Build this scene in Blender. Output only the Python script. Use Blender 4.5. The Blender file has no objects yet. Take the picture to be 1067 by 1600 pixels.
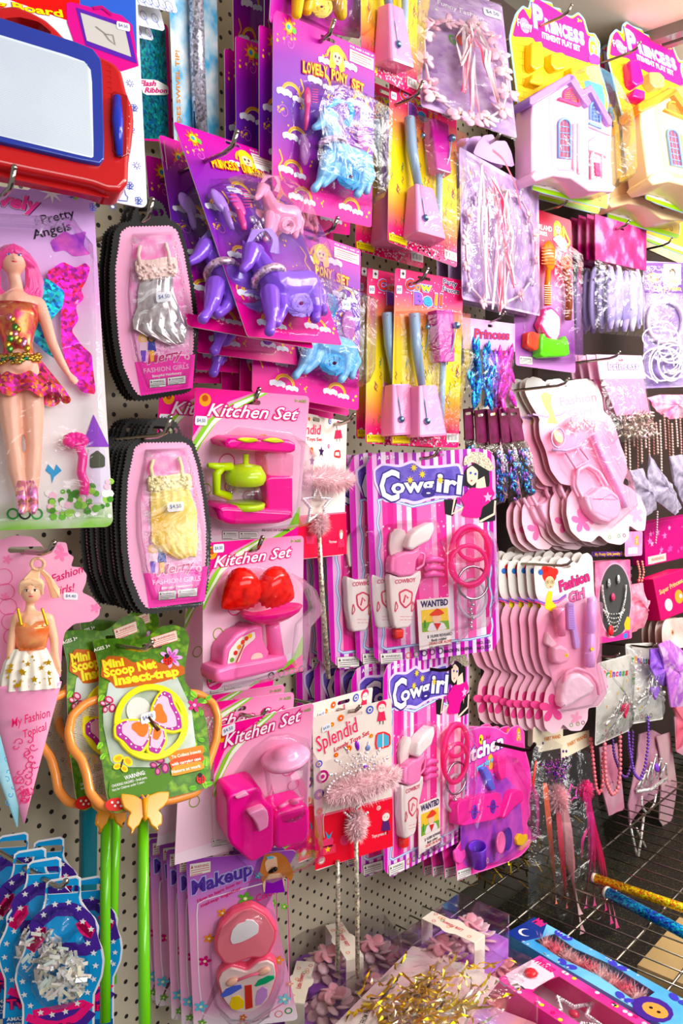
import bpy, bmesh, math, random
import numpy as np
from mathutils import Vector, Matrix, Euler, geometry
PI = math.pi
sc = bpy.context.scene
# ---------------------------------------------------------------- camera
F = 1300.0; YAW = math.radians(42); PITCH = math.atan(100/1300)
EYE = Vector((0, -.95, 1.5))
cam = bpy.data.cameras.new('camera'); cam_o = bpy.data.objects.new('camera', cam)
sc.collection.objects.link(cam_o); sc.camera = cam_o
cam.sensor_fit = 'VERTICAL'; cam.sensor_height = 36; cam.lens = 36*F/1600
cam.clip_start = .01
fwd = Vector((math.cos(YAW)*math.cos(PITCH), math.sin(YAW)*math.cos(PITCH), -math.sin(PITCH)))
cam_o.location = EYE; cam_o.rotation_euler = fwd.to_track_quat('-Z', 'Y').to_euler()
RGT = Vector((math.sin(YAW), -math.cos(YAW), 0)); UPV = RGT.cross(fwd)
# ---------------------------------------------------------------- light and exposure
w = bpy.data.worlds.new('world'); sc.world = w; w.use_nodes = True
w.node_tree.nodes['Background'].inputs[0].default_value = (1, .985, .97, 1)
w.node_tree.nodes['Background'].inputs[1].default_value = .22
def area(name, loc, target, sx, sy, power, col=(1, 1, 1)):
    l = bpy.data.lights.new(name, 'AREA'); l.shape = 'RECTANGLE'; l.size = sx; l.size_y = sy
    l.energy = power; l.color = col
    o = bpy.data.objects.new(name, l); sc.collection.objects.link(o); o.location = loc
    o.rotation_euler = (Vector(target)-Vector(loc)).to_track_quat('-Z', 'Y').to_euler()
    return o
area('ceiling_strip_light', (1.55, -1.35, 2.42), (1.2, 0, 1.3), 2.3, .22, 17, (1, .985, .96))
area('ceiling_strip_light', (2.4, -1.25, 2.42), (2.0, 0, 1.5), 1.4, .3, 15, (1, .985, .96))
area('ceiling_fill_light', (1.9, -.8, 2.2), (1.9, -.75, 2.47), 1.4, .3, 7, (1, .97, .92))  # added upward fill, only there to brighten the ceiling
area('front_fill_light', (1.0, -3.1, 2.2), (.9, 0, 1.25), 3.2, .7, 36, (1, .99, .985))  # added frontal fill aimed at the wall, stands for no known fixture
sc.view_settings.view_transform = 'Standard'; sc.view_settings.look = 'None'
sc.view_settings.gamma = 1; sc.view_settings.use_curve_mapping = False
sc.view_settings.exposure = .66
sc.cycles.transparent_max_bounces = 24; sc.cycles.max_bounces = 6
# ---------------------------------------------------------------- materials
def lin(c):
    if isinstance(c, str):
        c = [int(c[i:i+2], 16)/255 for i in (0, 2, 4)]
        g = sum(c)/3; c = [min(1, max(0, g+(v-g)*1.2)) for v in c]
        c = [v/12.92 if v <= .04045 else ((v+.055)/1.055)**2.4 for v in c]
    return (*c[:3], 1)
MC = {}
def newmat(key):
    m = bpy.data.materials.new(key); m.use_nodes = True; nt = m.node_tree
    return m, nt, nt.nodes['Principled BSDF'], nt.nodes['Material Output']
def nd(nt, t, **k):
    n = nt.nodes.new(t)
    for a, b in k.items(): setattr(n, a, b)
    return n
def bump(nt, bs, scale, strength, dist=.002, detail=3):
    tc = nd(nt, 'ShaderNodeTexCoord'); no = nd(nt, 'ShaderNodeTexNoise'); bu = nd(nt, 'ShaderNodeBump')
    no.inputs['Scale'].default_value = scale; no.inputs['Detail'].default_value = detail
    bu.inputs['Strength'].default_value = strength; bu.inputs['Distance'].default_value = dist
    nt.links.new(tc.outputs['Object'], no.inputs['Vector']); nt.links.new(no.outputs[0], bu.inputs['Height'])
    nt.links.new(bu.outputs[0], bs.inputs['Normal'])
def M(col, kind='card'):
    """card, plastic, soft, metal, chrome, glitter, satin, clearcol, velvet"""
    k = (col, kind)
    if k in MC: return MC[k]
    m, nt, b, out = newmat(kind+'_'+(col if isinstance(col, str) else 'c'))
    c = lin(col); b.inputs['Base Color'].default_value = c
    R = b.inputs['Roughness']; R.default_value = .45
    if kind in ('card', 'ink'): b.inputs['Specular IOR Level'].default_value = .2
    if kind == 'card': R.default_value = .38; bump(nt, b, 14, .25, .004, 2)
    elif kind == 'ink': R.default_value = .4
    elif kind == 'plastic': R.default_value = .16; b.inputs['Subsurface Weight'].default_value = .0
    elif kind == 'skin': R.default_value = .35
    elif kind == 'soft': R.default_value = .8
    elif kind == 'metal': b.inputs['Metallic'].default_value = 1; R.default_value = .28
    elif kind == 'chrome': b.inputs['Metallic'].default_value = 1; R.default_value = .12
    elif kind == 'satin':
        R.default_value = .3; b.inputs['Sheen Weight'].default_value = .5; bump(nt, b, 45, .5, .004, 2)
    elif kind == 'velvet': R.default_value = .9; b.inputs['Sheen Weight'].default_value = .6
    elif kind == 'tint':
        tr = nd(nt, 'ShaderNodeBsdfTransparent'); tr.inputs[0].default_value = c
        mx = nd(nt, 'ShaderNodeMixShader'); mx.inputs[0].default_value = .38; R.default_value = .08
        nt.links.new(tr.outputs[0], mx.inputs[1]); nt.links.new(b.outputs[0], mx.inputs[2]); nt.links.new(mx.outputs[0], out.inputs[0])
    elif kind in ('glitter', 'sparkle'):
        tc = nd(nt, 'ShaderNodeTexCoord'); vo = nd(nt, 'ShaderNodeTexVoronoi'); vo.inputs['Scale'].default_value = 650 if kind == 'glitter' else 330
        mp = nd(nt, 'ShaderNodeMix', data_type='RGBA', blend_type='MIX')
        hs = nd(nt, 'ShaderNodeHueSaturation'); hs.inputs['Color'].default_value = c
        mr = nd(nt, 'ShaderNodeMapRange'); mr.inputs[3].default_value = .45; mr.inputs[4].default_value = 1.9
        sp = nd(nt, 'ShaderNodeSeparateColor')
        nt.links.new(tc.outputs['Object'], vo.inputs['Vector']); nt.links.new(vo.outputs['Color'], sp.inputs[0])
        nt.links.new(sp.outputs[0], mr.inputs[0]); nt.links.new(mr.outputs[0], hs.inputs['Value'])
        h2 = nd(nt, 'ShaderNodeMapRange'); sw = .44 if kind == 'glitter' else .42
        h2.inputs[3].default_value = sw; h2.inputs[4].default_value = 1-sw
        nt.links.new(sp.outputs[1], h2.inputs[0]); nt.links.new(h2.outputs[0], hs.inputs['Hue'])
        nt.links.new(hs.outputs[0], b.inputs['Base Color'])
        b.inputs['Metallic'].default_value = .55; R.default_value = .3
        bu = nd(nt, 'ShaderNodeBump'); bu.inputs['Strength'].default_value = .7; bu.inputs['Distance'].default_value = .001
        nt.links.new(sp.outputs[2], bu.inputs['Height']); nt.links.new(bu.outputs[0], b.inputs['Normal'])
    MC[k] = m; return m
def clear(kind='blister'):
    k = ('clear', kind)
    if k in MC: return MC[k]
    m, nt, b, out = newmat('clear_'+kind)
    base, top, bs, sc_, col = {'blister': (.022, .5, .6, 24, (.97, .97, .985, 1)), 'bag': (.09, .65, 1.0, 34, (.97, .97, .98, 1)),
                               'box': (.05, .5, .1, 12, (.96, .96, .98, 1))}[kind]
    tr = nd(nt, 'ShaderNodeBsdfTransparent'); tr.inputs[0].default_value = col
    gl = nd(nt, 'ShaderNodeBsdfGlossy'); gl.inputs['Roughness'].default_value = .1
    lw = nd(nt, 'ShaderNodeLayerWeight'); lw.inputs[0].default_value = .25
    mr = nd(nt, 'ShaderNodeMapRange'); mr.inputs[3].default_value = base; mr.inputs[4].default_value = top
    mx = nd(nt, 'ShaderNodeMixShader')
    tc = nd(nt, 'ShaderNodeTexCoord'); no = nd(nt, 'ShaderNodeTexNoise'); bu = nd(nt, 'ShaderNodeBump')
    no.inputs['Scale'].default_value = sc_; no.inputs['Detail'].default_value = 3; no.inputs['Distortion'].default_value = 1.5
    bu.inputs['Strength'].default_value = bs; bu.inputs['Distance'].default_value = .006
    L = nt.links.new
    L(tc.outputs['Object'], no.inputs['Vector']); L(no.outputs[0], bu.inputs['Height']); L(bu.outputs[0], gl.inputs['Normal'])
    L(bu.outputs[0], lw.inputs['Normal']); L(lw.outputs['Fresnel'], mr.inputs[0]); L(mr.outputs[0], mx.inputs[0])
    L(tr.outputs[0], mx.inputs[1]); L(gl.outputs[0], mx.inputs[2]); L(mx.outputs[0], out.inputs[0])
    MC[k] = m; return m
def ramp(stops, a, b, axis=1, noise=0., nscale=20, kind='card', const=False, angle=0):
    """print colour running along the card's own width (axis 0) or height (axis 1)"""
    k = ('ramp', tuple(stops), round(a, 4), round(b, 4), axis, noise, kind, const)
    if k in MC: return MC[k]
    m, nt, bs, out = newmat('printed_colour'); L = nt.links.new
    tc = nd(nt, 'ShaderNodeTexCoord'); sp = nd(nt, 'ShaderNodeSeparateXYZ'); L(tc.outputs['Object'], sp.inputs[0])
    mr = nd(nt, 'ShaderNodeMapRange'); mr.inputs[1].default_value = a; mr.inputs[2].default_value = b
    src = sp.outputs[axis]
    if noise:
        no = nd(nt, 'ShaderNodeTexNoise'); no.inputs['Scale'].default_value = nscale; L(tc.outputs['Object'], no.inputs['Vector'])
        mm = nd(nt, 'ShaderNodeMath', operation='MULTIPLY_ADD'); mm.inputs[1].default_value = noise*abs(b-a)*2; L(no.outputs[0], mm.inputs[0])
        ma = nd(nt, 'ShaderNodeMath', operation='SUBTRACT'); ma.inputs[1].default_value = noise*abs(b-a)
        L(src, mm.inputs[2]); L(mm.outputs[0], ma.inputs[0]); src = ma.outputs[0]
    L(src, mr.inputs[0]); cr = nd(nt, 'ShaderNodeValToRGB'); L(mr.outputs[0], cr.inputs[0])
    if const: cr.color_ramp.interpolation = 'CONSTANT'
    e = cr.color_ramp.elements
    while len(e) < len(stops): e.new(.5)
    for i, (p, c) in enumerate(sorted(stops)): e[i].position = p; e[i].color = lin(c)
    L(cr.outputs[0], bs.inputs['Base Color']); bs.inputs['Roughness'].default_value = .35; bs.inputs['Specular IOR Level'].default_value = .2
    if kind == 'card': bump(nt, bs, 14, .25, .004, 2)
    MC[k] = m; return m
def mottled(c1, c2, scale=30, rough=.35, c3=None, detail=3, lo=.35, hi=.65, metal=0):
    k = ('mot', c1, c2, c3, scale, lo, hi)
    if k in MC: return MC[k]
    m, nt, bs, out = newmat('mottled_print'); L = nt.links.new
    tc = nd(nt, 'ShaderNodeTexCoord'); no = nd(nt, 'ShaderNodeTexNoise'); no.inputs['Scale'].default_value = scale; no.inputs['Detail'].default_value = detail
    cr = nd(nt, 'ShaderNodeValToRGB'); e = cr.color_ramp.elements
    e[0].position = lo; e[0].color = lin(c1); e[1].position = hi; e[1].color = lin(c2)
    if c3: x = e.new((lo+hi)/2); x.color = lin(c3)
    L(tc.outputs['Object'], no.inputs['Vector']); L(no.outputs[0], cr.inputs[0]); L(cr.outputs[0], bs.inputs['Base Color'])
    bs.inputs['Specular IOR Level'].default_value = .3; bs.inputs['Roughness'].default_value = rough; bs.inputs['Metallic'].default_value = metal
    MC[k] = m; return m
# ---------------------------------------------------------------- objects
col = sc.collection
def props(o, label=None, cat=None, group=None, kind=None):
    for a, b in (('label', label), ('category', cat), ('group', group), ('kind', kind)):
        if b: o[a] = b
    return o
def empty(name, mat=None):
    o = bpy.data.objects.new(name, None); o.empty_display_size = .02; col.objects.link(o)
    if mat is not None: o.matrix_world = mat
    return o
def copy_tree(o, parent=None, only=None):
    c = o.copy(); col.objects.link(c)
    if parent is not None: c.parent = parent
    for ch in TREE.get(o.name, []):
        if only is None or ch.name.split('.')[0] in only: TREE.setdefault(c.name, []).append(copy_tree(ch, c, only))
    return c
TREE = {}
def inset(P, d):
    n = len(P); A = sum(P[i][0]*P[(i+1) % n][1]-P[(i+1) % n][0]*P[i][1] for i in range(n)); s = 1 if A > 0 else -1
    out = []
    for i in range(n):
        a = Vector(P[i][:2])-Vector(P[i-1][:2]); b = Vector(P[(i+1) % n][:2])-Vector(P[i][:2])
        if a.length < 1e-9: a = b
        if b.length < 1e-9: b = a
        a.normalize(); b.normalize(); na = Vector((-a.y, a.x))*s; nb = Vector((-b.y, b.x))*s
        m = na+nb
        if m.length < 1e-6: m = na
        m.normalize(); k = max(.5, m.dot(na))
        out.append((P[i][0]+m.x*d/k, P[i][1]+m.y*d/k))
    return out
def smooth_pts(P, it=2, closed=True):
    for z_ in range(it):
        Q = []; n = len(P); e = .13 if z_ == 0 else .22
        for i in range(n if closed else n-1):
            a = P[i]; b = P[(i+1) % n]
            Q.append(tuple(a[k]*(1-e)+b[k]*e for k in range(len(a)))); Q.append(tuple(a[k]*e+b[k]*(1-e) for k in range(len(a))))
        if not closed: Q = [P[0]]+Q+[P[-1]]
        P = Q
    return P
def rrect(x0, y0, x1, y1, r, n=5):
    P = []
    for cx, cy, a0 in ((x1-r, y1-r, 0), (x0+r, y1-r, 90), (x0+r, y0+r, 180), (x1-r, y0+r, 270)):
        for i in range(n+1):
            a = math.radians(a0+90*i/n); P.append((cx+r*math.cos(a), cy+r*math.sin(a)))
    return P
TXT = {}
def text_mesh(s, bold=0., shear=0.):
    k = (s, bold, shear)
    if k in TXT: return TXT[k]
    cu = bpy.data.curves.new('t', 'FONT'); cu.body = s; cu.resolution_u = 2; cu.offset = bold; cu.shear = shear
    o = bpy.data.objects.new('t', cu); col.objects.link(o)
    dg = bpy.context.evaluated_depsgraph_get(); me = bpy.data.meshes.new_from_object(o.evaluated_get(dg))
    V = [tuple(v.co) for v in me.vertices]; Fc = [tuple(p.vertices) for p in me.polygons]
    bpy.data.objects.remove(o); bpy.data.curves.remove(cu); bpy.data.meshes.remove(me)
    TXT[k] = (V, Fc); return TXT[k]
class MB:
    def __init__(s): s.V = []; s.F = []; s.mi = []; s.sm = []; s.mats = []; s.lay = 0
    def m(s, mat):
        if isinstance(mat, str): mat = M(mat)
        if mat not in s.mats: s.mats.append(mat)
        return s.mats.index(mat)
    def add(s, V, Fc, mat, smooth=False):
        o = len(s.V); i = s.m(mat); s.V += [tuple(v) for v in V]
        for f in Fc: s.F.append(tuple(o+k for k in f)); s.mi.append(i); s.sm.append(smooth)
    def flat(s, P, h, mat, holes=()):
        loops = [[Vector((p[0], p[1], 0)) for p in P]]+[[Vector((p[0], p[1], 0)) for p in H] for H in holes]
        V = [(v.x, v.y, h) for l in loops for v in l]; T = geometry.tessellate_polygon(loops); out = []
        for t in T:
            a, b, c = (V[i] for i in t)
            z = (b[0]-a[0])*(c[1]-a[1])-(b[1]-a[1])*(c[0]-a[0]); out.append(tuple(t) if z > 0 else tuple(t)[::-1])
        s.add(V, out, mat)
    def prism(s, P, h0, h1, mat, bev=0., holes=(), side=None, smooth=False, back=True):
        """plate from h0 (back) to h1 (front), front edge bevelled by bev"""
        A = sum(P[i][0]*P[(i+1) % len(P)][1]-P[(i+1) % len(P)][0]*P[i][1] for i in range(len(P)))
        if A < 0: P = P[::-1]
        rings = [[(x, y, h0) for x, y in (q[:2] for q in P)]]
        if bev:
            for k in range(0, 4):
                a = k/3*PI/2; rings.append([(x, y, h1-bev+bev*math.sin(a)) for x, y in inset(P, bev*(1-math.cos(a)))])
        else: rings.append([(q[0], q[1], h1) for q in P])
        n = len(P); V = [v for r in rings for v in r]; Fc = []
        for r in range(len(rings)-1):
            for i in range(n):
                j = (i+1) % n; Fc.append((r*n+i, r*n+j, (r+1)*n+j, (r+1)*n+i))
        s.add(V, Fc, side or mat, bool(bev) or smooth)
        for H in holes:
            k = len(H); s.add([(q[0], q[1], h0) for q in H]+[(q[0], q[1], h1) for q in H], [(i, (i+1) % k, k+(i+1) % k, k+i) for i in range(k)], side or mat)
        s.flat([r[:2] for r in rings[-1]], h1, mat, holes)
        if back: s.flat([q[:2] for q in P], h0, side or mat, holes)
    def loft(s, rings, mat, closed=True, cap=True, smooth=True):
        n = len(rings[0]); V = [v for r in rings for v in r]; Fc = []
        for r in range(len(rings)-1):
            for i in range(n if closed else n-1):
                j = (i+1) % n; Fc.append((r*n+i, r*n+j, (r+1)*n+j, (r+1)*n+i))
        if cap and closed: Fc += [tuple(range(n))[::-1], tuple(range((len(rings)-1)*n, len(rings)*n))]
        s.add(V, Fc, mat, smooth)
    def stroke(s, P, w_, h, mat, closed=False):
        n = len(P); A = []; B = []
        for i in range(n):
            a = Vector(P[i-1][:2]) if (i or closed) else Vector(P[0][:2]); b = Vector(P[(i+1) % n][:2]) if (i < n-1 or closed) else Vector(P[-1][:2])
            d = b-a
            if d.length < 1e-9: d = Vector((1, 0))
            d.normalize(); q = Vector((-d.y, d.x))*w_/2
            A.append((P[i][0]+q.x, P[i][1]+q.y, h)); B.append((P[i][0]-q.x, P[i][1]-q.y, h))
        s.add(A+B, [(i, (n+i), n+(i+1) % n, (i+1) % n) for i in range(n if closed else n-1)], mat)
    def tube(s, P, r, mat, n=8, cap=True, closed=False):
        P = [Vector(p) for p in P]; R = r if isinstance(r, (list, tuple)) else [r]*len(P); rings = []; up = None
        for i, p in enumerate(P):
            if closed: t = P[(i+1) % len(P)]-P[i-1]
            else: t = (P[min(i+1, len(P)-1)]-P[max(i-1, 0)])
            if t.length < 1e-9: t = Vector((0, 0, 1))
            t.normalize()
            if up is None: up = Vector((0, 0, 1)) if abs(t.z) < .9 else Vector((1, 0, 0))
            x = up-t*up.dot(t)
            if x.length < 1e-6: x = t.orthogonal()
            x.normalize(); up = x; y = t.cross(x)
            rings.append([tuple(p+(x*math.cos(2*PI*k/n)+y*math.sin(2*PI*k/n))*R[i]) for k in range(n)])
        if closed: rings.append(rings[0])
        s.loft(rings, mat, cap=cap and not closed)
    def lathe(s, p0, p1, prof, mat, n=20, squash=1.):
        p0 = Vector(p0); p1 = Vector(p1); t = (p1-p0); L = t.length; t.normalize()
        x = Vector((0, 0, 1))-t*t.z
        if x.length < .05: x = Vector((1, 0, 0))
        x.normalize(); y = t.cross(x)
        s.loft([[tuple(p0+t*(a*L)+(x*math.cos(2*PI*k/n)*squash+y*math.sin(2*PI*k/n))*max(r, 1e-5)) for k in range(n)] for a, r in prof], mat)
    def ell(s, c, r, mat, n=12, rot=None):
        if not isinstance(r, (list, tuple)): r = (r, r, r)
        rings = []; R_ = Euler(rot).to_matrix() if rot else None
        for i in range(n//2+1):
            a = -PI/2+PI*i/(n//2); ca = max(math.cos(a), 1e-4)
            ring = []
            for k in range(n):
                v = Vector((r[0]*ca*math.cos(2*PI*k/n), r[1]*ca*math.sin(2*PI*k/n), r[2]*math.sin(a)))
                if R_: v = R_ @ v
                ring.append((c[0]+v.x, c[1]+v.y, c[2]+v.z))
            rings.append(ring)
        s.loft(rings, mat)
    def box(s, c, d, mat, rot=None, bev=0):
        V = [Vector((x*d[0]/2, y*d[1]/2, z*d[2]/2)) for x in (-1, 1) for y in (-1, 1) for z in (-1, 1)]
        if rot: R_ = Euler(rot).to_matrix(); V = [R_ @ v for v in V]
        s.add([tuple(v+Vector(c)) for v in V], [(0, 1, 3, 2), (4, 6, 7, 5), (0, 4, 5, 1), (2, 3, 7, 6), (0, 2, 6, 4), (1, 5, 7, 3)], mat)
    def circ(s, c, r, h, mat, n=14, ry=None, a0=0):
        ry = ry or r; ca, sa = math.cos(a0), math.sin(a0); P = []
        for k in range(n):
            x = r*math.cos(2*PI*k/n); y = ry*math.sin(2*PI*k/n); P.append((c[0]+x*ca-y*sa, c[1]+x*sa+y*ca, h))
        s.add(P, [tuple(range(n))], mat)
    def ring(s, c, r, w_, h, mat, n=20): s.stroke([(c[0]+r*math.cos(2*PI*k/n), c[1]+r*math.sin(2*PI*k/n)) for k in range(n)], w_, h, mat, True)
    def star(s, c, r, h, mat, n=5, inner=.45, a0=PI/2):
        P = [(c[0]+(r if k % 2 == 0 else r*inner)*math.cos(a0+PI*k/n), c[1]+(r if k % 2 == 0 else r*inner)*math.sin(a0+PI*k/n)) for k in range(2*n)]
        s.flat(P, h, mat)
    def flower(s, c, r, h, mat, mid=None, n=5, a0=0):
        P = [(c[0]+r*(.35+.65*abs(math.cos(n*t/2)))*math.cos(t+a0), c[1]+r*(.35+.65*abs(math.cos(n*t/2)))*math.sin(t+a0)) for t in [2*PI*k/(8*n) for k in range(8*n)]]
        s.flat(P, h, mat)
        if mid: s.circ(c, r*.25, h+.0002, mid, 8)
    def cloud(s, c, r, h, mat):
        for k in range(5): s.circ((c[0]+(k-2)*r*.45, c[1]+(r*.12 if k % 2 else 0)), r*(.5 if k in (1, 3) else .4 if k == 2 else .3), h+k*.00001, mat, 9, r*.36)
    def text(s, st, p0, p1, height, h, mat, out=None, ow=.05, bold=.01, shear=0., lift=.0002):
        """printed words: baseline p0 -> p1, capital height in metres"""
        V, Fc = text_mesh(st, bold, shear)
        if not V: return
        xs = [v[0] for v in V]; a, b = min(xs), max(xs); p0 = Vector(p0[:2]); p1 = Vector(p1[:2]); d = p1-p0; L = d.length; d.normalize(); q = Vector((-d.y, d.x))
        sx = L/max(b-a, 1e-6); sy = height/.72
        def put(V, Fc, hh, mt):
            s.add([(*(p0+d*((v[0]-a)*sx)+q*(v[1]*sy)), hh) for v in V], Fc, mt)
        if out: put(*text_mesh(st, bold+ow, shear), h, out)
        put(V, Fc, h+(lift if out else 0), mat)
    def scat(s, n, box, fn, seed=0, poly=None):
        r = random.Random(seed)
        for _ in range(n):
            x = r.uniform(box[0], box[2]); y = r.uniform(box[1], box[3]); fn(x, y, r)
    def build(s, name, parent=None, label=None):
        me = bpy.data.meshes.new(name); me.from_pydata(s.V, [], s.F)
        for m_ in s.mats: me.materials.append(m_)
        me.polygons.foreach_set('material_index', s.mi); me.polygons.foreach_set('use_smooth', s.sm); me.update()
        o = bpy.data.objects.new(name, me); col.objects.link(o)
        if parent is not None: o.parent = parent; TREE.setdefault(parent.name, []).append(o)
        if label: o['label'] = label
        return o
def fuse(name, parent, shapes, mat, voxel=.0012, sm=4, label=None):
    """one continuous body grown from tapered limbs: shapes = MB"""
    t = MB(); t.V, t.F, t.mi, t.sm, t.mats = shapes.V, shapes.F, [0]*len(shapes.F), [True]*len(shapes.F), [mat]
    o = t.build('tmp'); r = o.modifiers.new('r', 'REMESH'); r.mode = 'VOXEL'; r.voxel_size = voxel; r.use_smooth_shade = True
    s_ = o.modifiers.new('s', 'SMOOTH'); s_.iterations = sm; s_.factor = .5
    dg = bpy.context.evaluated_depsgraph_get(); me = bpy.data.meshes.new_from_object(o.evaluated_get(dg)); bpy.data.objects.remove(o)
    me.materials.clear(); me.materials.append(mat); me.polygons.foreach_set('material_index', [0]*len(me.polygons)); me.polygons.foreach_set('use_smooth', [True]*len(me.polygons))
    ob = bpy.data.objects.new(name, me); col.objects.link(ob)
    if parent is not None: ob.parent = parent; TREE.setdefault(parent.name, []).append(ob)
    if label: ob['label'] = label
    return ob
def limb(mb, pts, n=10):
    """pts = [(x,y,z,r),...] chain of tapered segments with ball joints"""
    for i, p in enumerate(pts):
        mb.ell(p[:3], p[3], SK, n)
        if i: 
            a = Vector(pts[i-1][:3]); b = Vector(p[:3])
            mb.tube([a, b], [pts[i-1][3], p[3]], SK, n)
SK = M('f0b898', 'skin')
# ---------------------------------------------------------------- placing
def ray(px, py): return (fwd*F+RGT*(px-533.5)+UPV*(800-py)).normalized()
def onwall(px, py, d=0.):
    r = ray(px, py); t = (-d-EYE.y)/r.y; return EYE+r*t
def onlevel(px, py, z):
    r = ray(px, py); return EYE+r*((z-EYE.z)/r.z)
def proj(P):
    q = Vector(P)-EYE; z = q.dot(fwd); return (533.5+F*q.dot(RGT)/z, 800-F*q.dot(UPV)/z)
BASE = Matrix(((1, 0, 0), (0, 0, -1), (0, 1, 0)))   # card: x along the shelf wall, y up, z out of the wall
E_, R_n, U_n, F_n = (np.array(v) for v in (EYE, RGT, UPV, fwd))
B_n = np.array(BASE)
def rotv(v):
    a = np.linalg.norm(v)
    if a < 1e-9: return np.eye(3)
    k = v/a; K = np.array([[0, -k[2], k[1]], [k[2], 0, -k[0]], [-k[1], k[0], 0]])
    return np.eye(3)+math.sin(a)*K+(1-math.cos(a))*K@K
def fit(quad, d, sig=(9, 14, 40)):
    """the hanging rectangle, d off the wall, that the four corners (TL,TR,BR,BL) belong to"""
    Q = np.array(quad, float); c = Q.mean(0); P0 = onwall(c[0], c[1], d); dist = (P0-EYE).length
    hh = (np.linalg.norm(Q[0]-Q[3])+np.linalg.norm(Q[1]-Q[2]))/2*dist/F; ww = np.linalg.norm(Q[0]-Q[1])*dist/F*1.4
    x = np.array([P0.x, P0.z, 0, 0, 0, ww, hh]); sg = np.radians(sig)
    def res(x):
        R = B_n@rotv(x[2:5]); r = []
        for k, (a, b) in enumerate(((-.5, .5), (.5, .5), (.5, -.5), (-.5, -.5))):
            P = np.array([x[0], -d, x[1]])+R@np.array([a*x[5], b*x[6], 0])-E_
            z = P@F_n; r += [(533.5+F*(P@R_n)/z-Q[k, 0])/2.5, (800-F*(P@U_n)/z-Q[k, 1])/2.5]
        return np.array(r+[x[2]/sg[0], x[3]/sg[1], x[4]/sg[2]])
    for _ in range(25):
        r = res(x); J = np.array([(res(x+np.eye(7)[i]*1e-5)-r)/1e-5 for i in range(7)]).T
        x = x-np.linalg.lstsq(J, r, rcond=None)[0]
    R = B_n@rotv(x[2:5]); m = Matrix(R.tolist()).to_4x4(); m.translation = Vector((x[0], -d, x[1]))
    return m, x[5], x[6], np.degrees(x[2:5])
LOG = []
class Pack:
    """a hanging pack; zf = (x0, y0, scale) is the frame its outline points are measured in"""
    def __init__(s, name, label, cat, quad, d, group=None, zf=(0, 0, 1), sig=(9, 14, 40), quadz=False, like=None):
        s.zf = zf
        if quadz: quad = [s.px(*q) for q in quad]
        s.mat, s.W, s.H, s.rot = fit(quad, d, sig); s.inv = s.mat.inverted()
        s.root = empty(name, s.mat); props(s.root, label, cat, group); s.d = d
        s.s = s.H/((math.dist(quad[0], quad[3])+math.dist(quad[1], quad[2]))/2)/zf[2]     # metres per frame pixel, upright
        s.e = s.inv @ EYE
        if like is not None:
            k = (s.W/like.W+s.H/like.H)/2; s.place = s.mat @ Matrix.Scale(k, 4); s.root.matrix_world = s.place
            s.k = k; s.zf, s.inv, s.e, s.s, s.W, s.H = like.zf, like.inv, like.e, like.s, like.W, like.H
        else: s.place = s.mat
        LOG.append((name, round(d, 3), round(s.W, 3), round(s.H, 3), [round(float(a), 1) for a in s.rot], round(getattr(s, 'k', 1), 3)))
    def px(s, x, y): return (s.zf[0]+x/s.zf[2], s.zf[1]+y/s.zf[2])
    def p(s, x, y, h=0.):
        r = s.inv.to_3x3() @ ray(*s.px(x, y)); t = (h-s.e.z)/r.z; return tuple(s.e+r*t)
    def q(s, x, y, h=0.): return s.p(x, y, h)[:2]
    def P(s, pts, h=0.): return [s.p(x, y, h)[:2] for x, y in pts]
    def P3(s, pts): return [s.p(*a) for a in pts]
    def uv(s, u, v): return ((u-.5)*s.W, (.5-v)*s.H)
    def slot(s, x, y, w_=.022, tall=.005):
        cx, cy = s.q(x, y); r = tall/2
        return [(cx+a, cy+b) for a, b in rrect(-w_/2, -r, w_/2, r, r*.98, 3)][::-1]
    def at(s, quad, d, label, group=None, only=None, sig=(9, 14, 40), k=None):
        m, W, H, rot = fit(quad, d, sig); kk = (W/s.W+H/s.H)/2; LOG.append((' copy '+s.root.name, round(d, 3), [round(float(a), 1) for a in rot], round(kk, 3)))
        kk = k or kk; c = copy_tree(s.root, None, only); c.matrix_world = m @ Matrix.Scale(kk, 4); c['label'] = label
        if group: c['group'] = group
        elif 'group' in c: del c['group']
        return c
    def copies(s, n, off, labels, rnd=.004, seed=1, rot=1.2, group=None, only=None):
        """further packs on the same hook, behind the front one; off = (x, out, z) step per copy"""
        r = random.Random(seed); out = []
        for i in range(n):
            o = off(i) if callable(off) else tuple(v*(i+1) for v in off)
            c = copy_tree(s.root, None, only); ex = o[3] if len(o) > 3 else 0
            M_ = Matrix.Rotation(math.radians(r.uniform(-rot, rot)+ex), 4, 'Z')
            hang = Matrix.Translation((0, s.H*.45, 0))
            m = s.place @ hang @ M_ @ hang.inverted(); m.translation += Vector((o[0]+r.uniform(-rnd, rnd), o[1], o[2]+r.uniform(-rnd, rnd)*.6))
            c.matrix_world = m; c['label'] = labels if isinstance(labels, str) else labels[i]
            if group: c['group'] = group
            elif 'group' in c: del c['group']
            out.append(c)
        return out
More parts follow.
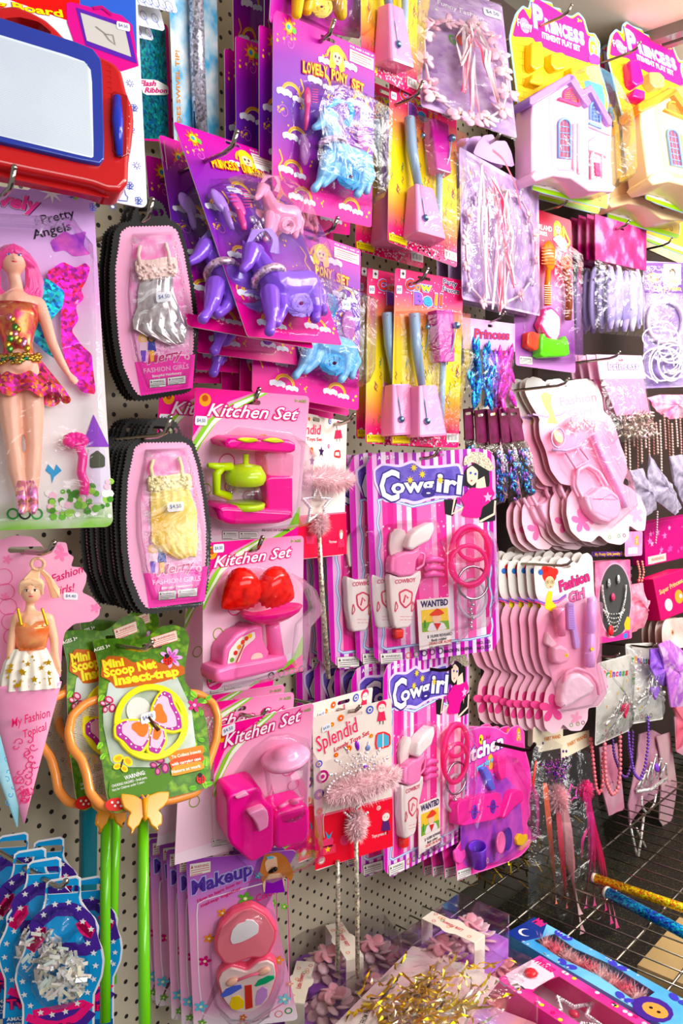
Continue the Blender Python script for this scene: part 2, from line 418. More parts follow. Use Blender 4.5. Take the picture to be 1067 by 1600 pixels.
# ================================================================ the setting
ZS = .59                                             # wire shelf height
def struct(name, mb): o = mb.build(name); o['kind'] = 'structure'; return o
def plain(mb, x0, x1, y0, y1, z0, z1, m): mb.box(((x0+x1)/2, (y0+y1)/2, (z0+z1)/2), (x1-x0, y1-y0, z1-z0), m)
peg, nt, bs, out = newmat('cream_pegboard'); L = nt.links.new
tc = nd(nt, 'ShaderNodeTexCoord'); sp = nd(nt, 'ShaderNodeSeparateXYZ'); L(tc.outputs['Object'], sp.inputs[0])
def mth(op, a, b=None, c=None):
    n = nd(nt, 'ShaderNodeMath', operation=op)
    for i, v in enumerate((a, b, c)):
        if v is None: continue
        if isinstance(v, (int, float)): n.inputs[i].default_value = v
        else: L(v, n.inputs[i])
    return n.outputs[0]
zr = mth('DIVIDE', sp.outputs[2], .0125); row = mth('FLOOR', zr); half = mth('MULTIPLY', mth('MODULO', row, 2), .5)
fx = mth('SUBTRACT', mth('FRACT', mth('ADD', mth('DIVIDE', sp.outputs[0], .034), half)), .5); fz = mth('SUBTRACT', mth('FRACT', zr), .5)
dx = mth('MULTIPLY', fx, .034); dz = mth('MULTIPLY', fz, .0125)
dd = mth('SQRT', mth('ADD', mth('MULTIPLY', dx, dx), mth('MULTIPLY', dz, dz)))
hole = mth('LESS_THAN', dd, .0031)
mx = nd(nt, 'ShaderNodeMix', data_type='RGBA'); L(hole, mx.inputs[0]); mx.inputs[6].default_value = lin('b9b09c'); mx.inputs[7].default_value = lin('18120e')
L(mx.outputs[2], bs.inputs['Base Color']); bs.inputs['Roughness'].default_value = .5
b = MB(); plain(b, .25, 1.5, 0, .012, ZS-.03, 2.42, peg); struct('wall_pegboard', b)
b = MB(); plain(b, 1.5, 3.6, 0, .012, ZS-.03, 2.42, M('2e1c18', 'soft')); struct('wall_pegboard_shaded', b)  # right part of the board, shade between the packs put into its dark colour
b = MB(); plain(b, 2.2, 3.6, -.004, 0, 2.05, 2.42, mottled('c6b795', 'd8ccb0', 60, .8)); struct('wall_far', b)
b = MB(); plain(b, .2, 4.4, .012, .06, 0, 2.7, M('4a453c', 'soft')); struct('wall_back', b)
b = MB(); plain(b, 3.6, 3.66, -.9, .012, 0, 2.62, mottled('c6b795', 'e2d8bd', 60, .8)); struct('wall_right', b)
b = MB(); plain(b, .2, 3.9, -2.0, .05, 2.47, 2.53, M('dcd6c8', 'soft')); struct('ceiling', b)
for k, x in enumerate((1.98, 2.62, 3.2)):
    b = MB()
    for q, (dx_, w_) in enumerate(((0, .03), (.045, .02))): plain(b, x+dx_, x+dx_+w_, -1.6, 0, 2.445, 2.471, M('6f6a60', 'plastic'))
    struct('trim_%d' % (k+1), b)
fl, nt, bs, out = newmat('speckled_floor'); L = nt.links.new
tc = nd(nt, 'ShaderNodeTexCoord'); vo = nd(nt, 'ShaderNodeTexNoise'); vo.inputs['Scale'].default_value = 260; vo.inputs['Detail'].default_value = 2
cr = nd(nt, 'ShaderNodeValToRGB'); e = cr.color_ramp.elements; e[0].position = .56; e[0].color = lin('0c0b08'); e[1].position = .74; e[1].color = lin('6d6134')
L(tc.outputs['Object'], vo.inputs['Vector']); L(vo.outputs[0], cr.inputs[0]); L(cr.outputs[0], bs.inputs['Base Color']); bs.inputs['Roughness'].default_value = .6
b = MB(); plain(b, -.5, 4.4, -2.2, .05, .0, .02, fl); struct('floor', b)
# lower deck seen through the wire: dark board, pale boards at the right
b = MB(); plain(b, .5, 3.5, -.62, -.01, .455, .47, fl)
o = b.build('lower_shelf'); props(o, 'black speckled shelf board under the wire shelf', 'shelf')
# wire shelf
t = empty('wire_shelf'); t.location = (0, 0, ZS); props(t, 'chrome and black wire grid shelf across the bottom right', 'shelf')
wm = M('8f8a80', 'metal'); g = MB()
x = .55
while x < 3.5:
    g.tube([(x, -.62, -.004), (x, -.002, -.004)], .0017, wm, 6); x += .044
g.build('cross_wires', t)
g = MB()
for y in (-.62, -.56, -.46, -.36, -.26, -.16, -.06): g.tube([(.55, y, -.009), (3.5, y, -.009)], .0026 if y > -.6 else .004, wm, 6)
g.build('support_wires', t)
# peg hooks
HOOKS = []
chr_ = M('a8a198', 'chrome'); dk = M('2a2622', 'metal')
def hook(tx, ty, d, label, up=.016, rise=.008, dark=False, r=.0028):
    """tip seen at pixel tx,ty and d off the wall"""
    T = onwall(tx, ty, d); t = empty('peg_hook'); t.location = (T.x, 0, T.z-up-rise); props(t, label, 'hook', 'wire peg hooks')
    mt = dk if dark else chr_
    g = MB(); g.tube([(0, 0, 0), (0, -.02, 0), (0, -d+.022, rise), (0, -d+.008, rise+.004), (0, -d, rise+up)], r, mt, 8); g.ell((0, -d, rise+up), r*1.15, mt, 8); g.build('hook_arm', t)
    g = MB(); g.box((0, -.003, -.006), (.016, .006, .036), mt); g.build('back_plate', t)
    return t
# ================================================================ shared bits
ZA = (0, 0, 2.964); ZB = (340, 0, 2.808); ZC = (700, 0, 2.907); ZD = (0, 250, 2.964); ZE = (250, 180, 2.884); ZG = (700, 300, 2.907)
ZH = (100, 600, 2.6675); ZI = (450, 640, 2.884); ZJ = (740, 560, 3.263); ZK = (740, 840, 3.263); ZL = (0, 700, 2.581); ZN = (460, 1000, 2.736)
ZO = (700, 1120, 2.907); ZQ = (0, 1240, 3.557); ZR = (260, 1060, 2.963); ZS_ = (450, 1350, 2.884); ZT = (560, 400, 5.0)
WH = 'f6f4f2'; BK = '1a1618'
def plate(c, mat, pts=None, r=.006, slot=None, th=.0009, side='f2ecec', mb=None):
    b = mb or MB(); P = pts or rrect(-c.W/2, -c.H/2, c.W/2, c.H/2, r)
    b.prism(P, 0, th, mat, holes=[slot] if slot else (), side=M(side)); return b
def blister(c, P, h, name='blister', draft=.004, kind='blister', h0=.0012, rim=.004):
    """clear formed plastic shell over a toy"""
    b = MB(); m = clear(kind)
    if sum(P[i][0]*P[(i+1) % len(P)][1]-P[(i+1) % len(P)][0]*P[i][1] for i in range(len(P))) < 0: P = P[::-1]
    rings = [[(x, y, h0) for x, y in inset(P, -rim)], [(x, y, h0) for x, y in P]]
    for k in range(1, 4): rings.append([(x, y, h0+(h-h0)*(k/3)*.8) for x, y in inset(P, draft*k/3)])
    rings.append([(x, y, h) for x, y in inset(P, draft+min(.006, h*.3))])
    n = len(P); V = [v for r_ in rings for v in r_]
    b.add(V, [(r_*n+i, r_*n+(i+1) % n, (r_+1)*n+(i+1) % n, (r_+1)*n+i) for r_ in range(len(rings)-1) for i in range(n)], m, True)
    b.flat([v[:2] for v in rings[-1]], h, m)
    return b.build(name, c.root)
def lines(b, c, x0, y0, x1, n, dy, h, mat, w_=1.6, seed=0, slope=0., px=True):
    """rows of small print as thin dashes"""
    r = random.Random(seed)
    for i in range(n):
        x = x0
        while x < x1-3:
            l = min(r.uniform(6, 22), x1-x); a = c.q(x, y0+i*dy+slope*(x-x0)); e = c.q(x+l, y0+i*dy+slope*(x+l-x0))
            b.stroke([a, e], w_*c.s, h, mat); x += l+4
def sticker(b, c, x, y, w_=34, h_=24, h=.0016, rot=.1, txt='$4.50'):
    p = c.q(x, y); W2 = w_*c.s/2*1.15; H2 = h_*c.s/2
    b.flat([(p[0]+u*W2, p[1]+v*H2+u*W2*rot) for u, v in ((-1, -.6), (-.85, -1), (.85, -1), (1, -.6), (1, .6), (.85, 1), (-.85, 1), (-1, .6))], h, M('f4f4fa', 'ink'))
    b.text(txt, (p[0]-W2*.7, p[1]-H2*.3-W2*.7*rot), (p[0]+W2*.7, p[1]-H2*.3+W2*.7*rot), H2*.8, h+.0003, M('6f7a9a', 'ink'))
def warn(b, c, P4, h, txt='WARNING:', colr='3a3034', bg='f3efe9', n=3):
    """small framed warning box, P4 = TL,TR,BR,BL frame pixels"""
    Q = c.P(P4); b.flat(Q, h, M(bg, 'ink')); b.stroke(Q, .0005, h+.0002, M(colr, 'ink'), True)
    TL, TR, BR, BL = (Vector(q) for q in Q)
    f = lambda u, v: tuple(TL.lerp(TR, u).lerp(BL.lerp(BR, u), v))
    hh = (TL-BL).length
    b.text(txt, f(.22, .42), f(.92, .42), hh*.22, h+.0002, M(colr, 'ink'))
    b.flat([f(.05, .4), f(.17, .4), f(.11, .12)], h+.0002, M(colr, 'ink'))
    for k in range(n):
        v = .55+k*.36/max(1, n-1) if n > 1 else .7; b.stroke([f(.06, v), f(.94 if k < n-1 else .6, v)], hh*.05, h+.0002, M(colr, 'ink'))
def face(b, c, p, r, h, hair, skin='f6cfae', lip='e0405a', body=None):
    """small printed girl's head, p local"""
    x, y = p
    b.circ((x, y+r*.15), r*1.15, h, M(hair, 'ink'), 14); b.flat(smooth_pts([(x-r*1.2, y), (x-r*1.3, y-r*1.6), (x-r*.3, y-r*1.5), (x, y)], 1), h, M(hair, 'ink'))
    b.flat(smooth_pts([(x+r*1.1, y), (x+r*1.35, y-r*1.3), (x+r*.5, y-r*1.7), (x, y)], 1), h, M(hair, 'ink'))
    b.circ((x, y-r*.1), r*.78, h+.0003, M(skin, 'ink'), 14, r*.9)
    b.flat(smooth_pts([(x-r*.85, y+r*.2), (x-r*.5, y+r*.95), (x+r*.6, y+r*.95), (x+r*.85, y+r*.1), (x, y+r*.5)], 1), h+.0005, M(hair, 'ink'))
    for s_ in (-1, 1): b.circ((x+s_*r*.3, y-r*.08), r*.13, h+.0006, M('2a2a50', 'ink'), 8, r*.18)
    b.circ((x, y-r*.55), r*.2, h+.0006, M(lip, 'ink'), 8, r*.09)
# ================================================================ drawing board, top left
c = Pack('magnetic_drawing_board', 'red drawing board with blue rimmed white screen on a doodle-printed card, top left', 'drawing board',
         [(-330, -350), (638, -60), (678, 990), (-330, 742)], .17, zf=ZA, quadz=True)
b = plate(c, mottled('dfe6f4', 'f1f4fb', 14), r=.008)
b.flat(c.P([(-330, -345), (368, -140), (368, 118), (-330, -130)]), .0011, M('e01512', 'ink'))
b.flat(c.P([(368, -140), (625, -66), (633, 250), (368, 160)]), .0011, M('3a62c0', 'ink'))
b.text('Drawing Board', c.q(-330, -10), c.q(292, 85), 34*c.s, .0015, M('f4e21c', 'ink'), M('c01010', 'ink'), .03, .03)
ink = M('3a56b0', 'ink')
for i, (x, y) in enumerate([(600, 390), (620, 500), (605, 600), (632, 770), (600, 860), (640, 930), (520, 960), (430, 960), (330, 900), (60, 830)]):
    q = c.q(x, y); r = 18*c.s
    if i % 3 == 0:
        b.circ(q, r*.4, .0013, M(WH, 'ink'), 10); b.ring(q, r*.45, .0005, .0014, ink, 12)
        for k in range(8): a = k*PI/4; b.stroke([(q[0]+r*.65*math.cos(a), q[1]+r*.65*math.sin(a)), (q[0]+r*math.cos(a), q[1]+r*math.sin(a))], .0006, .0014, ink)
    else:
        for k in range(5): a = k*1.257; b.ring((q[0]+r*.5*math.cos(a), q[1]+r*.5*math.sin(a)), r*.33, .0006, .0014, ink, 10)
        b.stroke([q, (q[0]-r*.2, q[1]-r*1.3)], .0007, .0014, ink); b.stroke([(q[0]-r*.8, q[1]-r), (q[0]+r*.8, q[1]-r*.9)], .0006, .0014, ink)
q = c.P([(480, 920), (500, 895), (530, 890), (545, 868), (575, 880), (580, 905), (590, 915), (588, 935), (485, 925)]); b.stroke(q, .0008, .0014, ink, True)
# small printed picture of a pink board
b.flat(c.P([(305, 20), (330, 15), (560, 75), (610, 120), (640, 310), (560, 335), (350, 225), (310, 110)]), .0015, M('c81888', 'ink'))
b.flat(c.P([(350, 40), (590, 120), (632, 300), (395, 215)]), .0018, M('5c2aa0', 'ink'))
b.flat(c.P([(370, 65), (575, 135), (605, 270), (400, 195)]), .0021, M('c9c6c2', 'ink'))
b.stroke(c.P([(440, 130), (480, 160), (500, 190), (530, 215), (520, 170), (480, 165)]), .0016, .0024, M('8d8a88', 'ink'))
b.stroke(c.P([(430, 45), (470, 40), (515, 75)]), .004, .0022, M('b01070', 'ink'))
sticker(b, c, 568, 130, 50, 40, .0026)
b.build('card', c.root)
hF = .030
out_ = smooth_pts(c.P([(-300, -40), (-180, -20), (0, 25), (70, 18), (150, 50), (215, 85), (265, 130), (300, 168), (430, 238), (530, 285), (568, 330), (588, 420), (618, 490), (625, 560), (612, 680), (600, 740), (598, 840), (560, 882), (500, 880), (430, 852), (0, 765), (-300, 690)], hF), 2)
hole = c.P([(15, 85), (90, 78), (180, 100), (240, 150), (222, 172), (120, 155), (40, 120)], hF)
hole = smooth_pts(hole, 2); redm = M('ac1e22', 'plastic')
b = MB(); b.prism(out_, .004, hF, redm, .005, [hole]); rf = None
scr = c.P([(-280, 60), (395, 262), (445, 325), (438, 733), (425, 738), (-280, 560)], hF)
b.prism(c.P([(515, 440), (530, 425), (590, 445), (588, 720), (560, 735), (520, 700)], hF), hF-.002, hF+.0015, M('8c1014', 'plastic'), .001)
for i in range(13):
    y = 300+i*26; b.stroke(c.P([(492+i*1.5, y), (512+i*1.2, y+4), (508+i*1.5, y+16)], hF), .0008, hF+.0003, M('a01418', 'plastic'))
for s_ in range(26): b.ell((*c.q(560+40*random.Random(s_).random(), 470+250*random.Random(s_+50).random(), hF), hF), .0008, M('ffd8d8', 'plastic'), 6)
rf = b.build('frame', c.root)
b = MB(); o_ = c.P([(-290, 5), (420, 232), (468, 300), (480, 745), (455, 775), (-290, 605)], hF)
b.prism(smooth_pts(o_, 1), hF-.001, hF+.005, M('2e3e90', 'plastic'), .0015); b.build('inner_rim', c.root)
b = MB(); dm = mottled('d5dde6', 'e4eaf0', 8, .25); b.flat(smooth_pts(c.P([(-285, 75), (385, 278), (425, 330), (434, 725), (422, 732), (-285, 560)], hF+.0055), 1), hF+.0055, dm)
gr = M('c3ccd8', 'ink'); S0 = c.p(430, 700, hF+.0058)
import itertools
TLs, TRs, BRs, BLs = (Vector(v) for v in c.P([(-285, 80), (405, 292), (430, 722), (-285, 552)], hF+.0055))
for i in range(60):
    a = i/60; p = BLs.lerp(TLs, a); q = BRs.lerp(TRs, a); b.stroke([tuple(p), tuple(q)], .00045, hF+.0058, gr)
b.build('screen', c.root)
b = MB(); b.tube(c.P3([(542, 450, hF+.004), (545, 560, hF+.005), (553, 720, hF+.004)]), [.004, .0055, .003], M('2c3cae', 'plastic'), 12); b.build('pen', c.root)
b = MB(); b.stroke(c.P([(0, 790), (430, 880), (500, 890)], .02), .012, .02, M('a01418', 'plastic')); b.build('bottom_rail', c.root)
# doodle cards and ribbon cards behind
c = Pack('doodle_card', 'white doodle-printed card ends fanned above the teal ribbon pack', 'card', [(560, -160), (760, -90), (835, 60), (600, 20)], .12, zf=ZA, quadz=True)
b = plate(c, mottled('e8ebf4', 'f6f7fb', 14))
for i in range(6): q = c.q(620+i*32, -20+i*10); b.ring(q, .006, .0006, .0012, ink, 10); b.stroke([q, (q[0]+.004, q[1]-.01)], .0007, .0012, ink)
b.build('card', c.root)
for k, (qd, dd) in enumerate([([(560, 0), (740, 40), (762, 150), (600, 105)], .10), ([(560, 90), (690, 130), (712, 185), (600, 170)], .085), ([(560, 130), (670, 170), (688, 220), (600, 205)], .07)]):
    c2 = Pack('doodle_card', ['white doodle card end directly above the teal ribbon pack', 'short white doodle card end second from the bottom of the fan', 'lowest and smallest white doodle card end of the fan'][k], 'card', qd, dd, zf=ZA, quadz=True)
    b = plate(c2, mottled('e2e6f0', 'f6f7fb', 14)); q = (0, 0)
    for i in range(3): b.ring((-.02+i*.018, .0), .005, .0006, .0012, ink, 10); b.stroke([(-.02+i*.018, 0), (-.016+i*.018, -.01)], .0007, .0012, ink)
    b.build('card', c2.root)
c = Pack('ribbon_pack', 'teal glitter flash ribbon pack with magenta edge', 'ribbon', [(560, 60), (778, 118), (795, 655), (600, 650)], .06, zf=ZA, quadz=True)
b = plate(c, M('d8148c')); b.flat(c.P([(566, 70), (762, 130), (778, 645), (606, 640)]), .0012, M('06707f', 'sparkle'))
b.flat(smooth_pts(c.P([(640, 365), (720, 370), (775, 400), (775, 440), (660, 440)]), 1), .0016, M(WH, 'ink'))
b.text('Flash', c.q(640, 398), c.q(718, 398), 26*c.s, .002, M('c8187a', 'ink'), shear=.3, bold=.03); b.text('Ribbon', c.q(664, 428), c.q(770, 430), 24*c.s, .002, M('c8187a', 'ink'), shear=.3, bold=.03)
b.build('card', c.root)
c = Pack('baton_pack', 'sky blue card with silver glitter baton and orange swivel tip lettering', 'baton', [(775, -120), (1004, -60), (1012, 700), (808, 690)], .075, zf=ZA, quadz=True)
b = plate(c, mottled('5fb6e0', 'f2f6fa', 26, c3='c9e2ee', lo=.38, hi=.6))
b.text('INCLUDES SWIVEL TIP!', c.q(838, 700), c.q(826, 235), 26*c.s, .0014, M('e8941c', 'ink'), bold=.015); b.build('card', c.root)
b = MB(); b.tube(c.P3([(905, -80, .01), (915, 300, .01), (930, 660, .01)]), .0095, M('b9b6c4', 'sparkle'), 14); b.build('baton', c.root)
b = MB(); b.tube(c.P3([(893, -80, .01), (903, 300, .01), (905, 660, .01)]), .0022, M('1a3a6a', 'plastic'), 6); b.build('edge_strip', c.root)
# ================================================================ doll card, left
def doll_face(b, p, r, up=(0, 1), eye='2a6ab0'):
    x, y, z = p
    for s_ in (-1, 1):
        b.ell((x+s_*r*.36, y+r*.05, z+r*.86), (r*.19, r*.12, r*.08), M('f8f6f4', 'plastic'), 8)
        b.ell((x+s_*r*.36, y+r*.05, z+r*.92), (r*.1, r*.11, r*.06), M(eye, 'plastic'), 8)
        b.ell((x+s_*r*.37, y+r*.17, z+r*.88), (r*.24, r*.04, r*.06), M('3a2018', 'plastic'), 8)
        b.ell((x+s_*r*.38, y+r*.36, z+r*.83), (r*.22, r*.03, r*.04), M('a06a48', 'plastic'), 8)
    b.ell((x, y-r*.5, z+r*.84), (r*.22, r*.07, r*.08), M('d8305a', 'plastic'), 8)
c = Pack('doll_pack', 'tall winged fairy doll with pink hair and glitter skirt on a lilac card', 'doll', [(-330, -20), (425, 97), (525, 1678), (-300, 1745)], .20, zf=ZD, quadz=True)
T_ = c.W
bg = ramp(((0, '7fae4a'), (.07, 'e9e4e0'), (.45, 'e6e0e2'), (.62, 'e4b4dc'), (.8, 'd9b3e2'), (1, 'c9a4e0')), -c.H/2, c.H/2, 1, .06, 25)
sl = c.slot(65, 118, .03, .007)
b = plate(c, bg, r=.008, slot=sl)
q = c.P([(230, 380), (300, 330), (330, 350), (400, 330), (385, 400), (420, 440), (340, 450), (300, 420), (250, 430)]); b.flat(smooth_pts(q, 1), .0012, mottled('7a2ab0', 'e070c8', 50))
b.text('Lovely', c.q(-130, 190), c.q(185, 245), 68*c.s, .0012, M('f060a8', 'ink'), M('3a2a4a', 'ink'), .035, .04, lift=.0005, shear=.15)
b.text('Lovely', c.q(-130, 190), c.q(185, 245), 68*c.s, .0014, M('f4e8f4', 'ink'), None, 0, .055, shear=.15); b.text('Lovely', c.q(-130, 190), c.q(185, 245), 68*c.s, .0019, M('ea50a0', 'ink'), None, 0, .03, shear=.15)
b.text('Pretty', c.q(195, 300), c.q(352, 265), 44*c.s, .0014, M('2a2030', 'ink'), shear=.15); b.text('Angels', c.q(155, 370), c.q(335, 325), 44*c.s, .0014, M('2a2030', 'ink'), shear=.15)
b.star(c.q(240, 155), .012, .0013, M(WH, 'ink'), 8, .35)
b.flat(c.P([(350, 140), (365, 110), (378, 170), (345, 190), (330, 165)]), .0013, M('8ac04a', 'ink'))
for i in range(70):
    r = random.Random(i); x = r.uniform(220, 520); y = 1590+r.uniform(-60, 70)-(x-220)*.22*r.random(); b.circ(c.q(x, y), r.uniform(.002, .004), .0012+i*.00001, M(r.choice(['6aa83a', 'f2f0ea', '9ac858', 'f4c8d8', '4a8a2a']), 'ink'), 7)
# castle print
b.flat(c.P([(395, 1440), (410, 1340), (480, 1330), (505, 1440), (505, 1590), (395, 1590)]), .0013, M('ded6e6', 'ink'))
b.flat(c.P([(380, 1330), (432, 1180), (505, 1330)]), .0015, M('8a4ab8', 'ink')); b.flat(smooth_pts(c.P([(415, 1370), (450, 1345), (485, 1375), (485, 1425), (415, 1430)]), 1), .0017, M('4a5040', 'ink'))
q = c.P([(222, 1410), (250, 1440), (260, 1410), (285, 1440), (250, 1470), (240, 1500), (235, 1460), (210, 1440)]); b.flat(q, .0014, M('3f9ac8', 'ink'))
for i, t_ in enumerate(('c', 'CE', 'c')): b.ring(c.q(60+i*55, 1640), .0045, .0016, .0013, M(['2f8a3a', '2a2a30', '2f8a3a'][i], 'ink'))
b.build('card', c.root)
def wing(nm, pts, h, mt, parent=c.root): b = MB(); b.prism(smooth_pts(c.P(pts, h), 1), h-.001, h, mt, smooth=False); b.build(nm, parent)
wing('magenta_wing', [(215, 520), (290, 470), (350, 500), (395, 475), (418, 500), (400, 560), (375, 600), (390, 640), (350, 680), (365, 740), (330, 790), (380, 860), (425, 900), (430, 960), (445, 1085), (380, 1075), (330, 1010), (300, 930), (285, 840), (280, 700), (300, 640), (240, 580)], .009, M('f03ab4', 'sparkle'))
wing('blue_wing', [(140, 560), (180, 540), (240, 560), (300, 610), (290, 680), (255, 720), (200, 790), (260, 850), (255, 920), (210, 890), (150, 830), (120, 700)], .011, M('38c0e0', 'sparkle'))
wing('far_wing', [(-20, 600), (-100, 500), (-230, 460), (-260, 600), (-200, 700), (-230, 860), (-120, 900), (-30, 820)], .009, M('e83aae', 'sparkle'))
H_ = .020; k_ = c.s
b = MB(); J = lambda x, y, r, h=H_: (*c.p(x, y, h)[:2], h, r*k_)
limb(b, [J(75, 640, 38), J(76, 580, 27, .021), J(66, 540, 27, .022)])
hd = c.p(62, 465, .024)
b.ell(hd, (54*k_, 70*k_, 54*k_), SK, 18); b.ell((hd[0], hd[1]-32*k_, hd[2]+6*k_), (36*k_, 38*k_, 34*k_), SK, 14); b.ell((hd[0], hd[1]-12*k_, hd[2]+54*k_), (7*k_, 12*k_, 9*k_), SK, 8)
limb(b, [J(-20, 665, 36), J(75, 665, 48), J(170, 665, 33)]); limb(b, [J(75, 680, 78), J(78, 760, 66), J(82, 870, 50), J(90, 950, 78)])
limb(b, [J(178, 668, 32), J(212, 750, 27), J(240, 845, 23), J(275, 920, 20), J(312, 985, 14)])
limb(b, [J(-28, 668, 32), J(-62, 780, 26), J(-80, 860, 22), J(-100, 960, 18), J(-110, 1010, 14)])
for kx, ky in ((322, 1015), (335, 1025), (348, 1022), (355, 1010)): limb(b, [J(315, 985, 8), J(kx, ky, 5), J(kx+10, ky+14, 4)])
for s_, X in ((-1, (48, 46, 62, 76, 100)), (1, (140, 150, 158, 150, 150))):
    limb(b, [J(X[0], 980, 50), J(X[1], 1150, 50), J(X[2], 1330, 33), J(X[3], 1430, 36), J(X[4], 1560, 20), J(X[4]+2, 1625, 17, .028)])
fuse('body', c.root, b, M('f4bda4', 'skin'), .0014, 3)
b = MB(); doll_face(b, hd, 56*k_); b.build('face_paint', c.root)
hair = M('e84a9c', 'satin'); b = MB(); r_ = random.Random(4)
for i in range(130):
    a = r_.uniform(-1, 1); x0 = 62+a*40; side_ = 1 if a > 0 else -1
    pts = [(x0, 392+abs(a)*20, .028+r_.uniform(0, .006)), (62+a*78, 420+abs(a)*30, .036-abs(a)*.008), (62+side_*(66+r_.uniform(0, 46)), 500, .022), (62+side_*(74+r_.uniform(-8, 62)), 570+r_.uniform(-10, 60), .018), (62+side_*(75+r_.uniform(-40, 35)), 640+r_.uniform(-20, 70), .02)]
    b.tube(c.P3(smooth_pts(pts, 2, False)), [.0016]*4+[.0024]*(len(smooth_pts(pts, 2, False))-6)+[.0016, .0008], hair, 5)
b.ell((hd[0], hd[1]+30*k_, hd[2]-.004), (66*k_, 52*k_, 52*k_), hair, 14)
b.build('hair', c.root)
b = MB(); rg = []
for y, wx, cx in ((690, 86, 75), (740, 84, 76), (800, 66, 80), (860, 56, 84), (900, 60, 88), (930, 72, 90)):
    rg.append([(c.p(cx, y, H_)[0]+wx*k_*1.08*math.cos(a), c.p(cx, y, H_)[1]+(12*k_*math.cos(a)**2 if y == 690 else 0), H_+wx*k_*.98*math.sin(a)) for a in [2*PI*i/24 for i in range(24)]])
b.loft(rg, mottled('c8304a', 'e0487a', 90, .25, 'd88a50', 4, metal=.5)); 
for i in range(14): r = random.Random(i); q = c.p(75+r.uniform(-55, 55), 710+r.uniform(0, 170), H_+.018); b.ell(q, (.003, .004, .0016), M(r.choice(['c8a040', '5a9a4a', 'd8b060', 'e890b0']), 'metal'), 8)
b.build('bodice', c.root)
b = MB(); rg = []; N_ = 72
for t_, y, wx in ((0, 930, 74), (.3, 980, 105), (.7, 1050, 150), (1, 1105, 178)):
    rg.append([(c.p(110, y, H_)[0]+(wx+14*t_*math.cos(9*a))*k_*math.cos(a), c.p(110, y, H_)[1]+t_*14*k_*math.sin(9*a), H_+(wx*.42+12*t_*math.cos(9*a))*k_*math.sin(a)) for a in [2*PI*i/N_ for i in range(N_)]])
b.loft(rg, M('d03a70', 'sparkle'), cap=False); b.build('skirt', c.root)
b = MB()
for i in range(46): r = random.Random(i); q = c.p(-5+i*4.2, 905+r.uniform(-12, 34)+abs(i-23)*.3, H_+.017-abs(i-22)*.0003); b.ell(q, (.0026, .0022, .002), M(r.choice(['c8a848', 'd8c060', '2a8060', 'b89030']), 'metal'), 7)
b.build('belt', c.root)
b = MB()
for X in (100, 152): b.tube(c.P3([(X-8, 1490, .021), (X, 1560, .021), (X+2, 1610, .026), (X, 1632, .034)]), [24*k_, 22*k_, 20*k_, 10*k_], M('f09ab0', 'sparkle'), 12)
b.build('boots', c.root)
b = MB(); pk = M('f03a9a', 'plastic')
for i in range(9): a = i*.7; b.ell(c.p(350+35*math.cos(a), 1300+16*math.sin(a), .010), .0055, pk, 8)
b.tube(c.P3(smooth_pts([(355, 1310, .01), (385, 1370, .012), (375, 1450, .01), (395, 1500, .01), (388, 1550, .008)], 2, False)), .0042, pk, 8); b.build('hair_brush', c.root)
blister(c, c.P([(-230, 300), (330, 330), (435, 470), (450, 1050), (470, 1640), (-220, 1660)]), .045, draft=.006)
hook(22, 262, .225, 'chrome hook holding the winged doll pack', .02)
# ================================================================ scalloped fashion packs
c = Pack('fashion_dress_pack', 'black-edged pack with a yellow satin doll dress', 'doll dress', [(255, 215), (560, 225), (612, 955), (262, 972)], .17, zf=ZH, quadz=True)
mer = c
O_ = [(345, 190), (366, 152), (400, 136), (442, 140), (474, 160), (494, 212), (543, 240), (572, 330), (600, 480), (615, 600), (614, 720), (602, 850), (578, 930), (330, 968), (290, 920), (252, 820), (236, 700), (228, 560), (236, 400), (260, 262), (300, 225), (335, 222)]
I_ = [(285, 262), (320, 238), (500, 236), (533, 258), (560, 340), (585, 480), (598, 600), (598, 720), (585, 850), (562, 915), (340, 945), (310, 905), (272, 810), (256, 700), (250, 560), (256, 400)]
def scallop(P, r, n=None):
    out = []; L_ = 0; P = list(P); N = len(P)
    for i in range(N):
        a = Vector(P[i]); e = Vector(P[(i+1) % N]); L = (e-a).length; k = max(1, round(L/(2*r))); d = (e-a)/k; nn = Vector((-d.y, d.x)).normalized()
        for j in range(k):
            p = a+d*j
            for t_ in (0, .25, .5, .75): out.append(tuple(p+d*t_+nn*(-math.sin(PI*t_)*r*.9)))
    return out
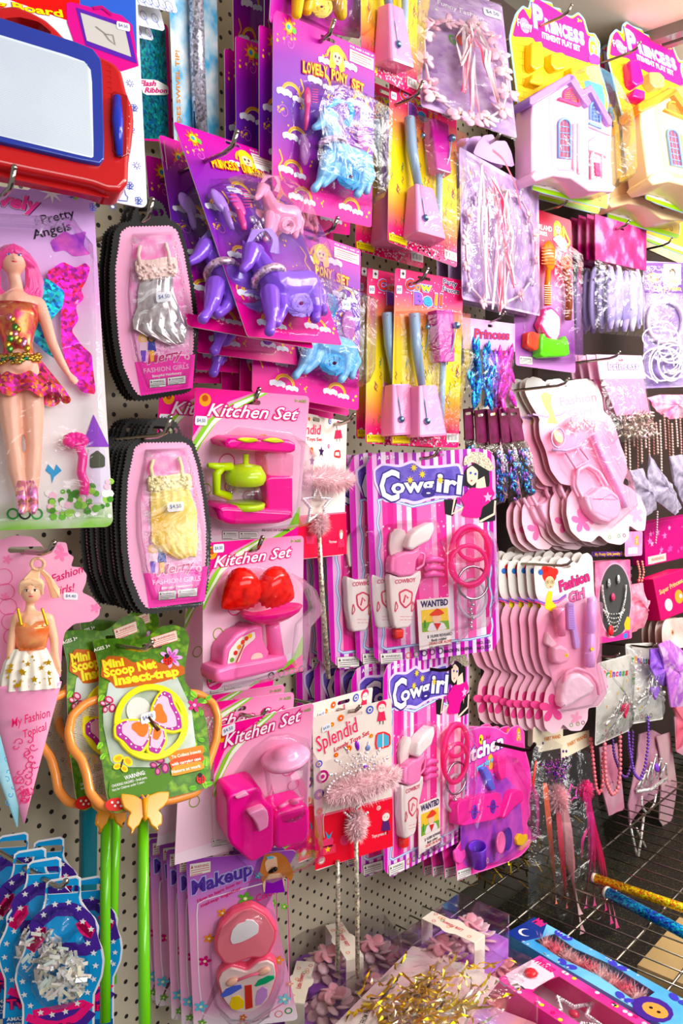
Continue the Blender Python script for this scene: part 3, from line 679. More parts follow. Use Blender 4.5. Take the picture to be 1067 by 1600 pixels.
def merry(c, kind):
    b = MB(); blk = M('15110f', 'ink'); sl = c.slot(422, 192, .030, .008)
    b.prism(scallop(smooth_pts(c.P(O_), 1), .0021), 0, .001, blk, holes=[sl], side=M('6a5a50'))
    b.prism(scallop(inset(c.P(I_)[::-1], .0034), .0019), .001, .0016, M('f4b2d2'), side=M('f4b2d2'))
    b.flat(c.P([(330, 790), (596, 760), (584, 905), (352, 935)]), .0019, M('ea3aa8', 'ink'))
    b.text('Merry', c.q(385, 800), c.q(545, 770), 40*c.s, .0024, M('c01870', 'ink'), M('fbe0f0', 'ink'), .04, .02, .35, .0004)
    b.text('FASHION GIRLS', c.q(368, 838), c.q(568, 820), 20*c.s, .0024, M('f8b8e0', 'ink'), bold=.02)
    b.text('Beautiful Habiliatory', c.q(405, 856), c.q(535, 843), 10*c.s, .0024, M(WH, 'ink'), bold=.02)
    warn(b, c, [(392, 866), (464, 860), (464, 896), (392, 902)], .0024); warn(b, c, [(472, 858), (552, 850), (552, 884), (472, 892)], .0024)
    b.build('card', c.root)
    # window panel, standing proud
    h = .009; BL_ = [(340, 272), (505, 266), (535, 370), (562, 500), (585, 620), (590, 780), (562, 905), (375, 920), (332, 800), (303, 640), (300, 500), (320, 380)]
    b = MB(); b.flat(c.P([(345, 285), (500, 280), (530, 380), (552, 520), (572, 640), (574, 760), (350, 790), (322, 640), (316, 500), (330, 380)]), .0021, mottled('f48ac4', 'f9c4de', 70, .3)); 
    r = random.Random(2)
    for i in range(60):
        y = r.uniform(290, 780); e = r.choice((-1, 1)); x = 440+(y-290)*.03+e*(r.uniform(70, 95)+(y-290)*.06); b.ring(c.q(x, y), r.uniform(.0015, .003), .0007, .0026, M('fbdcec', 'ink'), 9)
    # two little printed girls
    b.flat(smooth_pts(c.P([(335, 700), (365, 658), (405, 655), (445, 700), (440, 735), (400, 760), (380, 795), (345, 780)]), 1), .0027, M('fbb8dc', 'ink'))
    for X, hc, bc, sk in ((368, 'f0c060', '7a4ac0', 'f4c8a8'), (405, '3a2420', '3a3a9a', 'b87850')):
        b.circ(c.q(X, 690), .0055, .003, M(hc, 'ink'), 12); b.circ(c.q(X, 692), .0032, .0033, M(sk, 'ink'), 10)
        b.flat(c.P([(X-14, 706), (X+14, 706), (X+20, 745), (X-18, 745)]), .0032, M('f4d0e0' if X < 380 else bc, 'ink')); b.flat(c.P([(X-12, 740), (X+12, 740), (X+8, 785), (X-6, 790)]), .0032, M(bc if X < 380 else 'f0b040', 'ink'))
    b.build('picture_panel', c.root)
    hD = .011
    if kind == 'yellow': sat = mottled('e8b83a', 'f8e08a', 38, .2, detail=2); top = M('f6eab8', 'velvet')
    else: sat = mottled('b8a8a8', 'f4ecec', 60, .15, metal=.6); top = M('f4d8d0', 'velvet')
    def cloth(cols, rows, mt, nm, par, amp=.0022, fr=5):
        rg = []
        for (y, x0, x1) in rows:
            rg.append([(lambda q, a: (q[0], q[1], hD-.004+.004*math.sin(PI*a)+amp*math.sin(fr*2*PI*a+y*.05)))(c.q(x0+(x1-x0)*a, y+6*math.sin(a*6)), a) for a in [i/24 for i in range(25)]])
        back = [[(p[0], p[1], .003) for p in r_] for r_ in rg]; m = MB(); m.loft(rg, mt, closed=False, cap=False)
        m.loft([rg[0], back[0]], mt, False, False); m.loft([rg[-1], back[-1]], mt, False, False); m.loft([[r_[0] for r_ in rg], [r_[0] for r_ in back]], mt, False, False); m.loft([[r_[-1] for r_ in rg], [r_[-1] for r_ in back]], mt, False, False)
        return m
    if kind == 'yellow':
        m = cloth(0, [(445, 355, 515), (480, 357, 530), (540, 355, 545), (600, 360, 548), (660, 358, 548), (700, 400, 546), (728, 455, 545)], sat, '', None)
        bodice = [(385, 352, 520), (400, 345, 525), (430, 345, 525), (448, 350, 520)]
    else:
        m = cloth(0, [(445, 365, 500), (500, 350, 500), (560, 345, 520), (610, 325, 540), (650, 322, 548), (690, 400, 550), (715, 470, 545)], sat, '', None, .004, 4)
        bodice = [(370, 350, 515), (385, 342, 520), (420, 345, 520), (448, 362, 500)]
    d_ = m.build('dress', c.root)
    m2 = cloth(0, bodice, top, '', None, .0008, 9)
    r = random.Random(8)
    for i in range(60): m2.ell(c.p(r.uniform(352, 518), r.uniform(385, 445), hD), (.0022, .0018, .0016), top, 6)
    m2.tube(c.P3([(370, 392, .01), (362, 350, .008), (372, 315, .006)]), .0022, top, 6); m2.tube(c.P3([(492, 385, .01), (490, 345, .008), (478, 305, .006)]), .0022, top, 6); m2.build('dress_bodice', c.root)
    m = MB(); sticker(m, c, 448, 522, 60, 40, hD+.006); m.build('price_sticker', c.root)
    blister(c, c.P(BL_), .017, draft=.004)
merry(c, 'yellow')
c.copies(8, (-.0, .0105, 0), 'black-edged dress pack in the deep stack behind the yellow dress', .003, 3, 1.0, 'dress packs behind the yellow dress', only=('card', 'blister'))
hook(266, 652, .195, 'chrome hook through the yellow dress pack', .02)
sc_ = 2.964/2.6675
def mq(x, y): return (x, y)
c2 = Pack('fashion_dress_pack', 'black-edged pack with a silvery white doll dress', 'doll dress', [(168.5, 345), (293, 347), (308, 622), (190, 628)], .18, like=mer)
merry(c2, 'silver')
c2.copies(2, (0, .012, 0), 'black-edged dress pack half hidden behind the silvery dress', .003, 5, 1.0, 'dress packs behind the silvery dress', only=('card', 'blister'))
hook(238, 312, .205, 'chrome hook through the silvery dress pack', .02)
# ================================================================ pony packs
def shade_f(a, b_, f=1.):
    """similarity taking the canonical pony's muzzle (425,555) and hind hoof (610,860) to a and b_"""
    z0 = complex(425, 555); z1 = complex(610, 860); k = (complex(*b_)-complex(*a))/(z1-z0)
    def g(x, y): z = complex(*a)+(complex(x, y)-z0)*k; return z.real, z.imag
    g.k = abs(k); return g
def pony(c, g, h, body, mane, nm='pony', belt=True, dark=None, horn=True):
    k = g.k*c.s; J = lambda x, y, r, dz=0.: (*c.p(*g(x, y), h+dz)[:2], h+dz, r*k)
    b = MB(); E = .006*g.k
    limb(b, [J(425, 560, 15, .002), J(448, 548, 21, .003), J(482, 505, 34, .003), J(505, 515, 28)])
    limb(b, [J(492, 520, 34), J(502, 590, 44), J(515, 660, 56)]); limb(b, [J(520, 670, 62), J(570, 695, 56), J(630, 715, 58)])
    limb(b, [J(485, 690, 36, E), J(465, 755, 30, E), J(445, 800, 17, E), J(425, 828, 20, E)]); limb(b, [J(520, 700, 34), J(505, 760, 30), J(480, 795, 18), J(462, 806, 20)])
    limb(b, [J(640, 725, 44, E/2), J(635, 780, 28, E), J(632, 820, 20, E), J(612, 852, 21, E)]); limb(b, [J(650, 735, 38, -E), J(672, 770, 26, -E), J(660, 810, 18, -E), J(652, 840, 19, -E)])
    b.ell(J(468, 468, 8)[:3], (7*k, 18*k, 7*k), SK, 8); b.ell(J(496, 470, 8)[:3], (8*k, 19*k, 7*k), SK, 8)
    o = fuse(nm, c.root, b, M(body, 'plastic'), .0013*min(1, g.k+.2), 3)
    b = MB(); e = J(466, 510, 8, .0); b.ell((e[0], e[1], e[2]+33*k), (7*k, 9*k, 4*k), M(WH, 'plastic'), 10); b.ell((e[0], e[1], e[2]+36*k), (4*k, 6*k, 3*k), M(dark or '2a4a9a', 'plastic'), 8); b.build('eye', o)
    hm = M(mane, 'satin'); b = MB(); r = random.Random(3)
    for i in range(26):
        u = r.uniform(-10, 10); P_ = smooth_pts([(490+u, 470, h+.006), (530+u, 438+u, h+.008), (580+u, 450, h+.007), (592+u, 500, h+.004), (565+u*1.5, 550+u, h)], 2, False)
        b.tube([c.p(*g(x, y), z) for x, y, z in P_], 2.6*k, hm, 5)
    b.build('mane', o)
    b = MB()
    for i in range(16):
        R0 = 12+i*3.2; P_ = [(585+R0*math.cos(a+i), 775+R0*.92*math.sin(a+i), h+.010-abs(i-8)*.0006) for a in [j*.45 for j in range(14)]]
        b.tube([c.p(*g(x, y), z) for x, y, z in P_], 2.8*k, hm, 5)
    for i in range(14):
        P_ = smooth_pts([(655, 705+i, h), (672+i, 720, h+.004), (650+i, 790+i*2, h+.008), (590, 835-i, h+.008)], 2, False); b.tube([c.p(*g(x, y), z) for x, y, z in P_], 2.6*k, hm, 5)
    b.build('tail', o)
    if belt:
        b = MB(); bm = M('d8b8d0', 'sparkle'); ring = []
        a = J(505, 632, 42); b.tube([(a[0]+56*k*math.cos(t)-2*k*math.sin(t), a[1]+10*k*math.sin(t), a[2]+56*k*math.sin(t)) for t in [2*PI*i/20 for i in range(20)]], 15*k, bm, 8, closed=True)
        for i in range(9): q = J(600+i*7, 690+8*math.sin(i*2), 8, .012); b.ell(q[:3], (9*k, 13*k, 3*k), bm, 6)
        b.build('silver_band', o)
    return o
def pony_card(c, title, tp, pr, side=0, lid=True):
    """printed pony card; title baseline points tp, princess at pr (frame px)"""
    H2 = c.H/2; W2 = c.W/2
    bg = ramp(((0, 'e61a8e'), (.13, 'de1496'), (.3, '9a1ea4'), (.55, '6a2ca4'), (.8, '8a1fa0'), (1, 'd0109c')), -H2, H2, 1, .07, 9)
    b = plate(c, bg, r=.004, slot=c.slot(*c.slotp, .026, .005)); r = random.Random(5); au = M('f0b838', 'ink'); ci = c.s
    def dots(x, y, r_):
        for j in range(4): b.circ((x+r_.uniform(-.006, .006), y+r_.uniform(-.006, .006)), r_.uniform(.0009, .0022), .0011+j*.00003, au, 8)
    b.scat(26, (-W2*.92, -H2*.95, W2*.92, H2*.9), dots, 6)
    def clouds(x, y, r_):
        b.stroke([(x+.016*math.cos(t)+.012, y+.014*math.sin(t)) for t in [PI*j/8 for j in range(9)]], .0028, .0013, M('f2a83a', 'ink')); b.stroke([(x+.0135*math.cos(t)+.012, y+.0115*math.sin(t)) for t in [PI*j/8 for j in range(9)]], .0014, .0014, M('f4e05a', 'ink'))
        b.cloud((x, y), .011, .0015, M('f2f2fb', 'ink')); b.cloud((x+.024, y-.003), .009, .0015, M('f2f2fb', 'ink'))
    for u, v in ((-.42, .1), (-.36, -.12), (-.4, -.3), (.22, -.42), (-.3, -.43), (.3, .18), (-.12, .22)): clouds(u*c.W*.95, v*c.H, r)
    def swirl(x, y, r_, n=14): b.stroke([(x+.0008*j*math.cos(j*.75), y+.0008*j*math.sin(j*.75)) for j in range(n)], .0007, .0012, M('e884d0', 'ink'))
    for u, v in ((-.35, .36), (.36, .14), (-.4, 0), (.38, -.2)): swirl(u*c.W, v*c.H, r)
    for u, v in ((-.25, .2), (-.44, -.2), (.42, 0)): b.stroke(smooth_pts([(u*c.W, v*c.H), (u*c.W+.006, v*c.H-.012), (u*c.W-.002, v*c.H-.022), (u*c.W+.005, v*c.H-.036)], 2, False), .0022, .0012, au)
    # splash emblem at the top left
    q = (-W2*.72, H2*.88)
    b.star(q, .013, .0014, M('f07a28', 'ink'), 9, .5); b.circ(q, .006, .0016, M('f4d428', 'ink')); b.circ((q[0]-.001, q[1]), .003, .0018, M('3a9ad0', 'ink')); b.circ((q[0]+.008, q[1]-.002), .0035, .0018, M('6ab848', 'ink'))
    # princess
    p = c.q(*pr); face(b, c, (p[0], p[1]), .011, .0018, 'f6d032')
    b.stroke([(p[0]+.018*math.cos(t), p[1]-.004+.015*math.sin(t)) for t in [PI*j/8 for j in range(9)]], .004, .0016, M('f2a83a', 'ink'))
    b.cloud((p[0]+.024, p[1]-.006), .012, .0017, M(WH, 'ink')); b.cloud((p[0]-.022, p[1]-.012), .010, .0015, M(WH, 'ink'))
    (x0, y0), (x1, y1) = tp; words = title; n = len(words); L = math.dist((x0, y0), (x1, y1))
    for i, ch in enumerate(words):       # arched title, letter by letter
        if ch == ' ': continue
        t0 = i/n; t1 = (i+.9)/n; ar = 16*math.sin(PI*(t0+t1)/2)
        b.text(ch, c.q(x0+(x1-x0)*t0, y0+(y1-y0)*t0-ar), c.q(x0+(x1-x0)*t1, y0+(y1-y0)*t1-ar), c.tsz, .0026, M('f6c81c', 'ink'), M('c02018', 'ink'), .07, .03, 0, .0004)
    b.flat([(W2*.45, H2*.93), (W2*.96, H2*.93), (W2*.96, H2*.80), (W2*.45, H2*.80)], .0016, M('f3ecea', 'ink'))
    b.text('FOR AGES 3 AND UP', (W2*.46, H2*.95), (W2*.96, H2*.95), .0028, .0014, M(WH, 'ink'))
    for j in range(4): b.stroke([(W2*.49, H2*(.905-j*.026)), (W2*(.92-.1*(j % 2)), H2*(.905-j*.026))], .0009, .002, M('c8808a' if j else 'c03040', 'ink'))
    b.build('card', c.root)
c = Pack('pony_set_pack', 'pack with a light blue toy pony, topmost of the lovely pony sets in full view', 'pony toy', [(425.5, 14), (586, 84), (579, 356), (425, 320)], .17, zf=ZB)
c.slotp = (482, 172); c.tsz = 46*c.s; pon = c
pony_card(c, 'LOVELY PONY SET', ((368, 318), (636, 418)), (520, 250))
g1 = shade_f((425, 555), (610, 860)); pony(c, g1, .018, '8cc4ec', '2fa8e0')
b = MB(); pk = M('f05aa0', 'plastic'); b.ell(c.p(395, 430, .01), (.006, .014, .003), pk, 12); b.tube(c.P3([(395, 455, .01), (390, 520, .01), (385, 570, .01)]), [.003, .0035, .002], pk, 8)
for i in range(6): b.stroke([c.q(384, 402+i*11), c.q(410, 405+i*11)], .0012, .0135, M('d83a88', 'ink'))
b.build('brush', c.root)
b = MB(); b.ell(c.p(382, 660, .01), (.0085, .020, .003), M('d8a0d8', 'tint'), 12); b.tube(c.P3([(382, 640, .01), (372, 590, .01)]), .003, M('e8d8f0', 'tint'), 8)
b.build('comb', c.root); b = MB(); b.ell(c.p(640, 600, .008), (.013, .022, .002), M('e8a8e0', 'tint'), 12); b.build('mirror', c.root)
b = MB(); sticker(b, c, 543, 531, 44, 44, .043); b.build('price_sticker', c.root)
blister(c, c.P([(372, 372), (460, 355), (560, 400), (688, 470), (712, 500), (700, 830), (672, 900), (560, 870), (350, 800), (320, 700), (345, 600), (330, 480)]), .036, draft=.006)
grp = 'pony packs behind the top blue pony'
for (q, d_, lb) in (([(399, 38), (555, 100), (550, 366), (399, 345)], .14, 0), ([(369, 64), (522, 120), (520, 372), (369, 350)], .11, 0), ([(346, 88), (500, 140), (500, 375), (346, 360)], .08, 0)):
    c.at(q, d_, 'magenta pony set card showing only as an edge left of the blue pony pack', grp, ('card', 'blister', 'brush'), (6, 8, 10), 1)
for (q, d_, lb) in (([(399, -200), (553, -120), (549, 62), (395, 52)], .14, 0), ([(372, -190), (525, -120), (520, 90), (371, 86)], .11, 0), ([(343, -180), (500, -120), (498, 98), (341, 85)], .08, 0)):
    c.at(q, d_, 'purple pony set card cut by the top edge beside the baton card', 'cut-off pony cards at the top', ('card', 'blister'), (6, 8, 10), 1)
hook(522, 32, .20, 'chrome hook through the top blue pony pack', .018)
# yellow pony, cut by the frame
c = Pack('pony_set_pack', 'pack with a yellow toy pony cut off by the top edge', 'pony toy', [(430, -225), (590, -150), (555, 60), (425, 35)], .17, zf=ZB)
b = plate(c, ramp(((0, 'c81a9c'), (.4, '7a2ca4'), (1, 'd0109c')), -c.H/2, c.H/2, 1, .07, 9)); b.build('card', c.root)
b = MB(); limb(b, [(*c.p(355, -40, .016)[:2], .016, .009), (*c.p(340, 60, .016)[:2], .018, .007)]); limb(b, [(*c.p(420, -60, .016)[:2], .016, .012), (*c.p(385, 45, .016)[:2], .018, .007)]); limb(b, [(*c.p(360, -60, .016)[:2], .016, .014), (*c.p(520, -50, .016)[:2], .016, .015), (*c.p(535, 60, .016)[:2], .018, .009)])
fuse('pony', c.root, b, M('f4c418', 'plastic'), .0013, 3)
b = MB()
for i in range(10): b.tube([c.p(455+ (10+i*4)*math.cos(a+i), 30+(10+i*4)*math.sin(a+i), .024-i*.0006) for a in [j*.45 for j in range(14)]], .0014, M('f8d040', 'satin'), 5)
b.build('tail', c.root)
blister(c, c.P([(290, -260), (590, -150), (612, 120), (560, 165), (420, 90), (300, 40)]), .036)
# unicorn set: the front card swings out at its foot
c = Pack('unicorn_set_pack', 'tilted pack with a purple unicorn and a small pink foal', 'unicorn toy', [(272.5, 189), (423, 244), (536, 538), (384, 528)], .19, zf=ZE, sig=(14, 14, 40)); uni = c
c.slotp = (325, 132); c.tsz = 40*c.s
pony_card(c, 'PRINCESS UNICORN SET', ((232, 240), (535, 325)), (385, 205))
pony(c, shade_f((372, 690), (700, 925)), .022, '8a5ad0', 'a07ae0', dark='5a2a90')
pony(c, shade_f((430, 372), (608, 550)), .016, 'f6a0c4', 'f4a8cc', 'foal', False)
b = MB(); lv = M('b48ae0', 'plastic'); b.ell(c.p(270, 390, .012), (.010, .017, .004), lv, 14, (0, 0, .35)); b.tube(c.P3([(285, 420, .012), (310, 480, .012), (325, 515, .012)]), [.004, .0045, .003], lv, 8)
for i in range(5): b.stroke([c.q(245+i*8, 350+i*18), c.q(300+i*4, 352+i*18)], .0012, .0162, M('8a5ac0', 'ink'))
b.build('hair_brush', c.root)
b = MB(); b.ell(c.p(350, 400, .012), (.009, .016, .003), M('f05aa8', 'plastic'), 12, (0, 0, .3)); b.tube(c.P3([(355, 430, .012), (375, 490, .012), (378, 515, .012)]), [.004, .0045, .003], M('f05aa8', 'plastic'), 8)
for i in range(7): b.stroke([c.q(318+i*5, 365+i*14), c.q(362+i*3, 372+i*12)], .001, .0155, M('c83080', 'ink'))
b.build('comb', c.root)
b = MB(); sm_ = M('c8b8d8', 'sparkle')
for i in range(30): r = random.Random(i); b.ell(c.p(440+r.uniform(-35, 45), 500+r.uniform(-40, 60), .016+r.uniform(0, .006)), (.004, .006, .002), sm_, 6, (r.random(), r.random(), r.random()))
b.build('silver_bow', c.root)
blister(c, c.P([(215, 335), (330, 310), (480, 330), (590, 420), (640, 560), (740, 760), (765, 900), (700, 985), (500, 970), (430, 900), (330, 640), (215, 420)]), .042, draft=.007)
gq = 'unicorn packs behind the tilted one'
for q, d_ in (([(268, 198), (405, 244), (475, 566), (319, 541)], .16), ([(257, 201), (398, 252), (461, 582), (316, 566)], .13), ([(250, 215), (390, 262), (408, 596), (315, 580)], .10)):
    c.at(q, d_, 'unicorn set pack showing only its left edge and foot behind the tilted one', gq, None if d_ > .15 else ('card', 'blister', 'pony'), (10, 12, 25), 1)
c.at([(228, 240), (380, 280), (402, 604), (262, 600)], .075, 'unicorn set card hanging nearest the board, beside the teal ribbon pack', None, ('card',), (10, 12, 25), 1)
hook(370, 206, .215, 'chrome hook through the tilted unicorn pack', .018)
# lower lovely pony
pon.at([(404, 338), (559, 388), (552, 642), (402, 612)], .15, 'pack with a blue pony half hidden under the unicorn pack', None, None, (9, 10, 15), 1)
for q, d_ in (([(385, 350), (538, 400), (535, 658), (385, 622)], .12), ([(360, 360), (510, 405), (508, 668), (360, 632)], .09)):
    pon.at(q, d_, 'pony set card behind the lower blue pony pack', 'pony cards behind the lower blue pony', ('card', 'blister'), (9, 10, 15), 1)
hook(527, 341, .18, 'chrome hook above the lower blue pony pack', .016)
# ================================================================ cow bell packs
c = Pack('cow_bell_pack', 'lower front cow bell pack with the pink bell and purple bell, barcode at its foot', 'cow bell toy', [(300, 95), (800, 190), (795, 1498), (235, 1475)], .16, zf=ZT, quadz=True); cow = c
bg = ramp(((0, 'ec1a70'), (.1, 'ee2a78'), (.2, 'f28a50'), (.36, 'f4d40c'), (.58, 'f4d418'), (.72, 'f29a5a'), (.86, 'ee3a80'), (1, 'ee1a78')), -c.H/2, c.H/2, 1, .06, 7)
b = plate(c, bg, r=.005, slot=c.slot(510, 178, .026, .006)); W2, H2 = c.W/2, c.H/2
r = random.Random(1)
for i in range(260):
    x = r.uniform(-W2*.96, W2*.96); y = (r.uniform(.25, .97) if r.random() < .35 else -r.uniform(.35, .97))*H2
    if y < -H2*.8 or x > 0 or y > 0: b.circ((x, y), r.uniform(.0006, .0014), .0012, M(r.choice(['fbd8e8', 'f8b0d0', 'fff0f8']), 'ink'), 6)
for i in range(190): b.circ((r.uniform(-W2*.95, W2*.5), -H2*r.uniform(.88, .99)), r.uniform(.001, .002), .0013, M(r.choice(['fbc8e0', 'b81a58', 'f4f0f4', 'e83a88']), 'ink'), 6)
for i in range(60):
    x = r.uniform(-W2*.95, W2*.95); y = r.uniform(-.8, .5)*H2; cc = r.choice(['3a8a3a', 'c8302a', '2a5a9a', 'a02060', '7a5a10'])
    b.stroke(smooth_pts([(x, y), (x+.003, y-.004), (x-.001, y-.008), (x+.002, y-.012)], 1, False), .0009, .0013, M(cc, 'ink'))
# lettering
for ch, x0, x1, y0, y1, cc, sz in (('C', 365, 430, 265, 262, 'e83a20', 75), ('o', 432, 475, 262, 272, 'f08a1c', 60), ('w', 475, 562, 268, 282, 'd8e01c', 62), ('B', 428, 500, 375, 385, '9a5ac8', 88), ('e', 500, 570, 383, 388, '3aa8e0', 88), ('l', 585, 605, 385, 390, 'e8a020', 88), ('l', 625, 645, 388, 393, 'e85a2a', 88)):
    s_ = sz*c.s; b.text(ch, c.q(x0, y0), c.q(x1, y1), s_, .0020, M('3a6ac8', 'ink'), M('f4d8f4', 'ink'), .05, .09, 0, .0004); b.text(ch, c.q(x0, y0), c.q(x1, y1), s_, .0028, M(cc, 'ink'), None, 0, .04)
b.text('Party', c.q(655, 218), c.q(762, 243), 40*c.s, .002, M('3a2a6a', 'ink'), M(WH, 'ink'), .06, .02); b.text('Favors', c.q(650, 275), c.q(776, 302), 40*c.s, .002, M('3a2a6a', 'ink'), M(WH, 'ink'), .06, .02)
b.flat(c.P([(323, 105), (365, 112), (360, 180), (320, 172)]), .0018, M(WH, 'ink')); b.star(c.q(343, 140), 16*c.s, .0021, M('3a3440', 'ink'), 4, .6)
b.flat(c.P([(683, 1385), (776, 1388), (776, 1455), (683, 1455)]), .0018, M(WH, 'ink'))
for i in range(13): b.stroke([c.q(690+i*6.5, 1398), c.q(690+i*6.5, 1440)], (1.5+(i*7 % 4))*c.s, .002, M('2a2a2a', 'ink'))
warn(b, c, [(258, 1405), (395, 1405), (395, 1465), (258, 1465)], .0018, 'WARNING', '8a7010', 'f4d820', 2)
sticker(b, c, 312, 265, 48, 62, .0021); b.build('card', c.root)
def bell(c, tx, ty, bx, by, tw, bw, bh, mt, nm, h, ballp, hang, ballr=26):
    b = MB(); A = Vector(c.p(tx, ty, h)); B = Vector(c.p(bx, by, h)); k = c.s; up = (A-B).normalized(); sd = Vector((up.y, -up.x, 0))
    ring = lambda P, w_, d_: [tuple(P+sd*x+Vector((0, 0, z))) for x, z in rrect(-w_, -d_, w_, d_, min(w_, d_)*.3, 3)]
    b.loft([ring(A, tw*k, tw*k*.6), ring(A.lerp(B, .02), tw*k*1.05, tw*k*.62), ring(A.lerp(B, .96), bw*k, bw*k*.62), ring(B, bw*k*.97, bw*k*.6)], mt, smooth=False)
    b.build(nm, c.root)
pkm = M('f6a4cc', 'plastic'); silv = M('a8c0d8', 'plastic')
bell(c, 510, 1015, 530, 1410, 88, 145, 0, pkm, 'pink_bell', .016, None, None)
bell(c, 668, 830, 640, 430, 75, 92, 0, M('c0189c', 'plastic'), 'purple_bell', .016, None, None)
b = MB(); b.tube(c.P3([(435, 450, .014), (450, 700, .014), (495, 1010, .016)]), [44*c.s, 42*c.s, 30*c.s], silv, 10); b.circ(c.q(435, 470, .022), .0012, .0236, M('8a2a3a', 'ink'), 8)
b.tube(c.P3([(660, 830, .012), (650, 1100, .010), (645, 1290, .010)]), 26*c.s, silv, 10); b.build('handles', c.root)
b = MB(); b.ell(c.p(535, 1290, .033), 28*c.s, M('8ab0d0', 'metal'), 14); b.tube(c.P3([(495, 1010, .022), (520, 1150, .030), (535, 1280, .032)]), .0012, silv, 6); b.build('clapper_ball', c.root); b = MB()
b.ell(c.p(765, 542, .03), 30*c.s, M('8ab0d0', 'metal'), 14); b.tube(c.P3([(762, 560, .03), (740, 700, .028), (690, 850, .02)]), .0012, silv, 6); b.build('clapper_ball', c.root); b = MB(); b.ell(c.p(540, 555, .014), 22*c.s, M('8ab0d0', 'metal'), 12); b.build('clapper_ball', c.root)
blister(c, c.P([(395, 440), (560, 425), (800, 455), (806, 820), (760, 1000), (700, 1420), (380, 1420), (400, 1000)]), .034, draft=.004)
cq = (7, 9, 15)
gq = 'cow bell packs behind the lower front one'
for q, d_ in (([(579, 423), (676, 440), (676, 700), (573, 690)], .128), ([(561, 419), (655, 436), (655, 692), (561, 682)], .10)):
    c.at(q, d_, 'cow bell pack behind and left of the lower front one', gq, None, cq, 1)
c.at([(602, 112), (717.5, 168), (718, 428), (600, 378)], .165, 'middle cow bell pack, directly above the lower front one, fully visible', None, None, cq, 1)
c.at([(556, -190), (656, -110), (657, 128), (556, 76)], .15, 'cow bell pack cut off by the top edge of the photo', None, None, cq, 1)
c.at([(560, 130), (660, 170), (660, 412), (556, 380)], .11, 'cow bell pack mostly hidden behind the middle one, purple bell foot showing', None, None, cq, 1)
hook(660, 128, .19, 'chrome hook through the middle cow bell pack', .018); hook(668, 420, .185, 'chrome hook through the lower front cow bell pack', .018)
# ================================================================ kitchen sets
def kitchen_card(c, tp, slot, mini=None, sz=50, ttl='Kitchen Set'):
    b = MB(); W2, H2 = c.W/2, c.H/2; U = lambda u, v: (-W2+u*c.W, H2-v*c.H)
    bg = ramp(((0, 'f2cadc'), (.35, 'f6d2e2'), (.75, 'f5b4d0'), (1, 'f090bc')), -H2, H2, 1, .12, 9)
    plate(c, bg, r=.006, slot=c.slot(*slot, .028, .006), mb=b)
    b.flat([U(0, 0), U(.5, 0), U(.28, .07), U(.1, .16), U(0, .3)], .0011, M('ee1590', 'ink'))
    b.flat(smooth_pts([U(.52, .0), U(.62, 0), U(.4, .09), U(.2, .19), U(.08, .33), U(0, .46), U(0, .34), U(.1, .2), U(.28, .09)], 1), .0013, M('8cc63a', 'ink'))
    b.flat(smooth_pts([U(.56, .0), U(.585, 0), U(.36, .1), U(.17, .21), U(.05, .35), U(0, .42), U(0, .39), U(.05, .32), U(.16, .18), U(.3, .09)], 1), .0015, M('f6fbe8', 'ink'))
    for u, v, r_, cc in ((.3, .45, .011, 'd81a80'), (.14, .62, .007, '8aa02a'), (.34, .6, .007, 'd81a80'), (.76, .4, .010, 'e070a8'), (.5, .66, .006, 'e070a8'), (.82, .52, .008, 'e07ab0'), (.6, .3, .007, 'd0a040')): b.ring(U(u, v), r_, .0012, .0013, M(cc, 'ink'))
    b.flat([U(0, .93), U(.55, .9), U(.9, .84), U(1, .7), U(1, .82), U(.9, .92), U(.6, .97), U(.3, 1), U(0, 1)], .0012, M('f4dce8', 'ink'))
    b.flat(smooth_pts([U(1, .72), U(1, .86), U(.93, .93), U(.7, .97), U(.9, .88)], 1), .0014, M('8cc63a', 'ink'))
    b.flat([U(.62, 1), U(.82, .95), U(1, .87), U(1, 1)], .0016, M('ee1590', 'ink'))
    b.text('3+ AGES', U(.86, .045), U(.97, .045), .004, .0014, M('5a9a2a', 'ink'), bold=.02)
    b.text(ttl, c.q(*tp[0]), c.q(*tp[1]), sz*c.s, .0018, M('fbf2f8', 'ink'), M('d0187e', 'ink'), .065, .012, .35, .0004)
    q = U(.08, .07); b.circ(q, .008, .0014, M('e8a020', 'ink')); b.circ((q[0], q[1]+.002), .004, .0017, M('c04a18', 'ink'))
    if mini:
        b.circ(U(*mini), .014, .0018, M('f2e6ee', 'ink'), 20); b.circ(U(*mini), .0128, .002, M('d81a80', 'ink'), 20)
        u, v = mini; p0, p1 = U(u-.062, v+.008), U(u+.062, v-.012); b.text('MINI', p0, p1, .009, .0023, M('6ab82a', 'ink'), M('f6f6e8', 'ink'), .05, .05)
        b.text('takeaway', U(u-.055, v+.04), U(u+.06, v+.02), .004, .0023, M('f6d0e4', 'ink'), bold=.02)
        P = [U(u+.1, v-.02), U(u+.5, v-.05), U(u+.5, v+.0), U(u+.1, v+.03)]; b.flat(P, .0018, M('f2e8ec', 'ink')); b.stroke(P, .0005, .002, M('3a3034', 'ink'), True)
        for k in range(3): b.stroke([U(u+.13, v-.005+k*.012), U(u+.45, v-.03+k*.012)], .0008, .002, M('6a5a60', 'ink'))
    return b
def sphere_bits(b, pts, r, m, c, h):
    for x, y in pts: b.ell(c.p(x, y, h), r, m, 8)
mg = 'ea1492'; lm = 'c4e010'
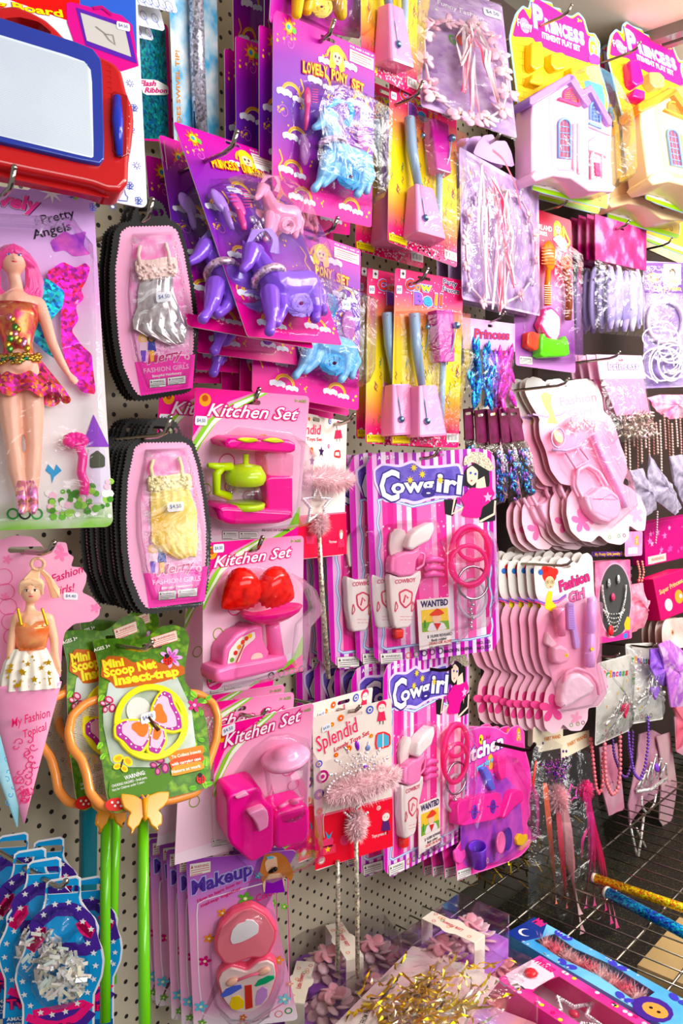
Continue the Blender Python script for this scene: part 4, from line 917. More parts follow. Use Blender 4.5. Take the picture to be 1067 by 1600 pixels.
# --- coffee maker
c = Pack('kitchen_set_pack', 'kitchen set pack with a magenta and lime coffee maker', 'toy kitchen set', [(545, 15), (1025, 50), (965, 670), (505, 690)], .15, zf=ZH, quadz=True); kc = c
b = kitchen_card(c, ((592, 132), (972, 150)), (778, 76), None, 52)
b.text('MADE IN CHINA', c.q(822, 612), c.q(938, 612), 11*c.s, .002, M('2a2a2a', 'ink'), bold=.02); warn(b, c, [(728, 614), (806, 614), (806, 642), (728, 642)], .002); warn(b, c, [(658, 612), (722, 612), (722, 645), (658, 645)], .002)
sticker(b, c, 568, 152, 46, 36, .0024, 0, '$4.50'); b.build('card', c.root)
m = M(mg, 'plastic'); g = M(lm, 'plastic'); hh = .022; k = c.s
def slab(b, c, pts, h0, h1, mt, bev=.002, it=1): b.prism(smooth_pts(c.P(pts, h1), it), h0, h1, mt, bev)
b = MB(); slab(b, c, [(672, 240), (700, 225), (940, 232), (968, 250), (968, 280), (945, 290), (700, 275), (675, 262)], .003, .040, m, .004)
b.build('lid_housing', c.root); b = MB()
for x in (768, 872): b.circ(c.q(x, 234, .041), .011, .0408, M('e4e82a', 'plastic'), 16, .003)
slab(b, c, [(720, 232), (745, 224), (800, 226), (815, 238), (770, 244)], .039, .0425, M('dfe822', 'plastic'), .001); slab(b, c, [(825, 236), (850, 228), (905, 230), (922, 242), (880, 246)], .039, .0425, M('dfe822', 'plastic'), .001); b.build('lime_caps', c.root)
b = MB(); slab(b, c, [(845, 395), (860, 385), (945, 385), (955, 395), (955, 560), (850, 560)], .003, .036, m, .003, 0); slab(b, c, [(640, 520), (665, 505), (850, 520), (955, 525), (958, 560), (900, 585), (700, 590), (650, 570)], .003, .042, m, .006, 2)
b.build('base', c.root)
b = MB(); slab(b, c, [(840, 280), (960, 285), (955, 392), (850, 390)], .003, .030, M('f6c8e0', 'tint'), .002); b.build('water_tank', c.root)
b = MB(); A = Vector(c.p(752, 520, hh)); B = Vector(c.p(758, 290, hh)); L_ = 230
b.lathe(A, B, [(0, 72*k), (.02, 82*k), (.10, 84*k), (.12, 76*k)], g, 24)
b.lathe(A, B, [(.44, 66*k), (.46, 76*k), (.54, 84*k), (.62, 84*k), (.70, 74*k), (.78, 62*k), (.80, 40*k), (.82, 12*k), (.99, 12*k)], g, 24)
b.tube(c.P3([(695, 345, hh), (640, 345, hh+.004), (600, 338, hh+.006)]), [.006, .005, .003], g, 10); b.tube(c.P3([(655, 350, hh+.003), (636, 375, hh+.005), (634, 450, hh+.005), (690, 470, hh+.002)]), .0055, g, 10); b.tube(c.P3([(810, 380, hh), (845, 392, hh+.002)]), [.007, .003], g, 8); b.build('coffee_pot', c.root)
b = MB(); b.lathe(A, B, [(.1, 74*k), (.44, 66*k)], clear('box'), 20); b.build('glass_bowl', c.root)
blister(c, c.P([(600, 250), (660, 215), (720, 180), (940, 205), (985, 260), (975, 420), (960, 580), (800, 605), (640, 595), (610, 480), (590, 380)]), .052, draft=.006)
kc_hook = hook(405, 608, .17, 'chrome hook through the coffee maker kitchen pack', .018)
# --- scales and strawberries
c = Pack('kitchen_set_pack', 'kitchen set pack with two red strawberries on pink scales', 'toy kitchen set', [(590, 668), (985, 625), (1003, 1200), (563, 1282)], .16, zf=ZH, quadz=True)
b = kitchen_card(c, ((620, 765), (945, 718)), (770, 692), (.11, .93), 46); sticker(b, c, 640, 684, 44, 34, .0024, 0)
for i, cc in enumerate(('2a2a2a', '2a2a2a', '2f8a3a', '2a2a2a')): b.ring(c.q(860+i*42, 1215-i*9), .0045, .0014, .0022, M(cc, 'ink'))
b.build('card', c.root); k = c.s
bp = M('f27ab4', 'plastic')
b = MB(); slab(b, c, [(632, 1215), (640, 1190), (700, 1170), (930, 1130), (938, 1160), (920, 1190), (670, 1250), (640, 1245)], .003, .038, bp, .005); slab(b, c, [(660, 1190), (668, 1100), (720, 1040), (800, 1005), (830, 1010), (832, 1070), (860, 1120), (840, 1160)], .003, .030, bp, .004)
b.lathe(c.p(885, 1150, .02), c.p(868, 1000, .02), [(0, 36*k), (.9, 30*k), (1, 30*k)], bp, 18); b.build('scale_body', c.root)
b = MB(); b.flat(smooth_pts(c.P([(680, 1170), (690, 1110), (730, 1060), (795, 1030), (798, 1060), (750, 1100), (725, 1170)], .031), 1), .0308, M('f6e4d8', 'ink'))
for i in range(6): a = i/5; b.circ(c.q(700+a*75, 1150-a*100+a*(1-a)*-60, .031), .003, .0313, M(['6a9a3a', 'c8302a', 'e8901c', 'e8502a', 'd8401c', 'f0c020'][i], 'ink'), 9)
b.circ(c.q(805, 1140, .031), .009, .0306, M('f0d0c0', 'ink'), 16, .006); b.text('Kitchen', c.q(785, 1143), c.q(827, 1133), .003, .0309, M('8a2a3a', 'ink')); b.stroke(c.P([(715, 1165), (750, 1085)], .031), .0015, .0316, M('c02018', 'ink')); b.build('dial', c.root)
b = MB(); A = Vector(c.p(868, 1005, .022)); B = Vector(c.p(866, 940, .022))
b.lathe(A, B, [(0, 12*k), (.1, 30*k), (.35, 85*k), (.7, 130*k), (1.0, 145*k), (1.05, 143*k), (.8, 120*k), (.5, 60*k)], M('e41a88', 'plastic'), 28, .62); b.build('scale_pan', c.root)
red = mottled('c81210', 'f02a1c', 120, .12)
def strawb(x, y, rot, s_=1.):
    b = MB(); q = c.p(x, y, .028); R_ = 100*k*s_; nn, mm = 22, 14; rings = []
    for i in range(mm+1):
        t_ = i/mm; rr = R_*math.sin(PI*min(1, t_**.8))**.75*(1.05-.35*t_)*.95+1e-5; yy = R_*(.95-t_*2.0); ring = []
        for j in range(nn):
            a = 2*PI*j/nn; bmp = 1+.05*(1 if (i+j) % 2 else -1); X = rr*bmp*math.cos(a); Z = rr*bmp*math.sin(a)*.62; ring.append((q[0]+X*math.cos(rot)-yy*math.sin(rot), q[1]+X*math.sin(rot)+yy*math.cos(rot), q[2]+Z))
        rings.append(ring)
    b.loft(rings, red)
    return b
b = strawb(735, 865, -1.0); b.build('strawberry', c.root); b = strawb(885, 855, 1.1); b.build('strawberry', c.root)
blister(c, c.P([(640, 830), (700, 775), (800, 765), (840, 775), (930, 780), (985, 830), (1020, 930), (960, 1000), (940, 1180), (800, 1225), (640, 1260), (620, 1180), (680, 1020), (740, 960), (655, 930)]), .050, draft=.006)
hook(410, 840, .18, 'chrome hook through the strawberry kitchen pack', .018)
for q, d_ in (([(300, 880), (440, 850), (440, 1075), (262, 1110)], .10),):
    kc.at(q, d_, 'kitchen set card hidden behind the strawberry kitchen pack', None, ('card',), (8, 8, 10), 1)
kc.at([(250, 606), (420, 615), (400, 840), (240, 850)], .10, 'dim kitchen set card between the silvery and yellow dress packs', None, ('card',), (8, 8, 10), 1)
# --- blender
c = Pack('kitchen_set_pack', 'kitchen set pack with a magenta mixer and clear jug, lowest of its column', 'toy kitchen set', [(232, 245), (672, 90), (655, 795), (200, 908)], .17, zf=ZR, quadz=True)
b = kitchen_card(c, ((262, 318), (622, 190)), (440, 190), (.105, .91), 56); sticker(b, c, 284, 232, 46, 36, .0024, .2); b.build('card', c.root); k = c.s; kb = c
b = MB(); slab(b, c, [(282, 560), (300, 540), (420, 505), (445, 520), (450, 560), (500, 600), (500, 800), (400, 855), (380, 845), (285, 760)], .003, .040, m, .004, 1); slab(b, c, [(500, 640), (530, 620), (640, 590), (668, 610), (670, 720), (640, 770), (500, 800)], .003, .040, m, .006, 1); b.build('base', c.root)
b = MB(); slab(b, c, [(380, 628), (450, 600), (470, 615), (475, 650), (472, 690), (430, 715), (420, 680), (400, 650)], .036, .050, M('f6a0c8', 'plastic'), .002, 1); slab(b, c, [(318, 552), (370, 528), (385, 540), (330, 560)], .038, .044, M('f6a0c8', 'plastic'), .001); b.build('switch', c.root)
b = MB(); A = Vector(c.p(565, 610, .024)); B = Vector(c.p(552, 372, .024)); b.lathe(A, B, [(0, 70*k), (.1, 74*k), (1, 88*k)], clear('box'), 26); b.build('jug', c.root)
b = MB(); b.lathe(A, B, [(.96, 92*k), (1.0, 98*k), (1.04, 98*k), (1.07, 88*k), (1.09, 50*k), (1.14, 48*k), (1.15, 0)], M('f8aed0', 'plastic'), 26, .8); b.build('jug_lid', c.root)
b = MB()
for i in range(5): a = i*1.257; b.tube([A+Vector((0, .010, 0)), A+Vector((.022*math.cos(a), .012+.008*math.sin(a), .014*math.sin(a)))], [.005, .002], M('f58ab8', 'plastic'), 6)
b.build('blade', c.root)
blister(c, c.P([(270, 530), (330, 430), (400, 330), (480, 270), (560, 262), (650, 290), (665, 400), (672, 740), (560, 790), (390, 862), (280, 780)]), .056, draft=.006)
hook(415, 1110, .195, 'chrome hook through the mixer kitchen pack', .014)
kc.at([(300, 1110), (445, 1082), (440, 1310), (281, 1340)], .145, 'kitchen set card directly behind the mixer kitchen pack', None, ('card',), (8, 8, 10), 1)
kc.at([(290, 1090), (428, 1062), (400, 1290), (262, 1318)], .12, 'faded kitchen set card two behind the mixer kitchen pack', None, ('card',), (8, 8, 10), 1)
# ================================================================ makeup set
c = Pack('makeup_set_pack', 'pink makeup card with open heart compact below the mixer pack', 'toy makeup', [(90, 848), (600, 780), (606, 1590), (128, 1625)], .145, zf=ZR, quadz=True)
bg = ramp(((0, 'f6e8ee'), (.08, 'f4d4e2'), (.13, 'f0b4d4'), (.6, 'eea4cc'), (.86, 'c880d0'), (1, 'a050b8')), -c.H/2, c.H/2, 1, .03, 9)
b = plate(c, bg, r=.006, slot=c.slot(395, 800, .026, .005))
b.stroke(smooth_pts(c.P([(570, 1585), (562, 930), (540, 920), (180, 1020), (140, 1045), (150, 1400), (170, 1570)]), 1), .0016, .0012, M('fbeaf4', 'ink'))
b.stroke(c.P([(352, 945), (560, 905), (572, 1480), (400, 1590)]), .0012, .0013, M('d8208a', 'ink'))
b.text('Makeup', c.q(118, 998), c.q(405, 900), 60*c.s, .0014, M('5a3a9a', 'ink'), M('c8c0ee', 'ink'), .05, .03, .3, .0004)
b.text('How to learn how to', c.q(145, 1035), c.q(345, 945), 15*c.s, .0014, M('d8207a', 'ink'), shear=.3, bold=.02); b.text('makeup together', c.q(160, 1058), c.q(350, 972), 15*c.s, .0014, M('d8207a', 'ink'), shear=.3, bold=.02)
b.text('Colorful', c.q(420, 1030), c.q(555, 975), 30*c.s, .0014, M('d0187a', 'ink'), shear=.4); warn(b, c, [(108, 856), (205, 842), (205, 892), (108, 915)], .0014, 'WARNING', 'c84a5a')
# printed long-haired girl
b.flat(smooth_pts(c.P([(440, 850), (455, 812), (520, 800), (560, 830), (590, 900), (575, 940), (540, 900), (520, 960), (450, 960), (430, 900)]), 1), .0014, M('c07838', 'ink')); b.flat(smooth_pts(c.P([(455, 850), (480, 815), (510, 822), (515, 870), (490, 900), (462, 890)]), 1), .0017, M('f2c8a8', 'ink'))
b.flat(smooth_pts(c.P([(445, 945), (470, 905), (530, 895), (548, 940), (540, 985), (450, 990)]), 1), .0018, M('f2c8a8', 'ink')); b.flat(c.P([(460, 930), (535, 915), (548, 985), (455, 992)]), .002, M('8a18a8', 'ink')); b.flat(smooth_pts(c.P([(462, 820), (492, 818), (498, 828), (468, 834)]), 1), .0022, M('6ac0d8', 'ink'))
for x, y, cc, r_ in ((365, 1015, '5aa02a', 30), (545, 1052, '7ab83a', 18), (260, 1082, 'e8902a', 22), (197, 1200, 'e8902a', 22), (178, 1305, 'd0187a', 26), (520, 1300, 'f0a030', 22), (570, 1410, 'f49a9a', 16), (160, 1515, '6ac0d8', 28), (545, 1480, '8ac8d8', 28), (165, 1590, '6aa83a', 18), (355, 1565, 'd8701c', 16), (426, 908, '4aa0b8', 16)): b.flower(c.q(x, y), r_*c.s, .0018+(x % 3)*.00001, M(cc, 'ink'), M('f4f0c8', 'ink'))
b.ring(c.q(565, 1535), .0045, .0016, .0014, M('2f8a3a', 'ink')); b.ring(c.q(520, 1550), .005, .0008, .0014, M('d8302a', 'ink')); b.text('COLOURS AND CONTENTS', c.q(370, 1600), c.q(480, 1565), 10*c.s, .0014, M('4a3a40', 'ink'))
b.build('card', c.root)
k = c.s; cp = M('f2607e', 'plastic')
lid = [(365, 1055), (400, 1050), (470, 1090), (512, 1160), (510, 1210), (480, 1275), (440, 1300), (400, 1296), (355, 1310), (300, 1330), (262, 1322), (225, 1270), (220, 1215), (245, 1140), (300, 1080)]
b = MB(); b.prism(smooth_pts(c.P(lid, .012), 2), .002, .012, cp, .003); b.prism(inset(smooth_pts(c.P(lid, .012), 2), .004), .0118, .0126, M('f48a98', 'plastic'), .0005); b.build('compact_lid', c.root)
b = MB(); b.prism(smooth_pts(c.P([(305, 1165), (330, 1140), (362, 1130), (368, 1118), (400, 1120), (428, 1145), (425, 1180), (385, 1205), (340, 1225), (305, 1232), (295, 1210)], .014), 2), .0125, .0138, M('fbf6f6', 'ink'), .0003); b.build('heart_mirror', c.root)
tray = [(230, 1400), (250, 1360), (300, 1332), (350, 1345), (372, 1352), (420, 1312), (470, 1300), (508, 1320), (518, 1380), (480, 1490), (420, 1545), (360, 1560), (300, 1545), (255, 1490)]
b = MB(); b.prism(smooth_pts(c.P(tray, .016), 2), .002, .013, cp, .003); b.prism(inset(smooth_pts(c.P(tray, .016), 2), .003), .0128, .016, M('f6dcd8', 'plastic'), .001); b.build('compact_tray', c.root)
for nm, pts, cc in (('blue_shadow', [(250, 1470), (275, 1440), (310, 1425), (345, 1420), (350, 1435), (300, 1465), (262, 1480)], '5a70d0'), ('green_shadow', [(408, 1425), (425, 1400), (470, 1378), (498, 1378), (500, 1392), (460, 1415), (415, 1428)], '10a070'), ('yellow_powder', [(292, 1510), (305, 1478), (335, 1470), (360, 1495), (358, 1525), (325, 1538), (300, 1530)], 'f2cc1c'), ('lilac_powder', [(412, 1490), (420, 1450), (445, 1428), (468, 1440), (468, 1475), (440, 1510), (415, 1518)], 'd09ad8'), ('lip_colour', [(362, 1425), (395, 1420), (400, 1525), (366, 1535)], 'c83a2a')):
    b = MB(); b.prism(c.P(pts, .017), .0158, .0168, M(cc, 'ink'), .0004); b.build(nm, c.root)
b = MB(); b.tube(c.P3([(310, 1405, .018), (390, 1375, .019), (450, 1358, .018)]), .0016, M('f27a9a', 'plastic'), 8); b.ell(c.p(305, 1406, .018), (.009, .0055, .003), M('f2c0a8', 'soft'), 10, (0, 0, .4)); b.ell(c.p(452, 1357, .018), (.009, .0055, .003), M('f2c0a8', 'soft'), 10, (0, 0, .4)); b.build('applicator', c.root)
blister(c, c.P([(350, 1038), (410, 1035), (480, 1080), (530, 1160), (535, 1330), (530, 1400), (480, 1520), (400, 1575), (300, 1575), (235, 1510), (215, 1400), (210, 1250), (235, 1130)]), .024, draft=.004)
c.copies(5, lambda i: (-.002*i, .018*(i+1), 0.002*i, 0), 'purple-topped makeup card in the row behind the heart compact pack', .003, 4, 1.5, 'makeup cards behind the heart compact', only=('card',))
hook(430, 1358, .19, 'dark hook over the makeup card', .010, dark=True)
# ================================================================ cowgirl sets
c = Pack('cowgirl_set_pack', 'striped cowgirl pack with pistol, cuffs and wanted card, upper front one', 'cowgirl set', [(352, 195), (932, 178), (955, 1082), (388, 1160)], .165, zf=ZI, quadz=True); cg = c
W2, H2 = c.W/2, c.H/2
st = []; r = random.Random(2); u = 0
while u < 1: st.append((u, r.choice(['f7a6cc', 'f9c8e0', 'e8409a', 'f4e4ee', 'f070b0', 'd82a8c']))); u += r.uniform(.028, .05)
st = st[:31]
pinks = ramp(tuple(st), -W2*.86, W2*.86, 0, 0, 20, 'card', True)
bord = ramp(tuple((i/30, ['c01aa0', 'e8b0dc', '9a2aa8', 'f4dcf0'][i % 4]) for i in range(30)), -W2, W2, 0, 0, 20, 'card', True)
out_ = smooth_pts(c.P([(352, 300), (352, 250), (375, 205), (430, 190), (560, 195), (700, 185), (790, 178), (860, 175), (905, 185), (930, 215), (935, 400), (940, 700), (955, 1080), (700, 1115), (390, 1160), (370, 800)]), 1)
b = plate(c, bord, out_, slot=c.slot(668, 205, .028, .005)); wv = []
for i in range(24): wv.append((398+6*math.sin(i*1.3)+i*1.0, 405+i*29))
wv += [(440, 1085), (560, 1068), (700, 1052), (820, 1040), (915, 1020)]
for i in range(20): wv.append((920+5*math.sin(i*1.3)-i*.6, 1000-i*26))
wv += [(880, 470), (700, 400), (560, 430), (430, 395)]
b.flat(c.P(wv), .0011, M('8ab0dc', 'ink')); b.flat(inset(c.P(wv)[::-1], .0016), .0013, M('f2f0fa', 'ink')); b.flat(inset(c.P(wv)[::-1], .0032), .0015, M('6a9ad0', 'ink')); b.flat(inset(c.P(wv)[::-1], .0045), .0017, pinks)
r = random.Random(9)
for i in range(70):
    q = c.q(r.uniform(420, 900), r.uniform(420, 1030)); b.star(q, r.uniform(.0015, .004), .0019+i*.000002, M('fbe4f2', 'ink'), 8, .3)
# title cloud
b.flat(smooth_pts(c.P([(385, 330), (380, 270), (420, 240), (500, 250), (560, 225), (600, 255), (690, 250), (770, 240), (790, 300), (785, 390), (740, 400), (650, 400), (570, 430), (520, 415), (430, 420)]), 2), .0019, M('e8d4f4', 'ink')); b.flat(smooth_pts(c.P([(395, 330), (390, 275), (425, 250), (500, 262), (560, 238), (600, 268), (690, 262), (765, 252), (778, 300), (772, 380), (740, 388), (650, 388), (570, 415), (520, 400), (435, 405)]), 2), .0022, mottled('5a48a8', '7a68c0', 60))
b.text('C', c.q(408, 408), c.q(498, 408), 135*c.s, .0026, M('f6f2fb', 'ink'), M('3a2a7a', 'ink'), .035, .02)
b.text('owg', c.q(462, 378), c.q(655, 366), 66*c.s, .0026, M('f6f2fb', 'ink'), M('3a2a7a', 'ink'), .05, .03); b.text('irl', c.q(662, 366), c.q(775, 380), 84*c.s, .0026, M('f6f2fb', 'ink'), M('3a2a7a', 'ink'), .05, .03)
for x, y in ((562, 262), (600, 292), (545, 318), (682, 318)): b.star(c.q(x, y), 20*c.s, .0034, M('e8c84a', 'ink'), 8, .4)
b.text('AGES 3+', c.q(402, 226), c.q(480, 222), 16*c.s, .0016, M('f4ecf8', 'ink'), bold=.03); sk = M('f8d8c4', 'ink')
# printed cowgirl
b.flat(smooth_pts(c.P([(800, 262), (840, 240), (900, 260), (905, 330), (880, 420), (850, 380), (800, 340), (770, 350)]), 1), .0026, M('141014', 'ink')); b.flat(c.P([(700, 405), (760, 405), (740, 480), (705, 470)]), .0022, M('141014', 'ink')); b.flat(c.P([(850, 430), (935, 400), (930, 500), (860, 510)]), .0022, M('141014', 'ink'))
b.flat(smooth_pts(c.P([(800, 270), (825, 252), (852, 275), (850, 320), (825, 345), (803, 325)]), 2), .0029, sk); b.flat(c.P([(845, 320), (880, 300), (890, 360), (840, 365)]), .0029, sk)
b.flat(smooth_pts(c.P([(785, 255), (830, 235), (905, 280), (925, 265), (905, 225), (870, 192), (820, 190), (790, 215)]), 1), .0032, M('b8ac98', 'glitter'))
b.flat(smooth_pts(c.P([(772, 400), (820, 350), (860, 355), (910, 345), (928, 380), (900, 420), (870, 440), (860, 490), (775, 480), (790, 430)]), 1), .0032, M('e0168a', 'ink')); b.star(c.q(895, 395), .009, .0034, M('f4b8dc', 'ink'), 5)
b.stroke(c.P([(748, 400), (735, 470), (790, 440)]), .004, .0024, sk); b.stroke(c.P([(930, 410), (925, 470), (860, 505)]), .004, .0024, sk)
b.circ(c.q(818, 285), .0022, .0034, M('3a5ab0', 'ink'), 8); b.circ(c.q(840, 290), .0022, .0034, M('3a5ab0', 'ink'), 8); b.circ(c.q(822, 320), .0015, .0034, M('d8204a', 'ink'), 8)
# foot
warn(b, c, [(412, 1098), (512, 1092), (514, 1138), (416, 1146)], .0022)
for i, cc in enumerate(('d8702a', '2f8a3a', '2a2a2a', '2a2a2a', '2a2a2a')): b.ring(c.q(540+i*36, 1106-i*5), .0045, .0013, .0022, M(cc, 'ink'))
b.text('MADE IN CHINA', c.q(700, 1096), c.q(828, 1080), 16*c.s, .0022, M('2a1a3a', 'ink'), bold=.02); b.text('NO. 525', c.q(848, 1058), c.q(908, 1050), 15*c.s, .0022, M('2a1a3a', 'ink'), bold=.02); b.text('NO.727', c.q(850, 1082), c.q(912, 1072), 15*c.s, .0022, M('2a1a3a', 'ink'), bold=.02)
b.build('card', c.root); k = c.s
# wanted card
b = MB(); wq = [(582, 858), (728, 845), (736, 1055), (594, 1085)]; b.prism(c.P(wq, .012), .010, .0112, M('f8ece6', 'ink'))
b.text('WANTBD', c.q(598, 892, .012), c.q(722, 880, .012), 28*k, .0116, M('3a2a5a', 'ink'), bold=.04); b.flat(c.P([(600, 905), (720, 893), (728, 990), (606, 1005)], .012), .0114, M('f2c84a', 'ink')); b.flat(c.P([(604, 960), (724, 950), (728, 988), (606, 1003)], .012), .0117, M('7aa83a', 'ink'))
b.flat(smooth_pts(c.P([(635, 925), (660, 905), (672, 895), (690, 903), (705, 918), (680, 928), (650, 930)], .012), 1), .0122, M('d8482a', 'ink')); b.flat(smooth_pts(c.P([(650, 930), (690, 926), (688, 955), (665, 965), (650, 950)], .012), 1), .0119, M('f6ccaa', 'ink')); b.flat(smooth_pts(c.P([(625, 1000), (640, 960), (700, 958), (718, 990)], .012), 1), .012, M('f4e8e8', 'ink')); b.flat(c.P([(655, 962), (690, 962), (672, 995)], .012), .0123, M('c8302a', 'ink')); b.stroke(c.P([(617, 985), (617, 950)], .012), .003, .0121, M('3a8a3a', 'ink'))
b.text('$ 10,000 REWARD', c.q(612, 1025), c.q(724, 1010), 13*k, .0116, M('3a2a3a', 'ink'), bold=.02); b.text('Bank robber', c.q(630, 1040), c.q(700, 1030), 12*k, .0116, M('3a2a3a', 'ink'), bold=.02); b.text('DEAD OR ALIVE', c.q(620, 1056), c.q(720, 1042), 13*k, .0116, M('c8302a', 'ink'), bold=.02); b.text('THE CARD FUN GANG', c.q(618, 1070), c.q(718, 1056), 8*k, .0116, M('3a2a3a', 'ink'))
b.build('wanted_card', c.root)
# holster and pistol
b = MB(); b.prism(smooth_pts(c.P([(455, 740), (500, 755), (560, 748), (600, 725), (602, 760), (575, 850), (555, 980), (480, 990), (462, 880)], .018), 1), .003, .018, M('f3e4e0', 'plastic'), .003)
b.text('COWBOY', c.q(482, 785, .018), c.q(575, 775, .018), 18*k, .0186, M('c8486a', 'ink'), bold=.02); P_ = smooth_pts(c.P([(500, 825), (530, 810), (560, 825), (555, 870), (528, 895), (505, 870)], .018), 1); b.flat(P_, .0184, M('d04a68', 'ink')); b.flat(inset(P_, -.0012)[::-1], .0182, M('d04a68', 'ink')); b.flat(inset(P_, .0016), .0186, M('f3dcd8', 'ink')); b.stroke(c.P([(520, 870), (528, 835), (540, 850)], .018), .003, .0188, M('d04a68', 'ink'))
for x in (485, 560): b.stroke(smooth_pts(c.P([(x, 860), (x+10, 890), (x-5, 915)], .018), 1), .0015, .0186, M('d04a68', 'ink'))
lines(b, c, 480, 925, 555, 2, 14, .0186, M('d0607a', 'ink')); b.prism(smooth_pts(c.P([(455, 620), (462, 560), (490, 535), (530, 545), (530, 600), (500, 680), (470, 700)], .008), 1), .003, .008, M('f0dcd8', 'plastic'), .001); b.build('holster', c.root)
b = MB(); b.prism(smooth_pts(c.P([(535, 620), (550, 570), (590, 535), (655, 505), (662, 540), (640, 590), (600, 610), (560, 635)], .024), 1), .004, .024, M('f6ece8', 'plastic'), .004); b.build('pistol_grip', c.root)
b = MB(); b.prism(smooth_pts(c.P([(462, 700), (470, 665), (500, 650), (530, 640), (560, 640), (600, 615), (602, 650), (580, 680), (575, 745), (510, 755), (462, 735)], .022), 1), .004, .022, M('f590c0', 'plastic'), .004); b.tube(c.P3(smooth_pts([(575, 640, .014), (615, 650, .014), (610, 700, .014), (578, 720, .014)], 2, False)), .002, M('f590c0', 'plastic'), 6); b.build('pistol_frame', c.root)
b = MB(); b.prism(smooth_pts(c.P([(482, 992), (525, 990), (522, 1032), (485, 1035)], .014), 1), .004, .014, M('f0382a', 'plastic'), .003); b.build('pistol_muzzle', c.root)
b = MB()
for i, y in enumerate((680, 715, 745)): b.tube(c.P3([(615, y+5, .012), (650, y-8, .012), (700, y, .012)]), [.0045, .0055, .0035], M('f06ab0', 'plastic'), 8)
b.tube(c.P3([(625, 685, .01), (630, 750, .01)]), .003, M('f06ab0', 'plastic'), 6); b.build('bullet_strip', c.root)
def loop(b, cx, cy, rx, ry, h, r_, mt, rot=0.):
    b.tube([c.p(cx+rx*math.cos(t)*math.cos(rot)-ry*math.sin(t)*math.sin(rot), cy+rx*math.cos(t)*math.sin(rot)+ry*math.sin(t)*math.cos(rot), h) for t in [2*PI*i/28 for i in range(28)]], r_, mt, 8, closed=True)
pt = M('f85ab4', 'tint')
b = MB(); loop(b, 820, 660, 88, 135, .016, .0042, pt); loop(b, 812, 700, 82, 88, .022, .0036, pt, .1); loop(b, 838, 610, 75, 70, .012, .0034, pt); b.build('pink_cuffs', c.root)
b = MB(); ch = M('e8e4ea', 'tint'); loop(b, 832, 780, 68, 74, .014, .0022, M('b8b0b8', 'chrome')); loop(b, 830, 850, 62, 85, .010, .003, ch)
for i in range(7): b.ell(c.p(825+6*math.sin(i*2), 860+i*20, .012), .004, M('d8d0d4', 'chrome'), 7)
b.build('clear_cuffs', c.root)
blister(c, c.P([(445, 560), (490, 500), (650, 490), (680, 600), (740, 560), (800, 520), (900, 540), (925, 640), (920, 860), (870, 980), (790, 1000), (740, 1060), (590, 1090), (540, 1045), (450, 1010), (430, 800)]), .032, draft=.006)
gq = 'cowgirl packs behind the upper front one'; s3 = (7, 8, 12)
for q, d_ in (([(554, 722), (735, 715), (745, 1008), (563, 1028)], .138), ([(520, 740), (690, 735), (700, 1000), (526, 1018)], .11), ([(504, 745), (670, 740), (680, 1000), (510, 1012)], .085), ([(486, 760), (640, 750), (650, 990), (492, 1008)], .055)):
    cg.at(q, d_, 'cowgirl set card showing its wavy left edge behind the upper cowgirl pack', gq, ('card', 'blister', 'holster'), s3, 1)
cg.at([(592, 1052), (738, 1020), (736, 1292), (594, 1366)], .165, 'cowgirl pack half covered by the splendid wand card, lower front one', None, None, (10, 14, 20))
gq = 'cowgirl packs behind the lower front one'
for q, d_ in (([(566, 1058), (710, 1030), (714, 1300), (575, 1350)], .14), ([(545, 1050), (690, 1026), (694, 1290), (555, 1330)], .115), ([(522, 1046), (668, 1022), (668, 1280), (530, 1310)], .09), ([(500, 1042), (646, 1020), (640, 1280), (506, 1300)], .065)):
    cg.at(q, d_, 'cowgirl set card showing its arched top behind the lower cowgirl pack', gq, ('card',), (8, 10, 12), 1)
hook(686, 702, .185, 'chrome hook through the upper cowgirl pack', .014); hook(705, 1042, .20, 'dark hook above the lower cowgirl pack', .010, dark=True)
# ================================================================ splendid wand cards
c = Pack('wand_card', 'red and cream splendid card with tiara wands, in front of a lower cowgirl pack', 'toy wand', [(78, 338), (412, 243), (418, 880), (86, 982)], .19, zf=ZN, quadz=True); sp_ = c
W2, H2 = c.W/2, c.H/2; b = MB(); plate(c, M('f3e6dc'), slot=c.slot(255, 318, .026, .006), mb=b, r=.003)
b.flat(c.P([(84, 752), (417, 668), (418, 880), (86, 982)]), .0012, M('e21a38', 'ink')); b.stroke(c.P([(84, 758), (417, 672)]), .0022, .0014, M('f07a98', 'ink'))
b.text('Splendid', c.q(98, 478), c.q(275, 385), 66*c.s, .0014, M('e83a60', 'ink'), M('fbeef0', 'ink'), .03, .01, .15); b.text('Splendid', c.q(98, 478), c.q(275, 385), 66*c.s, .0013, M('c01840', 'ink'), None, 0, .03, .15); b.text('Lovely Toys Set', c.q(168, 478), c.q(320, 400), 20*c.s, .0014, M('c83050', 'ink'), bold=.02, shear=.2)
